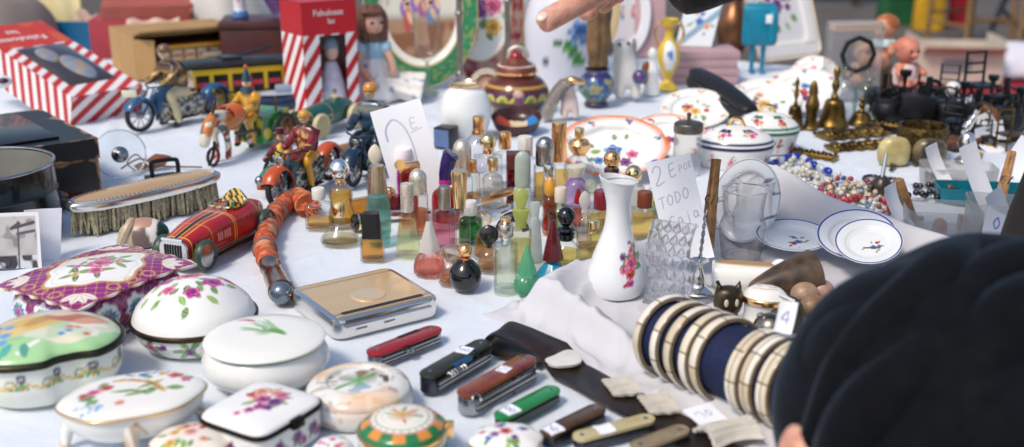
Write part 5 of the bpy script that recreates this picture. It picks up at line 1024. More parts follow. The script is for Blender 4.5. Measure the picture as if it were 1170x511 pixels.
def domep(w, h): r = w/2; return [(0, 0), (r*.9, 0), (r, h*.06)]+[(r*math.cos(k*PI/16), h-r*1.1+r*1.1*math.sin(k*PI/16)) for k in range(9)][:-1]+[(0, h)] if h > r*1.1 else [(0, 0)]+[(r*math.cos(k*PI/16), h*math.sin(k*PI/16)) for k in range(8)]+[(0, h)]
def ballp(d, nk=.35): r = d/2; return [(0, 0), (r*nk, 0), (r*nk, r*.2)]+[(r*math.cos(a), r*1.12+r*math.sin(a)) for a in [(-70+k*10)*PI/180 for k in range(16)]]+[(0, r*2.12)]
def conep(w, h, top=.1): r = w/2; return [(0, 0), (r, 0), (r*1.0, h*.03), (r*top, h*.98), (0, h)]
def flare(w0, w1, h): return [(0, 0), (w0/2, 0), (w1/2, h*.9), (w1/2*.95, h), (0, h)]
def collar(w, h): return [(w*.36, 0), (w*.5, h*.15), (w*.5, h*.85), (w*.36, h), (0, h)]
MG = pm('champagne_gold', '#ffdca4', .15, 1, .02); CG = pm('copper_gold', '#ffc486', .16, 1, .02); SV = pm('bright_silver', '#f4f2ee', .12, 1, .02); AMB = '#d08a2a'; PALEY = '#e2cf7a'
FROST = thin('frosted_glass', '#dfe4e0', '#a9b3ae', .3, .75); FROSTW = thin('white_frosted_glass', '#eeeae4', '#bcb4aa', .3, .8)
_liq = {}
def liquid(col): 
    if col not in _liq: _liq[col] = solid_glass('perfume_'+col.strip('#'), col, .0, 1.12, .6, .5)
    return _liq[col]
def bottle(cx, by, ty, W, kind, cap, label, glass=CLEAR, liq=None, level=.6, sy=1.0, rf=None, rz=0.0, n=44, solid=False, group='miniature perfume bottles on the white cloth', lz=0.0, tiltx=0.0):
    """cx, by, ty: where the photo shows centre, foot and shoulder; cap: list of (name, profile in photo pixels, material, facets, depth ratio, z offset)"""
    by2 = by-W/2*min(sy, 1)*.36; s = ppm(cx, by2); k = 1/s; kz = 1/(s*.935)
    t = thing('perfume_bottle', label, 'perfume bottle', at(cx, by2)+Vector((0, 0, .0006+lz)), rz, group); t.rotation_euler.x = tiltx
    Hm_ = (by-W*.1-ty)*kz; R_ = W/2*k; pf = sp(PROF[kind], 5); rfn = rf
    out = [(0, 0)]+[(r*R_, z*Hm_) for r, z in pf]
    if solid or liq is None: out.append((0, Hm_))
    b = part('body', lathe(out, n, rfn, 1, sy), glass, t, ang=50 if rf else 40)
    if glass.name.split('.')[0] in ('clear_bottle_glass', 'smoky_bottle_glass', 'rosy_bottle_glass'): part('thick_base', lathe([(0, .0006)]+[(r*R_*.96, max(z*Hm_, .0006)) for r, z in pf if z < .09]+[(0, .085*Hm_)], n, rfn, 1, sy), solid_glass('thick_clear_glass', '#fbfbf8', .0, 1.45, .35), t, ang=50)
    if liq:
        q = [(r*R_*.88, z*Hm_) for r, z in pf if .1 < z < level]; r0 = float(np.interp(.1, [z for r, z in pf], [r for r, z in pf])); r1 = float(np.interp(level, [z for r, z in pf], [r for r, z in pf]))
        q = [(0, .1*Hm_), (r0*R_*.84, .1*Hm_)]+q+[(r1*R_*.88, level*Hm_), (0, level*Hm_)]
        part('perfume', lathe(q, n, rfn, 1, sy), liquid(liq), t, ang=50)
    for c in cap:
        nm, pr, mt = c[:3]; crf = c[3] if len(c) > 3 else None; csy = c[4] if len(c) > 4 else 1; z0 = (c[5] if len(c) > 5 else 0)*kz
        o = part(nm, lathe([(r*k, Hm_*.985+z0+z*kz) for r, z in pr], 40, crf, 1, csy), mt, t, ang=35)
    return t
S6 = sq(7); HEX = poly_rf(6); OCT = poly_rf(8)
NK = ('neck_ring', collar(12, 4), MG)
RCAP = pm('dark_red_cap', '#7c1524', .3, 0, .1, coat=.3)
bottle(366, 264, 229, 31, 'shoulder', [('cap', cyl(15, 12), pm('milky_cap', '#e6e0d6', .4))], 'short clear bottle with a milky stopper and a little amber perfume left', liq='#e8b050', level=.32, rf=S6, sy=.7)
bottle(391, 263, 214, 30, 'hips', [NK, ('stopper', ballp(23), SV, None, 1, 3)], 'tall amber perfume bottle under a big silver ball stopper', glass=SMOKE, liq='#e8a838', level=.82)
bottle(389, 286, 250, 45, 'flask', [('cap', cyl(14, 14), MG)], 'squat disc-shaped bottle with pale perfume and a gold neck', liq='#e0cfa0', level=.3, sy=.8)
bottle(426, 300, 272, 27, 'box', [('cap', flare(22, 18, 27), BLACKP, S6, .8)], 'square amber perfume bottle with a tapered black cap', liq='#e08c2c', level=.85, rf=S6, sy=.7)
bottle(434, 284, 222, 28, 'waist', [('cap', flare(22, 17, 28), pm('satin_gold_silver', '#cdb79c', .25, 1)), ], 'slim turquoise bottle with a metal cap and white swirl', glass=thin('turquoise_glass', '#a4dcd2', '#3f9f9a', .1, .2), liq='#a8e0d6', level=.9)
def paddle(cx, by, ty, W, wpx, hpx, mat, label, **kw):
    return bottle(cx, by, ty, W, kw.pop('kind', 'shoulder'), [('stopper', [(0, 0), (3, 0), (3.5, 3)]+[(wpx/2*math.sin(PI*u)**.7+.01, 3+hpx*u) for u in (.08, .2, .35, .5, .65, .8, .92)]+[(0, 3+hpx)], mat, None, .4)], label, **kw)
paddle(431, 243, 196, 22, 16, 24, pm('ivory_stopper', '#dcd3c0', .4), 'rose-tinted bottle with an ivory paddle stopper behind the turquoise bottle', glass=ROSY, liq='#b56a5c', level=.7)
bottle(467, 296, 242, 30, 'taper', [('cap', cyl(15, 30), PEARL)], 'slender pale yellow bottle with a satin silver cap', glass=thin('pale_yellow_glass', '#eef0c8', '#b0ac7a'), liq='#f2f0c4', level=.82, sy=.55)
bottle(479, 272, 224, 22, 'cyl', [('cap', domep(20, 27), PEARL)], 'bottle with a domed pearl cap and orange perfume behind the pale yellow one', liq='#e88a48', level=.6)
t = bottle(469, 262, 196, 20, 'cyl', [('collar', cyl(9, 5), CG)], 'orange perfume bottle with a gold barrel-shaped cross cap', glass=thin('orange_glass', '#f0a884', '#b04a24'), liq='#c8582a', level=.9)
k_ = 1/ppm(469, 258); part('cap', [mv(lathe([(0, -12), (5, -12), (5.6, -10), (5.6, 10), (5, 12), (0, 12)], 24), 0, 0, .068+.008, 0, R(82), .3, k_), mv(lathe([(0, -4), (6, -4), (6, 4), (0, 4)], 24), -9*k_, -4*k_, .068+.012, R(80), 0, 0, k_)], CG, t)
bottle(463, 248, 190, 20, 'waist', [('cap', cyl(18, 16), pm('white_frosted_cap', '#efe6ea', .35))], 'magenta bottle with a white frosted cap and lilac bow', glass=thin('magenta_glass', '#cf5fb4', '#8c1f78'), liq='#b0349a', level=.9)
bottle(446, 250, 222, 30, 'box', [('cap', cyl(10, 6), MG)], 'low dark red bottle tucked behind the turquoise bottle', glass=thin('dark_red_glass', '#b05058', '#5a0f18'), liq='#7c1424', level=.8, rf=S6, sy=.6)
def lying(p, q, r_px, parts, label, z=None):
    c, L, a = span(p, q); s = ppm(*((p[0]+q[0])/2, (p[1]+q[1])/2)); k = 1/s; t = thing('perfume_bottle', label, 'perfume bottle', c, a, 'miniature perfume bottles on the white cloth')
    for nm, pr, mt in parts: part(nm, mv(lathe([(r*k, (z_-.5)*L) for r, z_ in pr], 30), 0, 0, (z if z else r_px*k)+.0008, 0, PI/2), mt, t)
    return t
lying((398, 250), (440, 243), 11, [('body', [(0, 0), (9, 0), (11, .06), (11, .8), (6, .92), (0, .93)], thin('amber_glass', '#e8c080', '#a86a20')), ('perfume', [(0, .08), (9, .1), (9, .74), (0, .76)], liquid('#c88a24'))], 'amber perfume bottle lying on its side behind the disc-shaped flask')
lying((403, 264), (420, 262), 9, [('body', [(0, 0), (9, 0), (10, .2), (10, .8), (8, 1), (0, 1)], BLACKM), ('band', [(9.6, .3), (10.6, .32), (10.6, .45), (9.6, .47)], MG)], 'small black and gold round bottle lying beside the amber ball-stopper bottle')
lying((420, 267), (434, 264), 7, [('body', [(0, 0), (6, 0), (8, .2), (8, .8), (6, 1), (0, 1)], MG), ('cap', [(0, 1), (4, 1), (4, 1.4), (0, 1.4)], CG)], 'little golden bottle lying behind the square amber bottle')
lying((432, 253), (492, 249), 6, [('body', [(0, 0), (6, 0), (6, .62), (4, .66), (0, .66)], SV), ('cap', [(0, .66), (6.4, .66), (6.4, 1), (0, 1)], SV)], 'slim silver atomiser tube lying across behind the pearl-capped bottle')
PRP = pm('violet_cap', '#231458', .25, 0, .1, coat=.4)
t = bottle(510, 262, 212, 32, 'shoulder', [('collar', cyl(15, 6), pm('pink_collar', '#b5287c', .3))], 'red bottle with a slanted violet trumpet cap', glass=thin('ruby_glass', '#d87070', '#9a1c34'), liq='#b52c3c', level=.85, sy=.6)
k_ = 1/ppm(510, 257); part('cap', [tube([(0, 0, .056), (0, 0, .066), (.003, 0, .08), (.007, 0, .093)], [7*k_, 7.5*k_, 8.5*k_, 9*k_], 24), mv(lathe([(0, 0), (9, 0), (10, 1), (9, 1.5), (0, 0.6)], 30, None, 1, 1.4), .0075, 0, .092, 0, R(38), 0, k_)], PRP, t)
bottle(509, 290, 240, 26, 'box', [('cap', cyl(14, 25), pm('brushed_silver_cap', '#b9b2a8', .3, 1))], 'clear square bottle with a brushed silver cap and a pink perfume inside', liq='#e07a92', level=.55, rf=S6, sy=.6)
bottle(526, 293, 238, 24, 'box', [('cap', flare(13, 18, 40), MG, lobes(14, .03))], 'clear square bottle with a tall fluted gold cap', liq='#dccfb0', level=.3, rf=S6, sy=.6)
bottle(529, 246, 204, 24, 'cyl', [('cap', domep(21, 40), PEARL)], 'bottle with a tall rounded pearl cap behind the fluted gold cap', liq='#e0a060', level=.4)
bottle(541, 248, 200, 16, 'cyl', [('cap', cyl(9, 14), CG)], 'thin clear bottle with a copper cap beside the tall pearl cap', liq='#d89a5a', level=.5)
bottle(547, 203, 158, 38, 'round', [('cap', cyl(13, 19), CG), ('collar', cyl(15, 4), CG)], 'round clear bottle with a tall ridged gold cap at the back of the crowd', glass=thin('mauve_tint_glass', '#efe8ee', '#9a8aa0'))
bottle(558, 226, 178, 32, 'box', [NK, ('stopper', ballp(19), MG, None, 1, 2)], 'clear square bottle with a shiny gold ball stopper', rf=S6, sy=.7, liq='#f0e2d0', level=.4)
bottle(577, 215, 172, 30, 'shoulder', [('cap', cyl(14, 18), CG)], 'clear bottle with a plain gold cap at the back of the crowd', rf=S6, sy=.7)
bottle(563, 242, 198, 24, 'shoulder', [('cap', cyl(12, 14), MG)], 'small clear bottle with a short gold cap before the gold ball stopper', liq='#f0e6da', level=.5)
bottle(600, 224, 180, 24, 'box', [('cap', cyl(17, 21, .02), pm('white_cube_cap', '#e4e0d8', .35), OCT)], 'clear bottle under a white faceted cube cap', rf=S6, sy=.7)
bottle(592, 234, 194, 27, 'box', [('cap', cyl(27, 17, .02), pm('red_wood_cap', '#5a1c16', .35), sq(12), .7)], 'dark red square bottle with a flat reddish wooden cap', glass=thin('garnet_glass', '#a03a48', '#4a0a16'), liq='#6a0c1c', level=.9, rf=sq(12), sy=.7)
bottle(597, 262, 214, 20, 'box', [('cap', domep(18, 38), pm('sage_frosted_cap', '#a9b4a8', .3), None, .6)], 'frosted bottle with an arched grey-green cap', glass=FROST, rf=S6, sy=.6)
t = thing('lipstick_tube', 'shiny gold tube lying slanted across the perfume bottles', 'lipstick', at(567, 246)+Vector((0, 0, .026)), R(30)); t.rotation_euler.y = R(-10)
part('tube', mv(lathe([(0, -.024), (.0052, -.024), (.0055, -.022), (.0055, .023), (.005, .024), (0, .024)], 30), 0, 0, 0, 0, PI/2), CG, t); part('base', mv(lathe([(0, -.032), (.0048, -.032), (.0048, -.024), (0, -.024)], 30), 0, 0, 0, 0, PI/2), SV, t)
lying((556, 262), (598, 244), 6, [('body', [(0, 0), (6, 0), (6, .55), (5, .58), (0, .58)], SV), ('cap', [(0, .58), (6, .58), (6, 1), (0, 1)], pm('silver_cap_tube', '#c9bfb0', .2, 1))], 'silver atomiser tube lying under the gold tube', z=.014)
bottle(538, 279, 246, 27, 'shoulder', [('cap', cyl(15, 15), WHITEP)], 'small emerald green bottle with a white screw cap', glass=thin('emerald_glass', '#2f9a4c', '#0c5a24'), liq='#0f7a30', level=.85, rf=S6, sy=.6)
bottle(553, 299, 262, 24, 'dome', [('stopper', ballp(18), thin('golden_glass', '#ead6b4', '#b08850'))], 'amber perfume bottle with a clear golden ball stopper', liq='#e08a38', level=.8, sy=.7)
bottle(559, 313, 286, 28, 'dome', [('stopper', [(0, 0), (3, 0), (3.2, 3)]+[(11.5*math.sin(PI*u)**.6+.01, 3+23*u) for u in (.06, .15, .3, .5, .7, .85, .94)]+[(0, 26)], pm('black_horn_stopper', '#22201d', .2, 0, .4, 60, coat=.4), None, .45)], 'clear ribbed bottle with a flat black oval stopper', liq='#d8a878', level=.4, rf=lobes(12, .03))
t = thing('rubber_bulb', 'black rubber spray bulb lying behind the black oval stopper', 'bulb', at(580, 282)); part('bulb', tube(sp([(-.012, .0, .012), (-.008, .006, .026), (.004, .01, .034), (.016, .006, .03), (.022, 0, .02)], 5), [.0045]*8+[.006]*8+[.0045]*5, 14), pm('blue_black_rubber', '#10141c', .4), t)
bottle(532, 337, 300, 37, 'round', [('stopper', ballp(17, .6), CG)], 'glossy black ball-shaped bottle with a gold ball stopper', glass=BLACKM)
bottle(491, 318, 288, 34, 'dome', [('stopper', conep(24, 32, .25), FROSTW, lobes(5, .06))], 'pink cut-glass bottle with a frosted white cone stopper', glass=solid_glass('pink_cut_glass', '#f0b8ac', .03, 1.45, .4), rf=lobes(10, .07), solid=True, sy=.8, liq='#e89a8a', level=.5)
t = bottle(516, 328, 300, 30, 'dome', [('collar', cyl(10, 4), FROSTW)], 'clear peach-tinted bottle with a large twisted glass stopper', glass=ROSY, liq='#e6a26a', level=.5, sy=.8)
k_ = 1/ppm(518, 324); part('stopper', [mv(ell(17*k_, 8*k_, 10*k_), .004, 0, .032, 0, R(20)), mv(tube([(14*k_*math.cos(a_*PI/12), 0, 9*k_*math.sin(a_*PI/12)) for a_ in range(24)], 3*k_, 8, True), .004, -.003, .033, 0, R(20))], solid_glass('peach_glass', '#f4dcc8', .03, 1.45, .4), t)
bottle(578, 337, 280, 27, 'cyl', [('collar', cyl(12, 8), SV), ('cap', cyl(17, 14), pm('silver_ridged_cap', '#cfc8bf', .2, 1), lobes(16, .02), 1, 7), ('cap_top', flare(8, 13, 8), CG, None, 1, 20)], 'clear cylindrical bottle with a silver and gold spray cap at the front', liq='#f0f4e4', level=.8, glass=thin('greenish_glass', '#eaf0e0', '#8fa088'))
MINT = thin('mint_glass', '#8fd8b4', '#2fae7c', .1, .35)
bottle(602, 342, 315, 29, 'round', [('stopper', conep(22, 32, .12), thin('mint_stopper', '#7fd0a8', '#3aa87c', .15, .6), lobes(6, .05))], 'mint green bottle with a pointed cone stopper', glass=MINT, liq='#2fb57c', level=.55, rf=lobes(8, .05))
LIME = thin('lime_glass', '#d6dc84', '#a8b44c', .12, .6)
bottle(595, 312, 262, 24, 'cyl', [('stopper', [(0, 0), (6, 0), (7, 8), (10, 19), (10.5, 20), (4, 20.5), (6, 27), (8.5, 33), (7, 40), (2, 44), (0, 44.5)], LIME, None, .6)], 'slim yellow-green bottle with a lime leaf-shaped stopper', glass=thin('olive_glass', '#dcdcb4', '#8f8a4c'), liq='#dcd08c', level=.7, sy=.8)
bottle(611, 300, 250, 18, 'taper', [('stopper', flare(8, 12, 16), FROST, None, .6)], 'pale frosted slim bottle between the lime stopper and the black ball', glass=FROST)
TEAL = solid_glass('teal_glass', '#2aa0c4', .08, 1.4, .15)
bottle(631, 329, 300, 46, 'pyr', [('stopper', conep(25, 44, .22), pm('dark_red_cone', '#5c0f1c', .25, 0, .2, coat=.4), poly_rf(7))], 'teal pyramid bottle with a tall dark red cone stopper', glass=pm('teal_lacquer', '#1286a8', .2, 0, .15, coat=.4), rf=OCT)
bottle(646, 308, 277, 32, 'round', [('collar', [(0, 0), (8, 0), (10, 3), (10, 7), (7, 9), (10, 11), (9, 14), (0, 15)], BLACKM), ('stopper', ballp(21), BLACKM, None, 1, 14)], 'round yellow perfume bottle with a black ball and collar stopper', liq='#f0d064', level=.55)
bottle(640, 274, 234, 30, 'shoulder', [('cap', cyl(14, 16), pm('ivory_cap', '#ddd2c0', .4))], 'green-tinted bottle with an ivory cap behind the black ball stopper', glass=thin('moss_glass', '#a8c088', '#4f7a2c'), liq='#b8cc70', level=.6)
bottle(628, 270, 226, 18, 'hips', [('stopper', [(0, 0), (4, 0), (6.5, 5), (7, 10), (4.5, 17), (2, 20), (0, 20.5)], pm('amber_yellow_stopper', '#d9972c', .3, coat=.3))], 'orange-red bottle with a yellow egg-shaped stopper', glass=thin('orange_red_glass', '#e08060', '#b0341c'), liq='#c8401c', level=.7)
bottle(622, 236, 192, 25, 'cyl', [('cap', domep(21, 31), pm('satin_silver', '#b8b4ae', .22, 1))], 'bottle with a bullet-shaped satin silver cap and amber perfume', liq='#f0b44c', level=.75)
bottle(638, 226, 186, 26, 'box', [('cap', cyl(17, 42, .02), CG)], 'clear bottle with the tallest gold cylinder cap of the crowd', liq='#f2c060', level=.7, rf=S6, sy=.7)
bottle(627, 250, 208, 15, 'cyl', [('cap', cyl(13, 17), SV)], 'little bottle with a small silver cap before the bullet-shaped cap', liq='#d8a860', level=.6)
bottle(661, 220, 181, 35, 'round', [('collar', [(0, 0), (7, 0), (12.5, 7), (13, 12), (10, 16), (0, 16)], CG), ('cap', cyl(11, 13), MG, None, 1, 16)], 'round clear bottle with a wide gold crown collar', n=44, rf=lobes(8, .02))
t = bottle(658, 244, 206, 36, 'dome', [('cap', flare(14, 22, 12), pm('beige_frosted_cap', '#d8d2bc', .4), None, .8)], 'amethyst facetted glass bottle below the gold crown collar', glass=solid_glass('amethyst_glass', '#c49ad2', .02, 1.45, .4), rf=poly_rf(7, .3), solid=True, n=14)
bottle(697, 262, 214, 26, 'cyl', [('cap', cyl(17, 18), pm('maroon_cap', '#3f0f1c', .3, coat=.3)), ('ball', ballp(19), CG, None, 1, 17)], 'bottle with a maroon cap topped by a gold ball behind the white vase', liq='#d8a050', level=.6)
bottle(722, 256, 216, 26, 'cyl', [('collar', cyl(14, 4), WHITEP), ('stopper', ballp(20), MG, None, 1, 2)], 'white glass bottle with a gold ball stopper behind the vase mouth', glass=FROSTW)
bottle(686, 288, 240, 31, 'box', [('cap', cyl(18, 20), RCAP)], 'square yellow perfume bottle with a bright red cap beside the vase', liq='#f0d064', level=.8, rf=S6, sy=.7)
bottle(677, 312, 262, 36, 'box', [('cap', cyl(14, 8), MG)], 'wide clear bottle with yellow perfume half hidden by the white vase', liq='#e0c468', level=.6, rf=S6, sy=.7)
paddle(667, 285, 246, 18, 13, 22, FROSTW, 'slim bottle with a white paddle stopper before the red-capped bottle', glass=ROSY, liq='#e0c8b8', level=.5)
bottle(660, 262, 234, 16, 'cyl', [('cap', conep(10, 16, .4), pm('red_stopper', '#9c1420', .25, coat=.3))], 'tiny bottle with a red pointed stopper beside the amethyst glass', liq='#c04a3a', level=.7)
bottle(674, 268, 224, 22, 'shoulder', [('stopper', ballp(15, .6), thin('pale_green_glass', '#dfe6cc', '#a4ac88', .05, .3))], 'clear bottle with a pale green glass stopper between amethyst and red caps', liq='#e6ddb0', level=.5)
bottle(735, 276, 238, 28, 'box', [('cap', cyl(17, 17), pm('russet_cap', '#7c3a1c', .4))], 'square yellow bottle with a russet cap beside the crystal dish', liq='#f0c45c', level=.75, rf=S6, sy=.7)
bottle(749, 250, 214, 22, 'shoulder', [('cap', cyl(11, 16), CG)], 'clear bottle with a narrow gold cap behind the handwritten price card', liq='#e2bd5c', level=.6)
bottle(757, 268, 232, 24, 'box', [('cap', cyl(13, 14), MG)], 'bottle with a wide gold cap and green glass beside the price card', glass=thin('bottle_green_glass', '#8fb89a', '#2f6a48'), rf=S6, sy=.7)
bottle(704, 280, 232, 12, 'cyl', [('cap', conep(9, 12, .5), pm('blue_cap', '#2a86b4', .3))], 'thin blue bottle squeezed behind the white vase', glass=thin('blue_glass', '#6ab0d0', '#1f6a9a'))
# ================= helper: things placed by the foot the photo shows =================
def foot(name, label, cat, px, by, wpx, rz=0, group=None, sy=1.0, z=0.0):
    by2 = by-wpx/2*sy*.3; s = ppm(px, by2, z); return thing(name, label, cat, at(px, by2, z)+Vector((0, 0, .0006)), rz, group), 1/s, 1/(s*.95)
def turned(px, by, wpx, prof, name, label, cat, mat, paint=None, n=60, rf=None, sy=1.0, pname='body', z=0.0, sm=5):
    t, k, kz = foot(name, label, cat, px, by, wpx, 0, None, sy, z)
    part(pname, lathe(sp([(r*k, z_*kz) for r, z_ in prof], sm), n, rf, 1, sy), mat, t, paint); return t, k, kz
def plate(px, by, rx, ry, tilt, yaw, label, paint, rimmat=None, depth=.012, name='plate', cat='plate', z=0.0, rf=None):
    """oval dish standing on its lower edge; tilt = degrees from lying flat"""
    c = at(px, by, z); t = thing(name, label, cat, c+Vector((0, 0, .002)), R(yaw)); M = Matrix.Rotation(R(tilt), 4, 'X') @ Matrix.Translation((0, ry, 0))
    pr = [(0, .002)]+[(.02+.53*i/44, .002) for i in range(44)]+sp([(.55, .002), (.66, .0035), (.74, depth*.75), (.97, depth), (1, depth*1.02)], 9)
    V, F = lathe(pr, 130, rf, rx, ry); V2, F2 = lathe([(1, depth*1.02), (1.004, depth*.9), (.97, depth*.75), (.7, depth*.2), (.5, -.002), (0, -.002)], 130, rf, rx, ry)
    o = len(V); S = (V+V2, F+[tuple(i+o for i in f) for f in F2])
    b = part('dish', S, CHINA, t, paint); b.matrix_local = M
    if rimmat: r_ = part('rim', tube([(rx*(rf(a) if rf else 1)*math.cos(a), ry*(rf(a) if rf else 1)*math.sin(a), depth) for a in [k*PI/45 for k in range(90)]], .0015, 6, True), rimmat, t); r_.matrix_local = M
    return t
def figures(p, sc_, seed, n=5):
    q = random.Random(seed)
    for i in range(n):
        x = (q.uniform(-.45, .45))*sc_; y = q.uniform(-.3, .2)*sc_; h = sc_*q.uniform(.35, .5); c = q.choice(('#8d6aa8', '#b5524a', '#c98a5a', '#6a86b0', '#d9c4b0', '#a85a86'))
        p.ell(x, y, sc_*.09, h*.5, q.uniform(-.15, .15), c, .25); p.ell(x+sc_*.04, y+h*.1, sc_*.05, h*.3, .3, q.choice(('#e0b894', '#c9a27e')), .3); p.disc(x, y+h*.6, sc_*.05, '#dcae8a'); p.disc(x, y+h*.65, sc_*.045, '#5a3a26')
    return p
# ---- white price card with a blue figure ----
t = thing('price_card', 'tall blank-looking white price card with one blue pen stroke, behind the perfume', 'price card', at(489, 246)); t.rotation_euler = (R(-12), R(-15), R(6))
def card1(x, y, z): p = Pt(x, z, '#eceef3', .0006); write(p, '1', -.024, .068, .062, '#a2a6c6', .0013, .62); write(p, '1', -.0228, .0688, .0605, '#b4b8d2', .0008, .62); write(p, 'E', .011, .112, .014, '#a4a8c8', .0008); p.line([(.01, .108), (.024, .111)], .0008, '#a4a8c8'); return p.C
part('card', shell(grid(80, 150, lambda u, v: (-.033+.066*u, -.012*np.sin(v*2.2)+.004*np.sin(u*2.6), .147*v)), .0004), CARD, t, card1)
# ---- plates standing at the back ----
def green_scene(x, y, z):
    p = Pt(x, y, '#1f7a4c', .001); d = np.hypot(x/.115, y/.155); p.mottle(.35, 90, '#3f9a68', 2); p.mix(((d > .8)*sst(.55, .7, vnoise(x, y, 160, 5)))*.5, '#b9a45a')
    p.mix(1-sst(.735, .75, d), '#c9a85a'); p.mix(1-sst(.72, .73, d), '#eae6dc'); m = 1-sst(.62, .63, d); p.mix(m, '#d6d4c6'); p.mix(m*sst(-.02, .01, -y-.02), '#8a5a38'); p.mix(m*sst(.5, .7, vnoise(x, y, 40, 3))*.6, '#b99878'); p.mix(m*sst(.04, .06, y)*.8, '#c4cdd2')
    q = Pt(x, y, '#000000', .001); q.C = p.C.copy(); figures(q, .1, 5, 7); p.C += (q.C-p.C)*m[:, None]; return p.C
plate(484, 101, .115, .155, 76, 8, 'big oval plate with a green rim and a painted group of figures', green_scene, GOLD)
def fruit(base, seed, cols):
    def f(x, y, z):
        p = Pt(x, y, base, .001); d = np.hypot(x/.1, y/.15); p.mix(1-sst(.735, .75, d), '#c9a85a'); p.mix(1-sst(.72, .73, d), '#e9e9e4'); p.mottle(.25*1, 70, '#dfe6d4', 3)
        p.mix(((d > .75)*sst(.6, .7, vnoise(x, y, 130, 5)))*.3, '#c9a45a'); return p.spray(0, .0, .07, seed, cols, 7, 12, .36).C
    return f
plate(549, 93, .1, .15, 76, 14, 'oval plate with a maroon rim and a bunch of painted flowers', fruit('#7c1f3a', 4, (PURP, BLUE, PEACH, PINK, YEL)), GOLD)
plate(648, 84, .115, .14, 74, 4, 'white plate with a broad gilt rim behind the tall white vase', lambda x, y, z: Pt(x, y, '#e6e6e6', .001).mix(sst(.86, .88, np.hypot(x/.115, y/.14)), '#c9ae7c').spray(-.03, .04, .05, 3, (BLUE, YEL, PEACH), 5, 9, .3).C, GOLD)
plate(711, 66, .062, .1, 82, -6, 'tall white oval plaque painted with a red and purple figure', lambda x, y, z: figures(Pt(x, y, '#e6e6ea', .001).ell(0, -.02, .036, .06, 0, '#d6d0d4'), .055, 11, 4).C, WHITEC)
# ---- candlesticks and goblet ----
for px, by, lab in ((526, 112, 'tall slender silver candlestick before the maroon plate'), (580, 98, 'tall slender silver candlestick beside the brown lidded jar')):
    turned(px, by, 30, [(0, 0), (14, 0), (13, 3), (6, 8), (4, 16), (6, 22), (3.5, 30), (3.5, 80), (5.5, 86), (3.5, 92), (4.5, 130), (8, 140), (6, 146), (0, 146)], 'candlestick', lab, 'candlestick', pm('dull_silver', '#a9a29a', .32, 1, .25))
t, k, kz = foot('wine_glass', 'clear stemmed goblet standing before the green-rimmed plate', 'glass', 489, 112, 32)
part('bowl', lathe(sp([(2*k, 34*kz), (12*k, 44*kz), (16*k, 62*kz), (15*k, 88*kz)], 6), 40), CLEAR, t); part('stem', lathe([(0, 0), (14*k, 0), (13*k, 2*kz), (2.4*k, 7*kz), (2*k, 20*kz), (3*k, 26*kz), (2*k, 34*kz), (0, 35*kz)], 30), solid_glass('stem_glass', '#f4f6f6', .03), t)
# ---- ginger jar, black box, brown jar and bowl ----
t, k, kz = turned(532, 168, 60, [(0, 0), (20, 0), (22, 3), (29, 22), (29.5, 34), (24, 50), (17, 56), (16, 60)], 'jar', 'white china jar with a gold mouth rim and small green leaves', 'jar', CHINA, lambda x, y, z: Pt(x, z, '#e6e8e6', .0008).leaf(.022, .035, .014, .005, 1.0, '#4f8a5a').leaf(.028, .03, .012, .004, 2.2, '#5a9a6a').disc(.025, .044, .004, '#7a9ac8').C)
part('mouth_rim', lathe([(14.5*k, 58*kz), (17.5*k, 58.5*kz), (18*k, 61*kz), (16*k, 62*kz), (14.5*k, 60*kz)], 50), CG, t); part('inside', lathe([(0, 50*kz), (15*k, 54*kz), (15*k, 60*kz)], 30), WHITEC, t)
c = at(510, 168); t = thing('small_box', 'small black box with a blue side behind the white price card', 'box', c, R(-25)); part('box_body', box(.03, .03, .034, b=.0015), BLACKP, t); part('blue_panel', box(.026, .001, .028, (0, -.0156, .003)), pm('slate_blue', '#5c74a0', .5), t)
def indian(x, y, z):
    th = np.arctan2(y, x); p = Pt(th*.055, z, '#5a2a26', .0008); u = (th/(2*PI)*14) % 1-.5; w_ = u*.0247
    for base, h, col, c2 in ((.028, .021, '#27418c', '#d9c956'), (.028, .017, '#d9c956', '#7f9a3c')): p.mix(((np.hypot(w_/.0115, (z-base)/h) < 1) & (z > base)), col); 
    p.mix(((np.hypot(w_/.0045, (z-.03)/.011) < 1) & (z > .03)), '#7f8f3c'); p.mix((np.hypot(w_*1.2, z-.016) < .0085), '#14382c'); p.band(z, .0, .006, '#c9a24a'); p.band(z, .058, .061, '#c9a24a'); return p.C
t, k, kz = turned(590, 138, 76, [(0, 0), (24, 0), (26, 2), (36, 16), (37, 27), (30, 40), (22, 46), (20.5, 50)], 'lidded_jar', 'brown lidded jar with blue and yellow petals and a jewelled lid', 'jar', CHINA, indian, 100)
t.scale = (1, 1, .84)
part('gilt_rim', lathe([(20*k, 48*kz), (24*k, 49*kz), (25*k, 52*kz), (20*k, 53*kz)], 50), CG, t)
l = part('lid', lathe(sp([(23*k, 52*kz), (21*k, 58*kz), (14*k, 64*kz), (8*k, 70*kz)], 5)+[(0, 74*kz)], 50), pm('mosaic_lid', '#8a4a3a', .35, .2, .6, 260, .6, 500), t)
part('beaded_ring', [ball(1.6*k, (20*k*math.cos(a), 20*k*math.sin(a), 59*kz), 8, 6) for a in [j*PI/18 for j in range(36)]], PEARL, l); part('jewel', mv(ell(8*k, 7*k, 7*k), 0, -3*k, 70*kz), pm('red_jewel', '#a3121c', .1, 0, .3, coat=.6), l); part('finial', tube(sp([(-8*k, 0, 66*kz), (-7*k, 0, 78*kz), (2*k, 0, 82*kz), (10*k, 0, 76*kz), (12*k, 0, 68*kz)], 4), 3*k), PEARL, l)
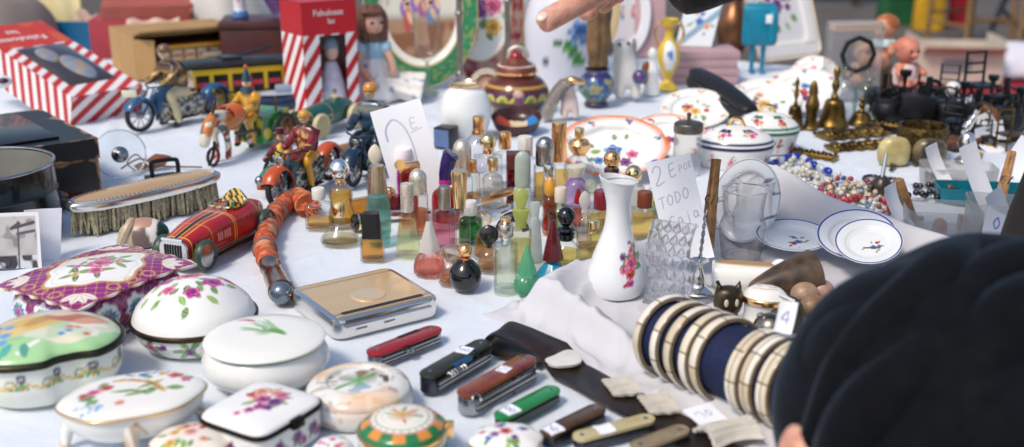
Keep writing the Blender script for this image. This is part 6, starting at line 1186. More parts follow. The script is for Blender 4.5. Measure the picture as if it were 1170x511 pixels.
part('portrait', mv(ell(8*k, 3*k, 11*k), 2*k, -35*k, 24*kz), painted('jar_portrait', .25), t, lambda x, y, z: Pt(x-2*k, z-24*kz, '#8a7a9a', .0008).disc(0, 6*k, 4.5*k, '#d9b094').ell(0, -5*k, 7*k, 7*k, 0, '#7a4a6a').C)
def bowlp(x, y, z): p = Pt(x, y, '#3a1a16', .001); p.poly([(-.05, 0), (-.05, .03), (.0, .02), (-.005, -.02)], '#b04a26'); p.poly([(0, .02), (.012, -.03), (.05, -.03), (.05, .03)], '#2f7fc0'); p.poly([(-.012, .024), (.02, .02), (.012, -.012), (-.006, -.01)], '#dcc9a0'); p.mix((np.hypot(x, y) > .037), '#4a2420'); return p.C
t, k, kz = foot('bowl', 'small brown bowl painted red, cream and blue inside, before the brown jar', 'bowl', 590, 160, 60); t.rotation_euler.x = R(12)
part('dish', [lathe(sp([(0, .006), (.02, .008), (.034, .016), (.041, .028)], 8)+[(.043, .028)]+sp([(.043, .028), (.036, .01), (.022, 0), (0, 0)], 5), 70)], painted('lacquer', .25), t, bowlp)
t = thing('portrait_miniature', 'small round beaded frame with a painted portrait inside', 'frame', at(556, 122)+Vector((0, .03, 0))); M = Matrix.Translation((0, 0, .034)) @ Matrix.Rotation(R(78), 4, 'X')
part('bead_frame', [xf(ball(.0026, (r_*math.cos(a), r_*math.sin(a), .003), 8, 6), M) for r_, n_ in ((.031, 40), (.027, 36), (.0235, 30)) for a in [j*2*PI/n_ for j in range(n_)]], PEARL, t); part('portrait', xf(lathe([(0, .002), (.022, .002), (.022, 0), (0, 0)], 50), M), painted('portrait_paint', .3), t, lambda x, y, z: Pt(x, z-.034, '#6a2a22', .001).disc(.002, .002, .007, '#dcb79c').ell(0, -.014, .014, .01, 0, '#7a5a8a').ell(.002, .009, .008, .005, 0, '#33201a').C)
# ---- beaded cobra and white animal ----
t = thing('cobra_figurine', 'rearing cobra figurine covered in silver beads with a gold head', 'figurine', at(632, 138)); H_ = .075
hp = sp([(-.012, 0, .004), (-.006, 0, .025), (.006, 0, .05), (.022, -.004, .068), (.034, -.01, .073)], 8)
part('body', tube(hp, [.011]*12+[.0115]*12+[.009]*9, 18), pm('beaded_skin', '#8f877c', .35, .5, .5, 700, .9, 900), t); part('bead', [ball(.0016, tuple(Vector(hp[i])+Vector((math.cos(a)*.0108, -abs(math.sin(a))*.0108, 0))), 6, 4) for i in range(1, 27) for a in [j*PI/7+(i % 2)*.2 for j in range(1, 7)]], PEARL, t); part('head', mv(ell(.017, .01, .0065), .038, -.01, .0735, 0, R(12)), CG, t)
def lamb(px, by, k0, label, col='#dcd8d2', cat='figurine', name='animal_figurine'):
    t = thing(name, label, cat, at(px, by)); b = skin_mesh('body', [(Vector((0, 0, .03))*k0, .017*k0), (Vector((-.004, 0, .05))*k0, .014*k0), (Vector((-.008, -.006, .066))*k0, .0135*k0), (Vector((-.016, -.014, .067))*k0, .007*k0)]+[(Vector(p)*k0, .0062*k0) for p in ((.009, -.01, .018), (.01, -.012, .003), (-.009, -.01, .018), (-.01, -.013, .003), (.012, .012, .012), (.013, .008, .003), (-.012, .012, .012), (-.013, .008, .003))], [(0, 1), (1, 2), (2, 3), (0, 4), (4, 5), (0, 6), (6, 7), (0, 8), (8, 9), (0, 10), (10, 11)], pm('glazed_white', col, .2, 0, .08), t); return t, b
lamb(651, 136, .95, 'small white and pink animal figurine behind the beaded cobra', '#d9c4bc')
t, b = lamb(716, 114, 1.62, 'white china dog with dark eyes sitting by the cloisonne vase')
part('ear', mv(ell(.005, .008, .016), .01, -.006, .104), pm('grey_glaze', '#8f8a88', .25), b); part('ear', mv(ell(.005, .008, .016), -.034, -.002, .1), pm('grey_glaze', '#8f8a88', .25), b); part('eye', [mv(ball(.0036), -.02, -.032, .112), mv(ball(.0036), -.003, -.03, .113)], BLACKM, b); part('ball', mv(ball(.014), .02, -.03, .05), pm('iridescent_ball', '#4a6a8a', .2, .3, .7, 80, dark='#6a3f7a'), t)
# ---- cloisonne vase with a brown wooden figure, white vase ----
def clois(x, y, z): th = np.arctan2(y, x); p = Pt(th*.035, z, '#3a5a94', .0008); p.mottle(.8, 130, '#7a9ab8', 2, .5, .6); p.mottle(.8, 170, '#2c3a6a', 5, .55, .62); p.mottle(.8, 110, '#a89a5a', 7, .62, .68); p.mottle(.8, 120, '#3f7a5a', 9, .62, .68); p.band(z, .0, .009, '#4a3a5c'); p.band(z, .055, .064, '#35306a'); p.band(z, .066, .08, '#4a3f6a'); return p.C
t, k, kz = turned(681, 127, 42, [(0, 0), (13, 0), (13, 4), (12, 6), (20, 16), (20.5, 25), (17, 32), (13, 36), (14, 40)], 'vase', 'round blue cloisonne enamel vase with green and yellow flecks', 'vase', CHINA, clois, 70)
t = thing('wooden_figure', 'tall carved brown wooden figure standing in the cloisonne vase', 'figurine', at(681, 120)+Vector((0, 0, .07)))
part('carving', lathe(sp([(0, 0), (.016, .002), (.018, .02), (.022, .05), (.02, .08), (.022, .11), (.014, .14), (.008, .15), (0, .152)], 6), 40, lambda a: 1+.12*math.cos(3*a)+.06*math.cos(7*a)), pm('carved_wood', '#8a6a44', .5, 0, .55, 45, .6, 150), t)
def bigv(x, y, z): p = Pt(x, z, '#d9dae6', .001); p.leaf(.0, .085, .035, .018, .3, '#2f7a34', '#7ab05a').leaf(.018, .07, .03, .013, -.3, '#3f8a3c').leaf(.0, .09, .025, .01, 2.4, '#256a2c').leaf(-.035, .055, .02, .006, 1.2, '#3a4a5a'); p.rose(.035, .12, .028, *BLUE, 1, 6); p.leaf(-.05, .14, .04, .014, .5, '#6a9a4a'); return p.C
turned(640, 112, 84, [(0, 0), (28, 0), (32, 3), (40, 40), (41, 70), (34, 95), (24, 108), (27, 122)], 'vase', 'tall white china vase painted with a blue flower and green leaves', 'vase', CHINA, bigv, 130)
# ---- yellow two-handled vase, small figurine ----
def yelv(x, y, z): p = Pt(x, z, '#d9b83a', .0008); p.mix((np.hypot(x/.012, (z-.07)/.03) < 1)*1., '#e6e6ea'); p.rose(.0, .075, .008, *BLUE); p.leaf(0, .06, .012, .004, 1, '#7aa0c0'); p.band(z, .118, .126, '#c9923a'); return p.C
t, k, kz = turned(762, 107, 30, [(0, 0), (12, 0), (11, 3), (4.5, 10), (5, 14), (12.5, 32), (12, 44), (6, 54), (5, 62), (9, 74), (10, 76)], 'vase', 'yellow china vase with two gilt handles and a white flowered medallion', 'vase', CHINA, yelv, 60)
for s_ in (-1, 1): part('handle', tube(sp([(s_*11*k, 0, 46*kz), (s_*16*k, 0, 60*kz), (s_*12*k, 0, 72*kz), (s_*8*k, 0, 70*kz)], 5), 1.7*k), CG, t)
t, k, kz = turned(744, 112, 22, [(0, 0), (9, 0), (9.5, 5), (7, 18), (8, 26), (5, 34), (4, 38), (5.5, 44), (3, 50), (0, 51)], 'lady_figurine', 'small white china lady figurine with a brown cloak', 'figurine', WHITEC); part('cloak', mv(ell(6*k, 4*k, 14*k), -7*k, -2*k, 24*kz), pm('brown_glaze', '#8a4f2a', .3, 0, .3, 60), t)
t = thing('pink_panel', 'pale pink padded panel standing behind the yellow vase', 'panel', at(742, 66), R(4)); part('board', mv(box(.075, .012, .16, b=.004), 0, 0, 0, R(-8)), pm('pink_cloth', '#c9a4a8', .85, 0, .1, 30, .3, 120), t)
# ---- stack of pink boxes, white plaque, copper vase ----
for i in range(4):
    o = part('flat_box', box(.15, .1, .0165, (0, 0, 0), .002), pm('pink_grey_board', '#b8969a', .7, 0, .15, 20), None); o.location = at(801, 97)+Vector((.003*math.sin(i*2.3), .05, .0006+i*.0172)); o.rotation_euler.z = R(2+1.5*math.sin(i*3.1))
    tag(o, ('flat pink-grey box at the very bottom of the stack behind the black case', 'flat pink-grey box second from the bottom of the stack', 'flat pink-grey box second from the top of the stack', 'topmost flat pink-grey box of the stack behind the black case')[i], 'box', 'stacked flat pink boxes')
t = thing('plaque', 'white and pale blue china plaque leaning above the pink boxes', 'plaque', at(801, 97)+Vector((.0, .06, .07)), R(-10)); part('dish', mv(shell(grid(30, 40, lambda u, v: ((u-.5)*.075+.02*(v-.5), .03*v, .1*v)), .006), 0, 0, 0), CHINA, t, lambda x, y, z: Pt(x, z, '#dfe6ea', .002).band(z-.8*x, .03, .045, '#8aa6b8').spray(0, .05, .03, 4, (BLUE, PEACH), 4, 6, .3).C)
t, k, kz = turned(836, 66, 36, [(0, 0), (12, 0), (18, 20), (17, 36), (9, 52), (9, 60), (14, 70)], 'vase', 'brown copper vase behind the turquoise ceramic figure', 'vase', pm('old_copper', '#9a6a4a', .35, .8, .4, 20))
turned(778, 74, 24, [(0, 0), (10, 0), (13, 14), (10, 28), (5, 36), (6, 44)], 'vase', 'small dark olive vase behind the yellow vase', 'vase', pm('olive_glaze', '#3f3f26', .3, 0, .3, 40), z=0)
# ---- turquoise figure on two legs ----
TQ = pm('turquoise_glaze', '#0f86a4', .3, 0, .25, 40)
t = thing('ceramic_figure', 'square turquoise ceramic figure standing on two thin legs', 'figurine', at(864, 83), R(-8)); part('body', box(.072, .03, .085, (0, 0, .06), .006, 3), TQ, t); part('body_side', box(.02, .036, .07, (.028, -.004, .066), .005, 3), TQ, t)
for s_ in (-1, 1): l = part('leg', tube([(s_*.012, 0, .063), (s_*.011, 0, .004)], [.0055, .0045], 14), TQ, t); part('shoe', mv(ell(.0075, .011, .0045), s_*.011, -.004, .0045), TQ, l)
part('price_sticker', box(.014, .001, .019, (.018, -.0225, .11), .0004), PAPER, t); part('top_rim', box(.06, .02, .006, (0, 0, .144), .002), TQ, t)
# ---- large square tray leaning ----
def trayp(x, y, z): p = Pt(x, y, '#e0ddda', .0015); e = np.maximum(np.abs(x)/.13, np.abs(y)/.13); p.band(e, .93, .96, '#c9a46c'); p.band(e, .74, .755, '#c9a46c'); p.spray(.0, .0, .07, 8, (PURP, PINK, PURP), 7, 12, .25); p.spray(.08, .08, .03, 9, (PURP,), 3, 5, .3); return p.C
plate(900, 70, .105, .13, 68, 32, 'large square white china tray with gilt lines and purple flowers, leaning', trayp, GOLD, .012, 'tray', 'tray', rf=sq(9))
# ---- plates between ----
def rimplate(col, seed, cols, rx, ry, base='#e9e9e6', w_=.9):
    def f(x, y, z):
        p = Pt(x, y, base, .001); d = np.hypot(x/rx, y/ry); p.mix(sst(w_, w_+.02, d)*(.75+.25*np.sin(np.arctan2(y, x)*9)), col); p.mix(sst(w_-.1, w_, d)*.45, col)
        for i in range(7): a_ = i*.9+seed; p.spray(rx*.84*math.cos(a_), ry*.84*math.sin(a_), rx*.11, seed+i, cols, 3, 4, .4)
        return p.spray(0, 0, min(rx, ry)*.55, seed, cols, 5, 9, .34).C
    return f
plate(699, 211, .08, .066, 28, -6, 'oval dish with a wavy orange rim and a small flower bunch', rimplate('#d9742c', 3, (BLUE, PURP, PINK), .082, .068), None, .014, 'plate', 'plate', rf=lobes(10, .018))
plate(757, 190, .062, .05, 32, -14, 'white floral dish with a faint orange edge behind the glass shaker', rimplate('#d98a5a', 12, (RED, PURP), .062, .05, w_=.94), None, .01)
plate(792, 152, .06, .05, 30, -12, 'small white plate with a fruit bunch, resting against the black case', rimplate('#e2ddd0', 14, (YEL, RED, PURP), .062, .05), None, .01)
plate(866, 148, .066, .064, 27, -20, 'white plate with a gilt flower bunch leaning near the green-rimmed tureen', rimplate('#e2ddd0', 15, (YEL, PURP, PEACH), .07, .066), None, .01)
plate(908, 134, .07, .066, 27, -24, 'white plate with dark red flowers leaning under the square tray', rimplate('#e6d2c4', 16, (RED, PURP, BLUE), .075, .07), None, .01)
plate(927, 104, .045, .045, 35, -20, 'little white saucer tilted before the square tray', rimplate('#e2dcd4', 17, (PINK,), .05, .045), None, .008)
# ---- glass shaker, spectacle case ----
t, k, kz = foot('glass_shaker', 'fluted clear glass shaker with a dull metal lid', 'shaker', 784, 204, 34); part('body', lathe(sp([(14*k, 0), (15*k, 2*kz), (15.5*k, 40*kz), (14*k, 48*kz)], 5), 64, lobes(16, .03)), thin('pale_fluted_glass', '#f0f2f0', '#98a09c', .06, .2), t); part('lid', lathe(sp([(15*k, 46*kz), (16.5*k, 47*kz), (16.5*k, 54*kz), (14*k, 57*kz), (0, 59*kz)], 4), 40), pm('dull_metal', '#7a746a', .4, .9, .3), t); part('knob', lathe([(2.5*k, 58*kz), (2*k, 62*kz), (3*k, 66*kz), (0, 68*kz)], 16), pm('dull_metal', '#7a746a', .4, .9, .3), t)
c, L, a = span((788, 124), (862, 158)); t = thing('spectacle_case', 'black leather spectacle case lying slanted across the white plates', 'case', c+Vector((0, .01, .026)), a); t.rotation_euler.y = R(7); BL_ = pm('black_leather', '#101012', .5, 0, .3, 60, .4, 300); L *= .92
part('case_body', hull([(-L*.5, .006, .004, .022), (-L*.44, .019, .0, .03), (0, .023, .0, .033), (L*.44, .018, .0, .028), (L*.5, .005, .004, .02)], 40, 2.6, 8), BL_, t)
part('lid', hull([(-L*.49, .004, .024, .034), (-L*.43, .017, .024, .041), (0, .02, .026, .045), (L*.43, .016, .022, .038), (L*.49, .004, .018, .028)], 40, 2.4, 8), BL_, t); part('seam', tube([(x*L, -.0225*math.cos(x*2.6), .0245) for x in np.linspace(-.46, .46, 24)], .0016, 6), pm('grey_seam', '#4a4a4c', .6), t)
# ---- tureens ----
def tur(lidcol, seed, cols, r, base='#e8e8e4'):
    def body(x, y, z): th = np.arctan2(y, x); p = Pt(th*r, z, base, .0008); p.band(z, .031, .036, lidcol); [p.spray(u, .015, .012, seed+i, cols, 3, 5, .4) for i, u in enumerate(np.arange(-3, 3.2, .62)*r)]; return p.C
    def lid(x, y, z): p = Pt(x, y, base, .0008); d = np.hypot(x/r, y/(r*.8)); p.band(d*r, r*.94, r*.985, lidcol); th = np.arctan2(y, x); p.mix(((d > .45) & (d < .62) & (np.sin(th*5) > .1))*1., lidcol); [p.spray(r*.72*math.cos(a), r*.58*math.sin(a), .012, seed+9+i, cols, 3, 5, .4) for i, a in enumerate(np.arange(0, 6.2, 1.05))]; return p.C
    return body, lid
for px, by, wpx, lab, col, seed, cols in ((838, 200, 88, 'oval white china tureen with a dark blue band and flowers', '#2a2a5a', 3, (PINK, PEACH)), (873, 181, 76, 'white china tureen with a green-edged lid and red flowers', '#2f7a5c', 6, (RED, PEACH))):
    t, k, kz = foot('tureen', lab, 'tureen', px, by, wpx, R(-6), None, .8); r = wpx/2*k; b_, l_ = tur(col, seed, cols, r)
    part('body', lathe([(0, 0)]+sp([(.8*r, 0), (.86*r, .004), (.98*r, .028), (.97*r, .037)], 10), 140, None, 1, .8), CHINA, t, b_); l = part('lid', lathe([(0, .062)]+sp([(.05*r, .062), (.5*r, .058), (.85*r, .048), (1.0*r, .038), (.97*r, .036)], 12), 140, None, 1, .8), CHINA, t, l_); part('knob', tube(sp([(-.012, 0, .06), (-.006, 0, .071), (.006, 0, .071), (.012, 0, .06)], 4), .003, 8), GOLD, l)
# ---- brass bells and fretted brass ----
def bell(px, by, wpx, h, label):
    t, k, kz = foot('hand_bell', label, 'bell', px, by, wpx); r = wpx/2*k; H_ = h*kz
    part('bell_body', lathe(sp([(r*.96, 0), (r, H_*.02), (r*.8, H_*.12), (r*.66, H_*.3), (r*.5, H_*.42), (0, H_*.46)], 5), 40), BRASS, t); part('handle', lathe(sp([(0, H_*.44), (r*.24, H_*.46), (r*.12, H_*.55), (r*.26, H_*.66), (r*.14, H_*.78), (r*.22, H_*.9), (0, H_)], 5), 20), BRASS, t)
bell(907, 150, 23, 56, 'plain brass hand bell with a slim handle beside the green-rimmed tureen'); bell(951, 149, 36, 66, 'broad brass hand bell with a turned handle, the largest bell'); bell(983, 146, 30, 30, 'squat brass bell lying between the large bell and the ironwork')
turned(926, 150, 18, [(0, 0), (8, 0), (7, 4), (6, 16), (8, 26), (5, 36), (5, 42), (3, 50), (0, 53)], 'brass_figurine', 'small dark brass lady figurine between two brass bells', 'figurine', BRASS)
def fret(p, q, w_px, label, seed, cat='ornament', h=.006):
    c, L, a = span(p, q); k = 1/ppm(*p); t = thing('brass_ornament', label, cat, c+Vector((0, 0, .0006)), a); rd = random.Random(seed); w_ = w_px*k; n = 11
    out = [(-L/2+L*i/(n*2), -w_/2*(.75+.25*math.sin(i*1.5))) for i in range(n*2+1)]+[(L/2-L*i/(n*2), w_/2*(.7+.3*abs(math.sin(i*1.1+seed)))) for i in range(n*2+1)]
    part('brass_plate', prism(out, 0, h, .001), BRASS, t); part('relief', [mv(ell(L/n*.45, w_*.3, h*.9), -L/2+L*(i+.5)/n, w_*.12*math.sin(i*2), h) for i in range(n)]+[tube([(-L*.48, -w_*.32, h), (L*.48, -w_*.32, h)], h*.35)], BRASS, t)
fret((938, 158), (1008, 152), 36, 'long toothed brass ornament on the cloth before the bells', 2); fret((948, 172), (1016, 166), 26, 'second pierced brass ornament lying below the toothed one', 3); fret((905, 176), (955, 184), 20, 'dull brass key-shaped ornament before the green-rimmed tureen', 4); fret((985, 142), (1042, 150), 16, 'brass strip ornament lying in front of the black ironwork', 5)
t, k, kz = foot('brass_bowl', 'dark brass bowl with a hammered pattern, empty', 'bowl', 1051, 189, 56); part('dish', lathe(sp([(0, .003), (.02, .004), (23*k, 20*kz), (25*k, 36*kz)], 6)+sp([(26.5*k, 36.5*kz), (28*k, 26*kz), (25*k, 6*kz), (18*k, 0), (0, 0)], 6), 60), pm('hammered_brass', '#7c6438', .42, .9, .6, 160, 1.0, 260, dark='#33281a'), t)
def shellbox(px, by, w_, label, c1, c2): t, k, kz = foot('shell_box', label, 'box', px, by, w_); part('body', lathe(sp([(0, 0), (w_*.4*k, 1*kz), (w_*.5*k, 12*kz), (w_*.46*k, 22*kz), (w_*.3*k, 29*kz), (0, 31*kz)], 6), 50, None, 1, .6), pm('shell_'+c1, c1, .25, 0, .5, 40, dark=c2), t)
shellbox(1020, 194, 38, 'smooth cream oval shell box before the brass bowl', '#c9bb86', '#a89662'); shellbox(1060, 196, 40, 'brown and black mottled oval shell box before the brass bowl', '#7a6a4a', '#17140f')
# ---- clear plastic box with a magnifier, glassware ----
t = thing('plastic_box', 'clear plastic box standing upright behind the brass bells', 'box', at(973, 116)+Vector((0, .02, 0)), R(8)); part('case_body', box(.1, .045, .15, b=.003), thin('clear_plastic', '#ecebea', '#9a9ca0', .12, .18), t); part('peach_lining', box(.092, .03, .012, (0, 0, .134)), pm('peach_lining', '#c9a890', .7), t)
t = thing('magnifier', 'round lens in a dark eight-sided ring on the clear plastic box', 'magnifier', at(973, 116)+Vector((0, -.012, .092)), R(8)); part('ring', xf(tube([(.032*math.cos(j*PI/4), .032*math.sin(j*PI/4), 0) for j in range(8)], .0048, 8, True), Matrix.Rotation(PI/2, 4, 'X')), pm('blue_black', '#161b22', .35), t); part('lens', xf(lathe([(0, .004), (.029, .001), (.029, -.001), (0, -.004)], 40), Matrix.Rotation(PI/2, 4, 'X')), CLEAR, t)
bottle(962, 142, 96, 30, 'round', [('stopper', ballp(16), SMOKE)], 'big smoky glass decanter behind the largest brass bell', glass=thin('grey_blue_glass', '#cdd6dc', '#6a7c86'), group='glassware behind the bells'); bottle(988, 138, 100, 30, 'waist', [('stopper', ballp(14), CLEAR)], 'clear greenish glass decanter beside the smoky one', glass=thin('grey_green_glass', '#d0dcd4', '#6f8a7c'), group='glassware behind the bells')
# ---- naked baby dolls ----
def baby(px, by, k0, label, skinc, hairc, yaw):
    t = thing('baby_doll', label, 'doll', at(px, by), R(yaw)); S_ = pm('doll_vinyl_'+skinc, skinc, .4, 0, .1, 40)
    V = [((0, 0, .03), .03), ((0, 0, .07), .027), ((0, 0, .088), .014)]+[(p, r_) for p, r_ in (((.03, -.01, .075), .012), ((.045, -.03, .055), .011), ((.048, -.045, .05), .009), ((-.03, -.01, .075), .012), ((-.045, -.03, .055), .011), ((-.048, -.045, .05), .009), ((.025, -.03, .02), .017), ((.04, -.07, .018), .013), ((-.025, -.03, .02), .017), ((-.04, -.07, .018), .013))]
    b = skin_mesh('body', [(Vector(p)*k0, r_*k0*1.15) for p, r_ in V], [(0, 1), (1, 2), (1, 3), (3, 4), (4, 5), (1, 6), (6, 7), (7, 8), (0, 9), (9, 10), (0, 11), (11, 12)], S_, t)
    h = part('head', [mv(ell(.036, .038, .04), 0, -.003, .125, k=1), mv(ell(.012, .01, .01), 0, -.038, .112)], S_, t); h.scale = (k0,)*3
    part('hair', mv(lathe(sp([(.0385, .0), (.037, .015), (.026, .032), (0, .0425)], 5), 30, None, 1, 1.06), 0, .003, .126), pm('moulded_hair_'+hairc, hairc, .45, 0, .2, 60), h); part('eye', [mv(ell(.004, .003, .005), s_*.014, -.0385, .126) for s_ in (-1, 1)], BLACKP, h); part('mouth', mv(ell(.006, .002, .002), 0, -.0475, .106), pm('doll_lips', '#c45a5a', .4), h)
    return t
d1 = baby(1005, 103, .64, 'brown-haired baby doll with a pale blue collar sitting behind the ironwork', '#c98a68', '#a85f2c', -50); d1.location.z += .046; t = d1; part('collar', lathe([(a*.64, b*.64) for a, b in sp([(.04, .07), (.034, .085), (.018, .096)], 4)], 30, lobes(8, .06)), pm('pale_blue_cloth2', '#b8d4d8', .8), t)
d2 = baby(1030, 116, .6, 'bald pink baby doll in a white vest sitting lower than its neighbour', '#d98a74', '#d08066', 20); d2.location.z += .024; t = d2; part('vest', lathe([(a*.63, b*.6) for a, b in sp([(.038, .02), (.038, .05), (.033, .072), (.02, .084)], 4)], 30, lobes(9, .03)), pm('white_pink_cloth', '#e0c4c0', .85), t)
t = baby(984, 100, .6, 'small fair-haired baby doll half hidden by the clear plastic box', '#c9a084', '#a88a6a', -20)
for d_, w_, h_, lab, col in ((d1, .07, .0455, 'small brown carton that the brown-haired doll sits on', '#8a6a4a'), (d2, .06, .0235, 'low grey carton that the bald pink doll sits on', '#8a8680')):
    t = thing('small_carton', lab, 'carton', (d_.location.x, d_.location.y, .0005), R(12)); part('carton_body', box(w_, w_*.9, h_, b=.001), pm('carton_'+col, col, .8, 0, .15, 20), t); part('lid', box(w_+.002, w_*.9+.002, .008, (0, 0, h_-.0078), .001), pm('carton_'+col, col, .8, 0, .15, 20), t)
# ================= black ironwork miniatures =================
def ironbit(kind, px, by, k0, label, rz):
    t = thing('iron_miniature', label, 'ironwork', at(px, by)+Vector((0, 0, .0006)), R(rz), 'black ironwork miniatures'); S = lambda *a: tuple(x*k0 for x in a)
    if kind == 'chair':
        for sx in (-1, 1):
            part('leg', tube([S(sx*.016, -.014, 0), S(sx*.016, -.014, .03)], .002*k0, 6), IRON, t); part('leg', tube([S(sx*.016, .014, 0), S(sx*.016, .016, .075)], .002*k0, 6), IRON, t)
        part('seat', box(.038*k0, .034*k0, .004*k0, (0, 0, .028*k0)), IRON, t); part('backrest', [tube([S(-.016, .016, z), S(.016, .016, z)], .0018*k0, 6) for z in (.045, .058, .073)], IRON, t)
    elif kind == 'pot':
        part('pot_body', lathe(sp([(0, 0), S(.016, 0), S(.024, .012), S(.022, .026), S(.016, .032), (0, .034*k0)], 4), 24), IRON, t); part('handle', tube([S(.02*math.cos(a), 0, .03+.022*math.sin(a)) for a in [j*PI/10 for j in range(11)]], .002*k0, 6), IRON, t); part('spout', tube([S(.02, 0, .014), S(.034, 0, .03)], [.004*k0, .002*k0], 8), IRON, t)
    elif kind == 'wheel':
        part('wheel', tube([S(.024*math.cos(a), 0, .026+.024*math.sin(a)) for a in [j*PI/12 for j in range(24)]], .003*k0, 8, True), IRON, t); part('spoke', [tube([S(0, 0, .026), S(.023*math.cos(a), 0, .026+.023*math.sin(a))], .0014*k0, 5) for a in [j*PI/4 for j in range(8)]], IRON, t); part('stand', box(.05*k0, .026*k0, .006*k0), IRON, t)
    elif kind == 'candle':
        part('stem', lathe(sp([(0, 0), S(.018, 0), S(.016, .004), S(.004, .01), S(.003, .05), S(.008, .056), S(.009, .064)], 4)+[(0, .064*k0)], 20), IRON, t); part('arm', tube(sp([S(-.022, 0, .058), S(-.018, 0, .04), S(0, 0, .036), S(.018, 0, .04), S(.022, 0, .058)], 5), .002*k0, 6), IRON, t)
    elif kind == 'stove':
        part('box_body', box(.05*k0, .034*k0, .034*k0, (0, 0, .012*k0), .002*k0), IRON, t); part('chimney', tube([S(.014, .006, .044), S(.014, .006, .075)], .005*k0, 10), IRON, t)
        for sx in (-1, 1):
            for sy in (-1, 1): part('leg', tube([S(sx*.02, sy*.012, .014), S(sx*.023, sy*.014, 0)], .0025*k0, 6), IRON, t)
    else:
        part('pan_body', lathe([(0, .001), S(.024, .002), S(.028, .009), S(.03, .009), S(.026, 0), (0, 0)], 30), IRON, t); part('handle', box(.045*k0, .006*k0, .003*k0, (.048*k0, 0, .006*k0), .001*k0), IRON, t)
for i, (kd, px, by, k0, rz, lab) in enumerate((('pot', 1012, 138, 1.1, 10, 'black iron kettle miniature nearest the brass bells'), ('candle', 1030, 128, 1.2, 0, 'black iron two-armed candle holder before the pink doll'), ('wheel', 1062, 126, 1.1, 25, 'black iron spoked wheel on a small stand'), ('stove', 1046, 142, 1.1, -15, 'black iron toy stove with a chimney behind the brass bowl'), ('chair', 1118, 122, 1.35, 20, 'tall-backed black iron toy chair before the red carpet'), ('pot', 1080, 140, 1.2, 150, 'round black iron teapot miniature behind the brass bowl'), ('candle', 1098, 134, 1.0, 30, 'small black iron candle holder beside the tall toy chair'), ('stove', 1140, 138, 1.0, 12, 'second black iron toy stove by the edge of the ironwork'), ('pan', 1100, 152, 1.1, 200, 'flat black iron toy pan with a straight handle'), ('pan', 1022, 150, .9, 160, 'little black iron pan near the cream shell box'), ('wheel', 1150, 128, .9, -30, 'smaller black iron wheel near the white bundle'), ('chair', 1080, 120, 1.0, -30, 'short black iron toy chair before the pale carton'), ('pot', 1128, 150, 1.0, 60, 'black iron jug miniature beside the white paper tags'), ('pan', 1140, 162, 1.3, 190, 'large black iron pan behind the silver figure'), ('stove', 1002, 126, .9, 8, 'black iron box miniature at the feet of the dolls'), ('candle', 1163, 146, 1.1, 0, 'black iron candle holder by the folded white papers'), ('pot', 1045, 122, .8, 200, 'tiny black iron pot between the spoked wheel and the pink doll'), ('chair', 1060, 140, .9, 70, 'small black iron toy chair turned sideways behind the brass bowl'), ('wheel', 1100, 124, .8, 10, 'little black iron wheel between the two toy chairs'), ('pan', 1070, 150, .9, 30, 'little flat black iron dish just behind the brass bowl rim'), ('candle', 1130, 130, 1.1, 60, 'black iron two-armed candle holder right of the tall toy chair'), ('stove', 1112, 142, .8, 40, 'small black iron toy stove before the tall toy chair'), ('pot', 1152, 150, 1.0, 20, 'black iron kettle under the crumpled white paper'), ('pan', 1085, 166, 1.0, 100, 'black iron pan lying before the silver bird'), ('pot', 1016, 122, .8, 90, 'small black iron jug at the feet of the brown-haired doll'))): ironbit(kd, px, by, k0, lab, rz)
t = thing('perfume_ball', 'white glass ball among the black ironwork', 'ball', at(1086, 122)); part('body', ball(.014, (0, 0, .034)), WHITEC, t); part('stand', lathe([(.012, 0), (.01, .004), (.004, .01), (.006, .022)], 20), IRON, t)
# ---- silver bird, leather, knives of wood ----
t, k, kz = turned(1102, 188, 24, [(0, 0), (11, 0), (10, 3), (4, 8), (9, 16), (10, 22), (6, 30), (0, 32)], 'silver_bird', 'silver bird with a raised beak perched on a round foot', 'figurine', SILVER); part('bird', skin_shape := tube(sp([(-6*k, 0, 30*kz), (-2*k, 0, 38*kz), (3*k, 0, 46*kz), (7*k, 0, 56*kz)], 5), [3*k]*4+[5*k]*4+[4*k]*4+[2.5*k]*4, 12), SILVER, t)
t = thing('leather_case', 'brown leather knife sheath lying behind the silver bird', 'sheath', at(1110, 172)+Vector((0, .02, .004)), R(30)); part('sheath', prism([(-.05, -.012), (.03, -.016), (.055, 0), (.03, .016), (-.05, .012)], 0, .012, .003), pm('brown_sheath', '#6a3f26', .55, 0, .3, 60), t); part('strap', box(.012, .036, .015, (-.02, 0, 0), .002), pm('brown_sheath', '#6a3f26', .55, 0, .3, 60), t)
t = thing('leather_case', 'upright pointed brown leather case leaning behind the silver bird', 'case', at(1122, 160), R(-12)); part('case_body', mv(xf(prism([(-.024, 0), (.024, 0), (.02, .05), (0, .062), (-.02, .03)], 0, .01, .002), Matrix.Rotation(R(70), 4, 'X')), 0, 0, 0), pm('brown_sheath', '#6a3f26', .55, 0, .3, 60), t)
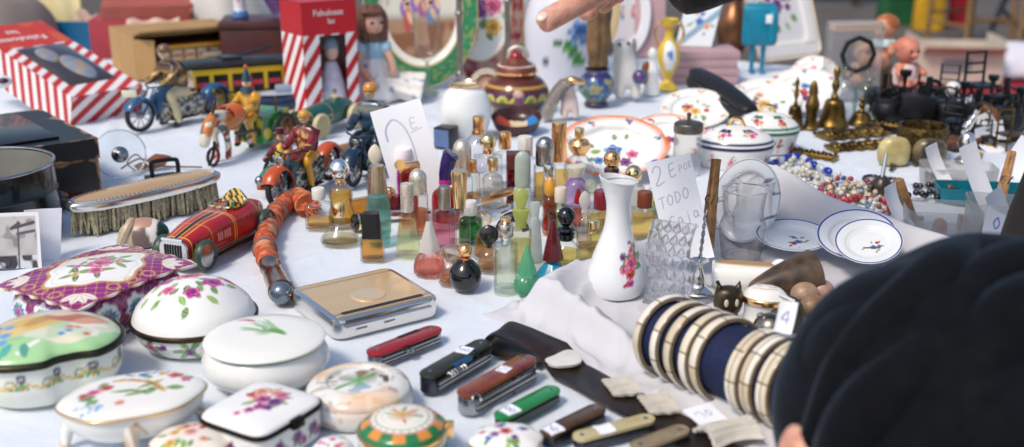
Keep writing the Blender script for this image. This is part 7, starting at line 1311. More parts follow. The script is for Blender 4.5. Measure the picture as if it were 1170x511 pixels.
# ---- scissors, corkscrew ----
c, L, a = span((1000, 214), (1034, 180)); t = thing('scissors', 'dark old scissors lying on the cloth beyond the bead necklaces', 'scissors', c, a)
part('blade', [prism([(0, -.002), (L*.5, -.0006), (L*.5, .0006), (0, .003)], .001, .003)], STEELD, t); part('blade', mv(prism([(0, -.003), (L*.5, -.0006), (L*.5, .0006), (0, .002)], .0035, .0055), 0, 0, 0, 0, 0, .2), STEELD, t)
for s_ in (-1, 1): part('finger_ring', tube([(-L*.33+.016*math.cos(j*PI/10), s_*.014+.01*math.sin(j*PI/10), .003) for j in range(20)], .0024, 6, True), STEELD, t)
t = thing('seal_stamp', 'small wooden-handled seal stamp with a shiny stem beside the scissors', 'stamp', at(1006, 222), R(20)); part('handle', mv(lathe(sp([(0, 0), (.012, .002), (.015, .012), (.01, .022), (.005, .026)], 4), 24), 0, 0, 0), pm('dark_knob', '#3a2f2a', .3), t); part('stem', tube([(0, 0, .024), (.008, .006, .055)], .003, 10), SILVER, t)
# ---- bead necklaces ----
def necklace(pts, rpx, cols, label, seed, jit=0.0, flat=1.0, two=1):
    s = ppm(*pts[0]); r = rpx/s; P = sp([at(*p) for p in pts], 14); q = random.Random(seed); c0 = at(*pts[0]); t = thing('necklace', label, 'necklace', c0, 0, 'bead necklaces'); d = 0; last = P[0]; i = 0
    groups = {}
    for p0, p1 in zip(P, P[1:]):
        seg = (Vector(p1)-Vector(p0)); L = seg.length; u = 0
        while d+L-u >= r*2.0*flat:
            u += r*2.0*flat-d; d = 0; pos = Vector(p0)+seg*(u/L)-c0+Vector((q.uniform(-1, 1)*jit, q.uniform(-1, 1)*jit, 0)); col = cols[i % len(cols)]; i += 1
            ang_ = math.atan2(seg.y, seg.x); groups.setdefault(col, []).append(mv(ell(r*flat, r*q.uniform(.85, 1), r*.95, n=12, m=8), pos.x, pos.y, r*.95+(abs(q.gauss(0, 1))*r*.9 if jit else 0), 0, 0, ang_))
        d += L-u
    for col, S in groups.items(): part('beads', S, pm('bead_'+col, col, .15, 0, .25, 80, coat=.4), t)
    part('string', tube([Vector(p)-c0+Vector((0, 0, r*.9)) for p in P[::3]], .0006, 5), pm('thread', '#8a8478', .8), t)
BLB = '#1430a0'
necklace([(872, 208), (880, 194), (900, 184), (915, 184), (932, 194), (950, 202)], 5, (BLB, BLB, '#c9ced6'), 'string of long royal blue beads with clear spacers', 1, 0, 1.5)
for i, (pts, rpx, cols, lab, jit) in enumerate(((((885, 210), (900, 194), (915, 192), (928, 204), (940, 214), (920, 212), (902, 206)), 3.6, ('#d9d6cc', '#c9c4b4'), 'thick rope of white chip beads inside the blue string', .004), (((890, 200), (905, 206), (922, 216), (935, 208), (915, 198)), 3.2, ('#dedbd2', '#cfcac0'), 'pale twisted bead rope under the white chip beads', .004), (((925, 222), (945, 214), (962, 208), (980, 214), (960, 222), (940, 226)), 3.4, ('#a3182c', '#d6d2c8', '#24408a', '#c9a27a'), 'mixed red, white and blue bead string', .004), (((945, 232), (965, 236), (985, 232), (1005, 234), (1018, 242), (1008, 252)), 3.8, ('#a30f20', '#b5172a'), 'shiny bright red bead string along the cloth ridge', .001), (((950, 224), (975, 220), (998, 222), (1015, 228), (1022, 240)), 3.4, ('#cfc9b4', '#b8b49a', '#dad6c8'), 'ivory and pale green bead rope behind the red beads', .004), (((955, 242), (975, 246), (998, 248), (1020, 254), (1036, 262)), 3.6, ('#8a94a4', '#6a8a9a', '#c4ccd2'), 'grey-blue and clear bead string in front of the red beads', .003), (((985, 210), (1005, 214), (1025, 222), (1036, 236)), 3.6, ('#7a3a1c', '#c98a4a', '#2a1c16'), 'amber and brown bead string near the scissors', .003), (((1040, 214), (1060, 220), (1080, 218), (1074, 208), (1054, 206)), 4.2, ('#101014', '#1c1c26', '#2a2018'), 'heap of glossy black beads behind the clear trays', .006), (((1062, 232), (1080, 230), (1092, 226), (1080, 212)), 4.2, ('#0f0f12', '#1a1a20', '#6a4a24'), 'second black bead heap with a few brown beads', .006), (((905, 216), (915, 222), (930, 230), (945, 238)), 3, ('#b52a3a', '#d9c4c4', '#9a1c2c'), 'thin pink and red bead string at the foot of the cloth ridge', .003))): necklace(pts, rpx, cols, lab, i+2, jit)
for i, (pts, rpx, cols, lab) in enumerate((([(895, 212), (915, 214), (935, 222), (955, 230), (975, 228)], 3.2, ('#dcd6ca', '#b8324a', '#dcd6ca'), 'loose white and pink bead strand crossing the heap'), ([(940, 220), (960, 216), (985, 224), (1000, 216), (1015, 222)], 3, ('#2a4a8a', '#c9c4b8', '#8a2a34'), 'thin blue and cream bead strand on top of the heap'), ([(1000, 240), (1020, 246), (1040, 250), (1052, 258)], 3.4, ('#8a4a2a', '#c9ad84', '#3a2a20'), 'brown wooden bead strand near the clothes peg'), ([(1030, 226), (1050, 230), (1070, 226), (1090, 234)], 4, ('#18181c', '#24242c', '#101012'), 'long glossy black bead strand before the scissors'), ([(880, 216), (892, 206), (908, 200), (918, 208), (904, 214)], 3, ('#c8c4ba', '#e2ded6'), 'small coil of chalky white beads by the tureen'))): necklace(pts, rpx, cols, lab, i+30, .003)
rb = random.Random(21)
IRON0 = IRON
for i in range(34):
    px = rb.uniform(1000, 1168); by = rb.uniform(124, 172) if px > 1085 else rb.uniform(122, 142); br = i % 5 == 4
    IRON = BRASS if br else IRON0
    ironbit(rb.choice(('pot', 'wheel', 'candle', 'stove', 'pan', 'chair', 'pot')), px, by, rb.uniform(.55, .95), 'tiny tarnished brass trinket lost among the black ironwork' if br else 'tiny black iron trinket in the dense dark clutter before the red carpet', rb.uniform(0, 360))
IRON = IRON0
for i in range(9):
    x0 = rb.uniform(890, 1000); y0 = 203+(x0-890)*.27+rb.uniform(-4, 10); necklace([(x0+rb.uniform(-16, 16)+k_*7, y0+rb.uniform(-7, 7)+k_*2) for k_ in range(5)], rb.uniform(2.2, 3.2), rb.choice((('#d9d4c8', '#b8b2a4'), ('#9a1c2c', '#c9a9a0'), ('#24408a', '#d0d4da'), ('#7a5a3a', '#d9c9a4'), ('#c4d0cc', '#8aa0a4'))), 'short tangled bead strand in the jewellery heap beyond the cloth ridge', 60+i, .004)
# ---- clothes pegs holding paper tags, clear trays ----
def peg(loc, rz, label, L=.075, tilt=(0, 0), spread=5):
    t = thing('clothes_peg', label, 'clothes peg', loc, rz, 'wooden clothes pegs'); t.rotation_euler = (tilt[0], tilt[1], rz)
    for s_ in (-1, 1): part('jaw', mv(prism([(-.0048, 0), (.0048, 0), (.0048, L), (-.0048, L)], -.0034, .0034, .0008), 0, s_*.0042, 0, PI/2+R(s_*spread)*0, 0, 0) if not spread else xf(prism([(-.0048, 0), (.0048, 0), (.0048, L), (-.0048, L)], -.0034, .0034, .0008), Matrix.Translation((0, s_*.0044, 0)) @ Matrix.Rotation(R(90+s_*spread*.4), 4, 'X')), WOOD, t)
    part('spring', [xf(tube([(.0046*math.cos(j*.5), .0046*math.sin(j*.5), -.006+.012*j/50) for j in range(50)], .0007, 5), Matrix.Translation((0, 0, L*.55)) @ Matrix.Rotation(PI/2, 4, 'Y')), tube([(-.006, -.0045, L*.5), (-.006, -.009, L*.62)], .0007, 5)], STEELD, t); return t
def note(loc, rot, w_, h_, label, txt='', bend=.01, col='#8a90bc'):
    t = thing('paper_tag', label, 'paper tag', loc); t.rotation_euler = rot
    def pf(x, y, z): p = Pt(x, z, '#eceef4', .0006); return write(p, txt, -w_*.3, h_*.3, h_*.4, col, .0012).C if txt else p.C
    part('sheet', shell(grid(50, 60, lambda u, v: ((u-.5)*w_, bend*np.sin(v*2.6)+.003*np.sin(u*3), v*h_)), .0004), CARD, t, pf); return t
def clear_tray(px, by, sx, sy, h, rz, label, mat): t = thing('plastic_tray', label, 'tray', at(px, by)+Vector((0, sy*.4, .0006)), R(rz)); part('tray_body', shell(lathe(sp([(.9, .002), (.94, .004), (1, h)], 4), 80, sq(7), sx/2, sy/2), .0012), mat, t); part('tray_floor', lathe([(0, .003), (.93, .003), (.93, .0015), (0, .0015)], 60, sq(7), sx/2, sy/2), mat, t); return t
PLC = thin('clear_tray_plastic', '#eceae6', '#a0a09c', .12, .22)
clear_tray(1082, 272, .088, .06, .032, -10, 'clear plastic tray of odd trinkets behind the cloth ridge', PLC); clear_tray(1140, 276, .06, .06, .045, -14, 'taller clear plastic tub holding folded price papers', PLC); clear_tray(1128, 236, .12, .05, .022, -8, 'shallow teal plastic tray between the clear tubs', pm('teal_plastic', '#0f7486', .35, 0, .1)); clear_tray(1100, 218, .1, .06, .03, -8, 'clear plastic tray behind the teal one', PLC)
turned(1073, 266, 16, [(0, 0), (7, 0), (8, 6), (5, 12), (0, 14)], 'trinket', 'orange-brown wooden trinket in the clear plastic tray', 'trinket', pm('orange_wood', '#b5693a', .4, 0, .3)); turned(1096, 262, 8, [(0, 0), (3, 0), (3, 14), (0, 15)], 'trinket', 'short pale stick standing in the clear plastic tray', 'trinket', WOOD)
peg(at(1042, 254)+Vector((0, 0, .001)), R(20), 'clothes peg holding a white tag at the end of the cloth ridge', .06, (R(-8), R(-22))); note(at(1040, 262), (R(-20), R(-16), R(30)), .02, .06, 'narrow white tag held by the peg at the bead necklaces')
peg(at(1104, 222), R(-30), 'clothes peg standing behind the silver bird', .062, (R(6), R(10))); note(at(1090, 222), (R(-8), R(-26), R(10)), .018, .075, 'long narrow curled white tag beside the silver bird', bend=.014)
peg(at(1138, 246), R(60), 'tilted clothes peg in the taller clear tub', .085, (R(4), R(20))); note(at(1136, 248), (R(-10), R(-22), R(8)), .024, .1, 'longest white paper strip standing up from the clear tub', bend=.008)
peg(at(1118, 268), R(10), 'clothes peg lying slanted in the clear plastic tray', .05, (R(0), R(48)))
note(at(1140, 281)+Vector((0, -.01, .012)), (R(-30), R(12), R(-16)), .048, .036, 'folded white price paper with a blue round figure on the taller tub', '0', .004, '#3f62b8'); note(at(1152, 274)+Vector((0, .0, .014)), (R(-18), R(-20), R(30)), .03, .05, 'plain white paper slip behind the paper with the round figure', bend=.004)
note(at(1160, 204)+Vector((0, 0, .0)), (R(-25), R(28), R(-20)), .05, .06, 'square white paper tag tilted at the border of the stall', bend=.006); note(at(1150, 172), (R(-35), R(-10), R(24)), .06, .05, 'crumpled white paper on top of the ironwork', bend=.016); note(at(1142, 168), (R(-20), R(-30), R(-10)), .028, .06, 'white folded slip hanging down before the ironwork', bend=.012)
peg(at(1163, 178), R(15), 'clothes peg clipped beside the crumpled white paper', .06, (R(10), R(12)))
# ================= inside the cloth-covered box =================
FZ = .004
# ---- bud vase ----
def budp(x, y, z):
    p = Pt(x, z, '#e6e8ea', .0005)
    for a_, L_ in ((.6, .016), (1.4, .02), (2.3, .014), (-.5, .014), (-1.4, .016), (3.6, .012)): p.leaf(.012, .04, L_, .004, a_, ('#4f7f4a', '#6f9a5c')[int(L_*1000) % 2], '#b9cfa0')
    for dx, dz, r_, cc in ((.013, .04, .0085, PINK), (.012, .029, .006, RED), (.005, .034, .0048, PINK), (.012, .02, .005, MAG), (.004, .047, .004, PURP), (.013, .052, .004, PINK), (.007, .018, .003, RED), (.011, .06, .0025, MAG)): p.rose(dx, dz, r_, *cc, dx*400)
    return p.C
t, k, kz = foot('bud_vase', 'slim white china bud vase with a wavy lip and pink roses', 'vase', 703, 345, 66, 0, None, 1, FZ)
b = part('body', lathe([(0, .0)]+sp([(24*k, 0), (30*k, 3*kz), (32.5*k, 18*kz), (27*k, 42*kz), (16*k, 72*kz), (13*k, 95*kz), (15.5*k, 112*kz), (20*k, 125*kz)], 12), 150), CHINA, t, budp)
part('lip', shell(grid(90, 8, lambda u, v: ((19.5+2.5*v)*k*np.cos(2*PI*u), (19.5+2.5*v)*k*np.sin(2*PI*u), (124+4*v-3.5*np.cos(2*PI*u)*v)*kz)), .0012), WHITEC, t)
# ---- cut crystal dish on edge ----
t = thing('crystal_dish', 'heavy cut crystal dish with diamond facets standing beside the bud vase', 'dish', at(759, 350, FZ), R(-22)); t.scale = (.64, .7, .88); CRY = solid_glass('cut_crystal', '#fdfdfd', .01, 1.52, .25)
nx_, nz_ = 5, 7; V = []; F = []
for j in range(nz_+1):
    for i in range(nx_+1): V.append((-.036+.072*i/nx_+.004*math.sin(j), -.004*math.cos(i)*0+.03*(j/nz_), .096*j/nz_))
base_n = len(V)
for j in range(nz_):
    for i in range(nx_):
        a_, b_, c_, d_ = j*(nx_+1)+i, j*(nx_+1)+i+1, (j+1)*(nx_+1)+i+1, (j+1)*(nx_+1)+i; q = sum((Vector(V[e_]) for e_ in (a_, b_, c_, d_)), Vector())/4+Vector((0, -.009, 0)); V.append(tuple(q)); m_ = len(V)-1; F += [(a_, b_, m_), (b_, c_, m_), (c_, d_, m_), (d_, a_, m_)]
part('dish', shell((V, F), .008), CRY, t, smooth=False); part('dish_side', mv(box(.07, .04, .008, b=.002), 0, .02, 0), CRY, t)
# ---- handwritten price card, peg and holder ----
t = thing('price_card', 'white price card handwritten 2 E por todo caja, clipped in a wooden peg', 'price card', at(788, 306, FZ)+Vector((0, 0, .014))); t.rotation_euler = (R(-8), R(-15), R(-4))
def card2(x, y, z):
    p = Pt(x, z, '#eceef3', .0005); write(p, '2', -.021, .083, .021, '#b0adc8', .0011, .7, .25); write(p, 'E', -.002, .09, .015, '#b0adc8', .0009, .6, .25); write(p, 'POR', .009, .094, .0075, '#b4b2cc', .0007, .62, .2); write(p, 'TODO', -.02, .058, .0125, '#b0adc8', .0009, .62, .22); write(p, 'Caja', -.014, .036, .0125, '#b0adc8', .0009, .62, .22); p.line([(-.009, .022), (.004, .027), (.016, .034)], .0008, '#b0adc8'); return p.C
part('card', shell(grid(110, 200, lambda u, v: (-.0245+.049*u, -.03*(1-v)**2.2*(.4+.6*u)-.004*np.sin(u*2), .112*v)), .0004), CARD, t, card2)
peg(at(810, 300, FZ)+Vector((-.004, 0, .018)), R(38), 'clothes peg standing upright clipped to the handwritten price card', .1, (R(-3), R(8)), 7)
t, k, kz = foot('card_holder', 'silver cone-footed holder with a twisted rod', 'holder', 797, 346, 44, 0, None, 1, FZ); part('cone_foot', lathe(sp([(0, 6*kz), (19*k, 6*kz), (18*k, 9*kz), (9*k, 14*kz), (7*k, 24*kz), (4*k, 32*kz), (4*k, 36*kz), (10*k, 41*kz), (10*k, 42*kz), (0, 38*kz)], 4), 40), SILVER, t); part('glass_base', lathe([(0, 0), (22*k, 0), (20*k, 4*kz), (6*k, 8*kz), (0, 8*kz)], 30, poly_rf(10)), CRY, t)
rod = [(4*k*(i/20), 0, (38+60*i/20)*kz) for i in range(21)]; part('twisted_rod', [tube([(x+1.3*k*math.cos(i*1.1+ph), 1.3*k*math.sin(i*1.1+ph), z) for i, (x, y, z) in enumerate(rod)], 1.1*k, 6) for ph in (0, PI)], STEEL, t)
# ---- crystal mugs, big plate ----
PINKG = thin('mug_glass', '#fdfcfb', '#6f6b69', .02)
for px, by, w_, h_, lab in ((846, 303, 52, 78, 'clear glass mug with a curled handle and embossed sides'), (858, 287, 46, 74, 'second clear glass mug standing just behind the first')):
    t, k, kz = foot('glass_mug', lab, 'mug', px, by, w_, 0, None, 1, FZ)
    pr = sp([(.78, 0), (.84, .03), (.92, .25), (1.0, .45), (.92, .56), (.84, .66), (.95, .97), (.98, 1)], 6); r = w_/2*k; H_ = h_*kz
    part('body', [lathe([(0, .01)]+[(r*a_, H_*b_) for a_, b_ in pr], 48, lobes(6, .025))], PINKG, t); part('thick_base', lathe([(0, .0), (r*.78, 0), (r*.82, H_*.05), (0, H_*.06)], 40), solid_glass('mug_base', '#f6efec', .02), t); part('mouth_rim', tube([(r*.98*math.cos(j*PI/20), r*.98*math.sin(j*PI/20), H_) for j in range(40)], .0012, 6, True), solid_glass('mug_base', '#f6efec', .02), t)
    part('handle', tube(sp([(-r*.9, 0, H_*.86), (-r*1.35, 0, H_*.8), (-r*1.4, 0, H_*.6), (-r*1.15, 0, H_*.46), (-r*.92, 0, H_*.45)], 6), [.0032]*25, 10), solid_glass('mug_base', '#f6efec', .02), t)
plate(846, 280, .04, .05, 66, -30, 'large white plate with blue strokes leaning behind the glass mugs', lambda x, y, z: Pt(x, y, '#e3e6e8', .0006).line([(.02, -.02), (.04, -.012)], .003, '#5a6a94').line([(.03, .012), (.05, .016)], .003, '#5a6a94').leaf(.01, .02, .02, .004, .5, '#8a7a8a').band(np.hypot(x/.04, y/.05), .955, .99, '#9a9aa4').C, None, .012, z=FZ)
def blue_edge(rx, ry, seed): 
    def f(x, y, z): p = Pt(x, y, '#e4e8ea', .0005); d = np.hypot(x/rx, y/ry); p.band(d, .93, .985, '#2a3c94'); p.spray(.006, -.004, rx*.34, seed, (BLUE, RED, YEL), 4, 6, .3); p.line([(-rx*.1, -ry*.2), (rx*.35, -ry*.1)], .002, '#6a4a3a'); return p.C
    return f
plate(906, 296, .042, .036, 12, -12, 'china plate with a blue edge lying flat behind the brown horn', blue_edge(.042, .036, 5), None, .009, z=.01)
plate(970, 304, .043, .042, 24, -26, 'round blue-edged plate tilted against the cloth ridge', blue_edge(.043, .042, 6), None, .009, z=.012); plate(985, 308, .035, .035, 26, -26, 'smaller blue-edged saucer with orange flowers resting on the tilted plate', blue_edge(.035, .035, 7), None, .007, z=.022)
# ---- white china roll, horn, frog box, cat, pebbles ----
t = thing('china_shoe', 'white china slipper lying on its side with gilt edges', 'slipper', at(850, 332, FZ)+Vector((0, 0, .016)), R(-12)); part('body', mv(lathe(sp([(0, -.034), (.012, -.034), (.016, -.03), (.0165, 0), (.0155, .03), (.0175, .038), (.016, .039), (.014, .03)], 5), 50), 0, 0, 0, 0, R(88)), CHINA, t, lambda x, y, z: Pt(x, z, '#e8e7e2', .0006).band(z, .0145, .03, '#a8865a').C); part('tongue', mv(ell(.012, .006, .016), .036, 0, .006, 0, R(-12)), WHITEC, t)
t = thing('horn_cup', 'dark brown horn cup lying with its black mouth turned to the far side', 'horn', at(905, 338, FZ)+Vector((0, 0, .02)), R(16)); part('body', mv(lathe(sp([(0, -.05), (.006, -.048), (.013, -.03), (.021, .0), (.0245, .022)], 6), 40), 0, 0, 0, 0, R(82)), pm('brown_horn', '#5f4c3a', .4, 0, .45, 50, .1, 120, dark='#33281f'), t); part('mouth', mv(lathe([(.0245, .022), (.022, .0215), (.016, .004), (0, -.004)], 40), 0, 0, 0, 0, R(82)), BLACKP, t)
t = thing('porcelain_box', 'white porcelain box with a gold hinge band and painted lid', 'box', at(872, 374, FZ), R(-18)); part('body', lathe([(0, 0)]+sp([(.02, 0), (.021, .003), (.0185, .016), (.02, .028)], 6), 60, None, 1.05, .8), WHITEC, t); part('hinge_band', lathe(sp([(.0195, .027), (.0222, .0275), (.0222, .032), (.0205, .033)], 3), 60, None, 1.05, .8), GOLD, t); part('lid', lathe([(0, .043)]+sp([(.004, .0428), (.014, .04), (.0205, .033)], 8), 90, None, 1.05, .8), CHINA, t, lambda x, y, z: Pt(x, y, '#e8e7e2', .0005).ring(-.004, .003, .004, .0012, '#a08a78').ring(.005, .002, .0038, .0012, '#a08a78').line([(-.012, -.004), (.0, -.007), (.012, -.003)], .001, '#c4a27c').C); part('price_sticker', mv(box(.016, .006, .0006), .02, -.008, .036, 0, R(20)), PAPER, t)
t = thing('cat_figurine', 'little dark brass cat with pale eyes, one ear chipped', 'figurine', at(830, 374, FZ), R(8)); part('body', lathe(sp([(0, 0), (.009, 0), (.0095, .004), (.006, .009), (.0055, .013)], 4), 24), BLACKP, t); h = part('head', lathe(sp([(.005, .011), (.011, .016), (.0145, .026), (.0135, .036), (.009, .041), (0, .0425)], 5), 32, None, 1, .75), BRONZE, t); part('collar', lathe([(.009, .011), (.011, .0125), (.009, .0145)], 30), pm('rusty_collar', '#8a4a2a', .6), t)
for s_ in (-1, 1): part('ear', mv(lathe([(.0045, 0), (.003, .006), (0, .012)], 12), s_*.0085, 0, .036, 0, R(s_*10)), BRONZE, h)
part('eye', [mv(ell(.0022, .0014, .004), s_*.005, -.0098, .029) for s_ in (-1, 1)], pm('pale_eye', '#d9d2b8', .3), h); part('tail', tube([(-.008, 0, .04), (-.012, 0, .048)], .0018, 8), BLACKP, t)
t = thing('carved_stone', 'dark brown carved stone head lying by the white porcelain box', 'carving', at(890, 374, FZ), R(10)); part('body', lathe(sp([(0, 0), (.019, .002), (.022, .014), (.017, .027), (.006, .033), (0, .034)], 6), 50, lambda a: 1+.06*math.cos(3*a)+.03*math.cos(8*a)), pm('carved_dark_stone', '#3c332b', .6, 0, .5, 70, 1.0, 130), t)
t = thing('silver_locket', 'round grey metal ball locket with a tiny loop', 'locket', at(878, 394, FZ), 0); part('body', ball(.0158, (0, 0, .0158), 36, 24), pm('warm_steel', '#a09484', .22, 1, .2), t); part('loop', xf(tube([(.0028*math.cos(j*PI/6), .0028*math.sin(j*PI/6), 0) for j in range(12)], .0008, 6, True), Matrix.Translation((-.01, -.002, .03)) @ Matrix.Rotation(PI/2, 4, 'X')), STEEL, t); part('seam', lathe([(.0158, .0152), (.0162, .0155), (.0162, .0162), (.0158, .0165)], 40), STEELD, t)
for px, by, r_, lab, col in ((918, 348, .0125, 'beige carved nut lying beside the horn cup', '#b5977c'), (938, 342, .011, 'pinkish carved nut beside the beige one', '#c9a090'), (927, 362, .012, 'brown striped carved nut near the dark carved stone', '#9a7a5c')): t = thing('carved_nut', lab, 'carving', at(px, by, FZ), R(px)); part('body', ell(r_*1.2, r_, r_*.95, (0, 0, r_*.95)), pm('nut_'+col, col, .4, 0, .35, 90, .3, 150), t); part('groove', tube([(r_*1.1*math.cos(j*.25)*.75, -r_*.7, r_+r_*.4*math.sin(j*.5)) for j in range(12)], .0008, 5), BRONZE, t)
# ================= roll of bracelets, strap, knives =================
pa, pb = at(767, 444), at(885, 497); ax = (pb-pa); ax.z = 0; L = ax.length; aR_ = math.atan2(ax.y, ax.x); Rr = .031
t = thing('bracelet_roll', 'navy blue velvet roll displaying the mother-of-pearl bracelets', 'display roll', pa+Vector((0, .028, Rr+.006)), aR_)
VEL = pm('navy_velvet', '#081a44', .9, 0, .3, 90, .2, 300); part('roll', mv(lathe(sp([(0, -.012), (Rr*.9, -.012), (Rr, -.008), (Rr, L*.5), (Rr, L+.06), (0, L+.06)], 3), 50), 0, 0, 0, 0, PI/2), VEL, t)
mop, mt_, mp_ = newmat('mother_of_pearl'); an = nd(mt_, 'ShaderNodeAttribute', attribute_name='Col'); mt_.links.new(an.outputs['Color'], mp_.inputs['Base Color']); mp_.inputs['Roughness'].default_value = .22; mp_.inputs['Coat Weight'].default_value = .4; mp_.inputs['Sheen Weight'].default_value = .0
ro = t.location.copy()
def bracelet(u, w_, lab, seed, tilt, k=1.0):
    b = thing('bracelet', lab, 'bracelet', ro+Matrix.Rotation(aR_, 3, 'Z') @ Vector((u, 0, .0)), aR_, 'mother-of-pearl bracelets on the navy roll'); q = random.Random(seed); R1 = (Rr+.0048)*k; nseg = 9
    sh = [q.uniform(.75, 1) for _ in range(nseg)]; off = q.uniform(0, 6)
    def pf(x, y, z):
        th = (np.arctan2(z, y)+off) % (2*PI); s_ = th/(2*PI)*nseg; i_ = np.floor(s_).astype(int) % nseg; f_ = s_ % 1; p = Pt(th*R1, x, '#d2c6b0', .0006); C = np.array([lin('#e2dacb'), lin('#d2c4ac'), lin('#ebe5da'), lin('#cdbda2'), lin('#ded2ba')]); p.C = C[(i_*3+seed+(x > 0)*(seed > 5)*2) % 5].copy(); p.mottle(.35, 90, '#e6ded2', seed, .5, .7); p.mix((np.minimum(f_, 1-f_) < .022)*1., '#6a5638'); p.mix((np.abs(x) < .0004)*(seed > 5)*1., '#6a5638'); p.mix((np.abs(x) > w_/2-.0012)*(np.hypot(y, z) > 0)*.9, '#4f3d20'); return p.C
    pr = [(R1-.0022, -w_/2), (R1-.0004, -w_/2), (R1+.0008, -w_/2+.001)]+[(R1+.0008+.0008*math.sin(PI*j/12), -w_/2+.001+(w_-.002)*j/12) for j in range(1, 12)]+[(R1+.0008, w_/2-.001), (R1-.0004, w_/2), (R1-.0022, w_/2), (R1-.0022, -w_/2)]
    o = part('band', mv(lathe(pr, 160), 0, 0, 0, 0, PI/2), mop, b, pf); o.rotation_euler = (0, R(tilt*.4), R(tilt)); return b
for i, (u, w_, lab) in enumerate(((.002, .0105, 'outermost pearl bracelet at the open end of the navy roll'), (.0205, .0105, 'second pearl bracelet from the open end of the navy roll'), (.037, .0115, 'middle pearl bracelet of the five bunched together'), (.051, .0105, 'fourth pearl bracelet, next to last of the bunched five'), (.0645, .0115, 'last of the five bunched pearl bracelets, by the bare velvet'), (.1, .0135, 'pearl bracelet closest to the bare velvet on the far side'), (.115, .0135, 'pearl bracelet between two others beside the navy cap'), (.13, .0135, 'pearl bracelet half hidden behind the navy cap'))): bracelet(u, w_, lab, i+1, -14+i*.8+2.4*math.sin(i*2.7))
note(ro+Matrix.Rotation(aR_, 3, 'Z') @ Vector((.118, -.004, Rr+.012)), (R(-30), 0, aR_+R(20)), .014, .026, 'small white tag stuck between the last pearl bracelets', '4', .002)
# ---- leather strop with bone pieces ----
sp_ = [(578, 402), (600, 408), (640, 424), (700, 456), (760, 488), (830, 528)]; P = sp([at(*p) for p in sp_], 10); c0 = P[0].copy() if isinstance(P[0], Vector) else Vector(P[0]); t = thing('leather_strap', 'wide dark brown leather strap curling up at one end', 'strap', c0); Wst = .036
P = [Vector(p)-c0 for p in P]; V = []; F = []; rows = []
tn0 = (P[6]-P[0]).normalized()
path = [P[0]+tn0*.045+Vector((0, 0, .0008)), P[0]+tn0*.02+Vector((0, 0, .0008))]+[P[0]-tn0*.011*math.sin(PI*i/10)+Vector((0, 0, .0095-.0087*math.cos(PI*i/10))) for i in range(11)]+[P[0]+tn0*.016*k_+Vector((0, 0, .0185*(1-k_/5)**.8+.001)) for k_ in range(1, 4)]+[P[i]+Vector((0, 0, .0008)) for i in range(22, len(P))]
for i, p in enumerate(path):
    a_ = path[max(i-1, 0)]; b_ = path[min(i+1, len(path)-1)]; d = (b_-a_); d.z = 0; d = d.normalized() if d.length > 1e-4 else tn0
    if i < 15: d = tn0
    nrm = Vector((-d.y, d.x, 0)); z = max(p.z, 0)+.0032
    for j in range(9): w_ = (j/8-.5)*Wst; V.append(tuple(p+nrm*w_+Vector((0, 0, z-p.z+.0006*math.sin(i*.7+j)))))
n_ = 9
for i in range(len(path)-1):
    for j in range(n_-1): F.append((i*n_+j, i*n_+j+1, (i+1)*n_+j+1, (i+1)*n_+j))
part('strap', shell((V, F), .0022), pm('dark_strop_leather', '#2c1d14', .38, 0, .6, 26, .25, 200, dark='#100c0a'), t)
SB = pm('bone', '#d2cabb', .45, 0, .2, 120, .35, 160)
def bone(px, py, wpx, hpx, rz, label, kind, name='bone_piece', cat='bone piece'):
    s = ppm(px, py); c = at(px, py, .0085); t = thing(name, label, cat, c, R(rz)); w_ = wpx/s; h_ = hpx/(s*.45)
    if kind == 'oval': part('slab', lathe(sp([(0, 0), (.9, 0), (1, .0015), (.95, .0035), (0, .0048)], 4), 40, sq(3), w_/2, h_/2), pm('pale_bone', '#dcd9d2', .4, 0, .1, 80), t)
    else: part('slab', shell(grid(26, 20, lambda u, v: ((u-.5)*w_+.0005*np.sin(v*30), (v-.5)*h_*(.9+.1*np.sin(u*3))+.0005*np.sin(u*17), .0022+.0004*np.sin(u*5+v*3)+.00015*np.sin(v*40))), .0022), SB, t)
    return t
bone(642, 411, 40, 20, 12, 'smooth oval bone plate on the curled part of the leather strap', 'oval'); bone(711, 443, 34, 20, 14, 'thin ragged bone slab in the middle of the leather strap', 'slab'); bone(753, 463, 36, 21, 12, 'second ragged bone slab, wider, next along the leather strap', 'slab')
t = thing('paper_tag', 'small white tag with faint pen marks on the leather strap', 'paper tag', at(805, 475, .008), R(22)); part('sheet', shell(grid(30, 30, lambda u, v: ((u-.5)*.026, (v-.5)*.027, .001+.002*u*v)), .0004), CARD, t, lambda x, y, z: write(Pt(x, y, '#eceef4', .0005), '10', -.007, -.004, .009, '#9aa0c4', .0008).C)
t = thing('carved_bone', 'fluted carved bone piece with a flared end on the strap', 'carving', at(832, 497, .008), R(24)); part('slab', shell(grid(50, 30, lambda u, v: ((u-.5)*.042, (v-.5)*(.024+.012*(2*np.abs(u-.5))**2), .011*np.sin(PI*np.clip(v, .02, .98))+.0012*np.sin(v*40))), .003), pm('white_bone', '#d8d4ca', .4, 0, .15, 80), t)
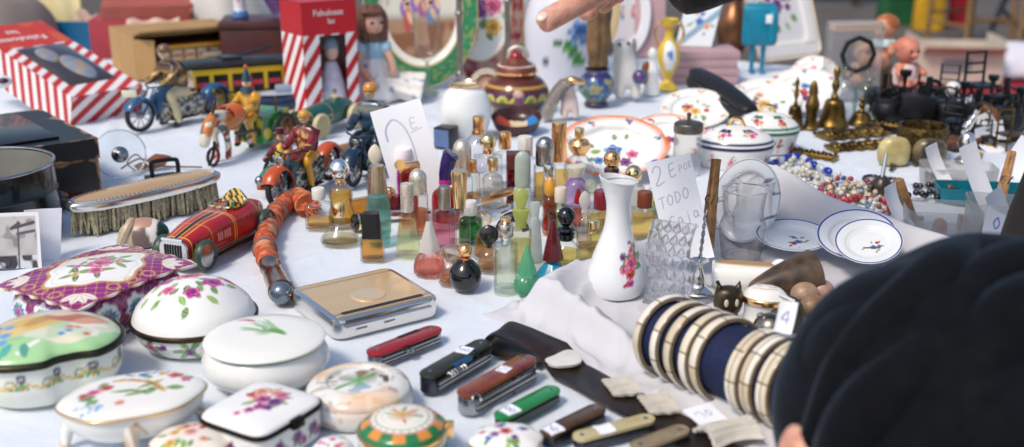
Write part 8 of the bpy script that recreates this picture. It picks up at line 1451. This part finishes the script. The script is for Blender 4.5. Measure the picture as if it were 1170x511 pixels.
# ---- pocket knives ----
def knife(p, q, wmm, label, scale_mat, tools=3, h=.014, cut=None, liner=STEEL):
    c, L, a = span(p, q); t = thing('pocket_knife', label, 'pocket knife', c+Vector((0, 0, .0012)), a, 'pocket knives on the cloth'); w_ = wmm/1000; n = 10
    # lies on its back edge: scales stand either side of the steel
    r = w_/2; cap_ = lambda hx: [(hx-r+r*math.cos(-PI/2+PI*k/n), r*math.sin(-PI/2+PI*k/n)) for k in range(n+1)]+[(-hx+r+r*math.cos(PI/2+PI*k/n), r*math.sin(PI/2+PI*k/n)) for k in range(n+1)]
    part('steel_body', prism(cap_(L/2-.001), .0, h*.72, .0008), liner, t)
    part('handle_scale', prism(cap_(L/2), h*.72+.0002, h, .0026), scale_mat, t)
    for i in range(tools):
        y_ = -w_/2-.0004+.0022*i*0; z_ = h*.1+h*.55*(i+.3)/max(tools, 1); part('blade', prism([(-L*.42, -.0012), (L*.4, -.0012), (L*.3, .0012), (-L*.42, .0012)], z_, z_+h*.55/max(tools, 1)*.7), STEEL if i % 2 else STEELD, t).location = (0, y_, 0)
    for s_ in (-1, 1): part('rivet', lathe([(0, h+.0004), (.0018, h+.0003), (.002, h-.0004)], 14, None, 1, 1, (s_*(L/2-r), 0, 0)), STEEL, t)
    return t, L, w_, h
RS = pm('red_knife_scale', '#9a1c1c', .25, 0, .12, coat=.3)
t, L, w_, h = knife((422, 420), (502, 388), 20, 'red pocket knife with its steel blades facing the gilt case', RS, 4, .013); part('corkscrew', tube([(-L*.1+L*.003*i, -w_/2-.0035+.0022*math.cos(i*1.2), .007+.0022*math.sin(i*1.2)) for i in range(30)], .0007, 5), STEEL, t); part('notch', box(L*.3, .004, .003, (L*.12, w_*.36, h*.8), .0005), STEELD, t)
t, L, w_, h = knife((484, 452), (557, 409), 19, 'dark many-bladed pocket knife with a coiled corkscrew', pm('dark_horn_scale', '#2f3326', .3, 0, .5, 60), 5, .018, liner=STEELD); part('corkscrew', tube([(-L*.28+L*.009*i, -w_/2-.002+.0026*math.cos(i*1.3), h*.7+.0026*math.sin(i*1.3)) for i in range(30)], .0009, 6), SILVER, t); part('bolster', box(.004, w_+.0015, h*1.02, (L*.2, 0, 0), .001), BLACKP, t); part('blue_tool', mv(prism([(-.012, -.002), (.012, -.002), (.008, .002), (-.012, .002)], 0, .004), -.004, -w_/2, h*.8), pm('blue_steel', '#2f6a94', .3, .8), t); sticker(t, .013, (L*.14, .001), R(10), '8', on=[c_ for c_ in t.children if c_.name.startswith('handle_scale')][0])
t, L, w_, h = knife((527, 476), (608, 430), 20, 'reddish brown pocket knife, thick, with a loop at its end', pm('red_brown_scale', '#6f2218', .25, 0, .3, 40, coat=.3, dark='#8a4a24'), 4, .02); part('loop', xf(tube([(.0045*math.cos(j*PI/8), .0045*math.sin(j*PI/8), 0) for j in range(16)], .0009, 6, True), Matrix.Translation((-L/2+.006, -w_/2-.002, h*.8)) @ Matrix.Rotation(R(60), 4, 'X')), STEEL, t); part('bolster', box(.002, w_+.001, h*.74, (L*.1, 0, 0)), BLACKP, t); sticker(t, .011, (L*.08, .0), R(6), '10', on=[c_ for c_ in t.children if c_.name.startswith('handle_scale')][0])
t, L, w_, h = knife((568, 492), (636, 456), 16, 'bright green slim pocket knife with a price sticker', pm('green_knife_scale', '#1c8a44', .3, 0, .2, 40, coat=.3), 1, .011, liner=pm('dark_green_side', '#0c4a2a', .4)); sticker(t, .014, (-L*.3, .0), R(-6), '8', on=[c_ for c_ in t.children if c_.name.startswith('handle_scale')][0])
t, L, w_, h = knife((620, 512), (688, 478), 16, 'dark brown wooden-handled pocket knife with a white sticker', pm('brown_wood_scale', '#5a3f22', .35, 0, .5, 60), 1, .011, liner=STEELD); sticker(t, .014, (-L*.34, .0), R(-6), '6', on=[c_ for c_ in t.children if c_.name.startswith('handle_scale')][0])
t, L, w_, h = knife((655, 514), (746, 490), 15, 'cream bone-handled pocket knife', pm('cream_bone_scale', '#c4b68a', .35, 0, .15, 60), 1, .01, liner=STEELD); sticker(t, .014, (-L*.12, .0), R(-4), '7', on=[c_ for c_ in t.children if c_.name.startswith('handle_scale')][0])
knife((722, 526), (784, 502), 16, 'greyish tan pocket knife lying closest to the strap', pm('tan_scale', '#9a8a70', .4, 0, .3, 60), 1, .01, liner=STEELD)
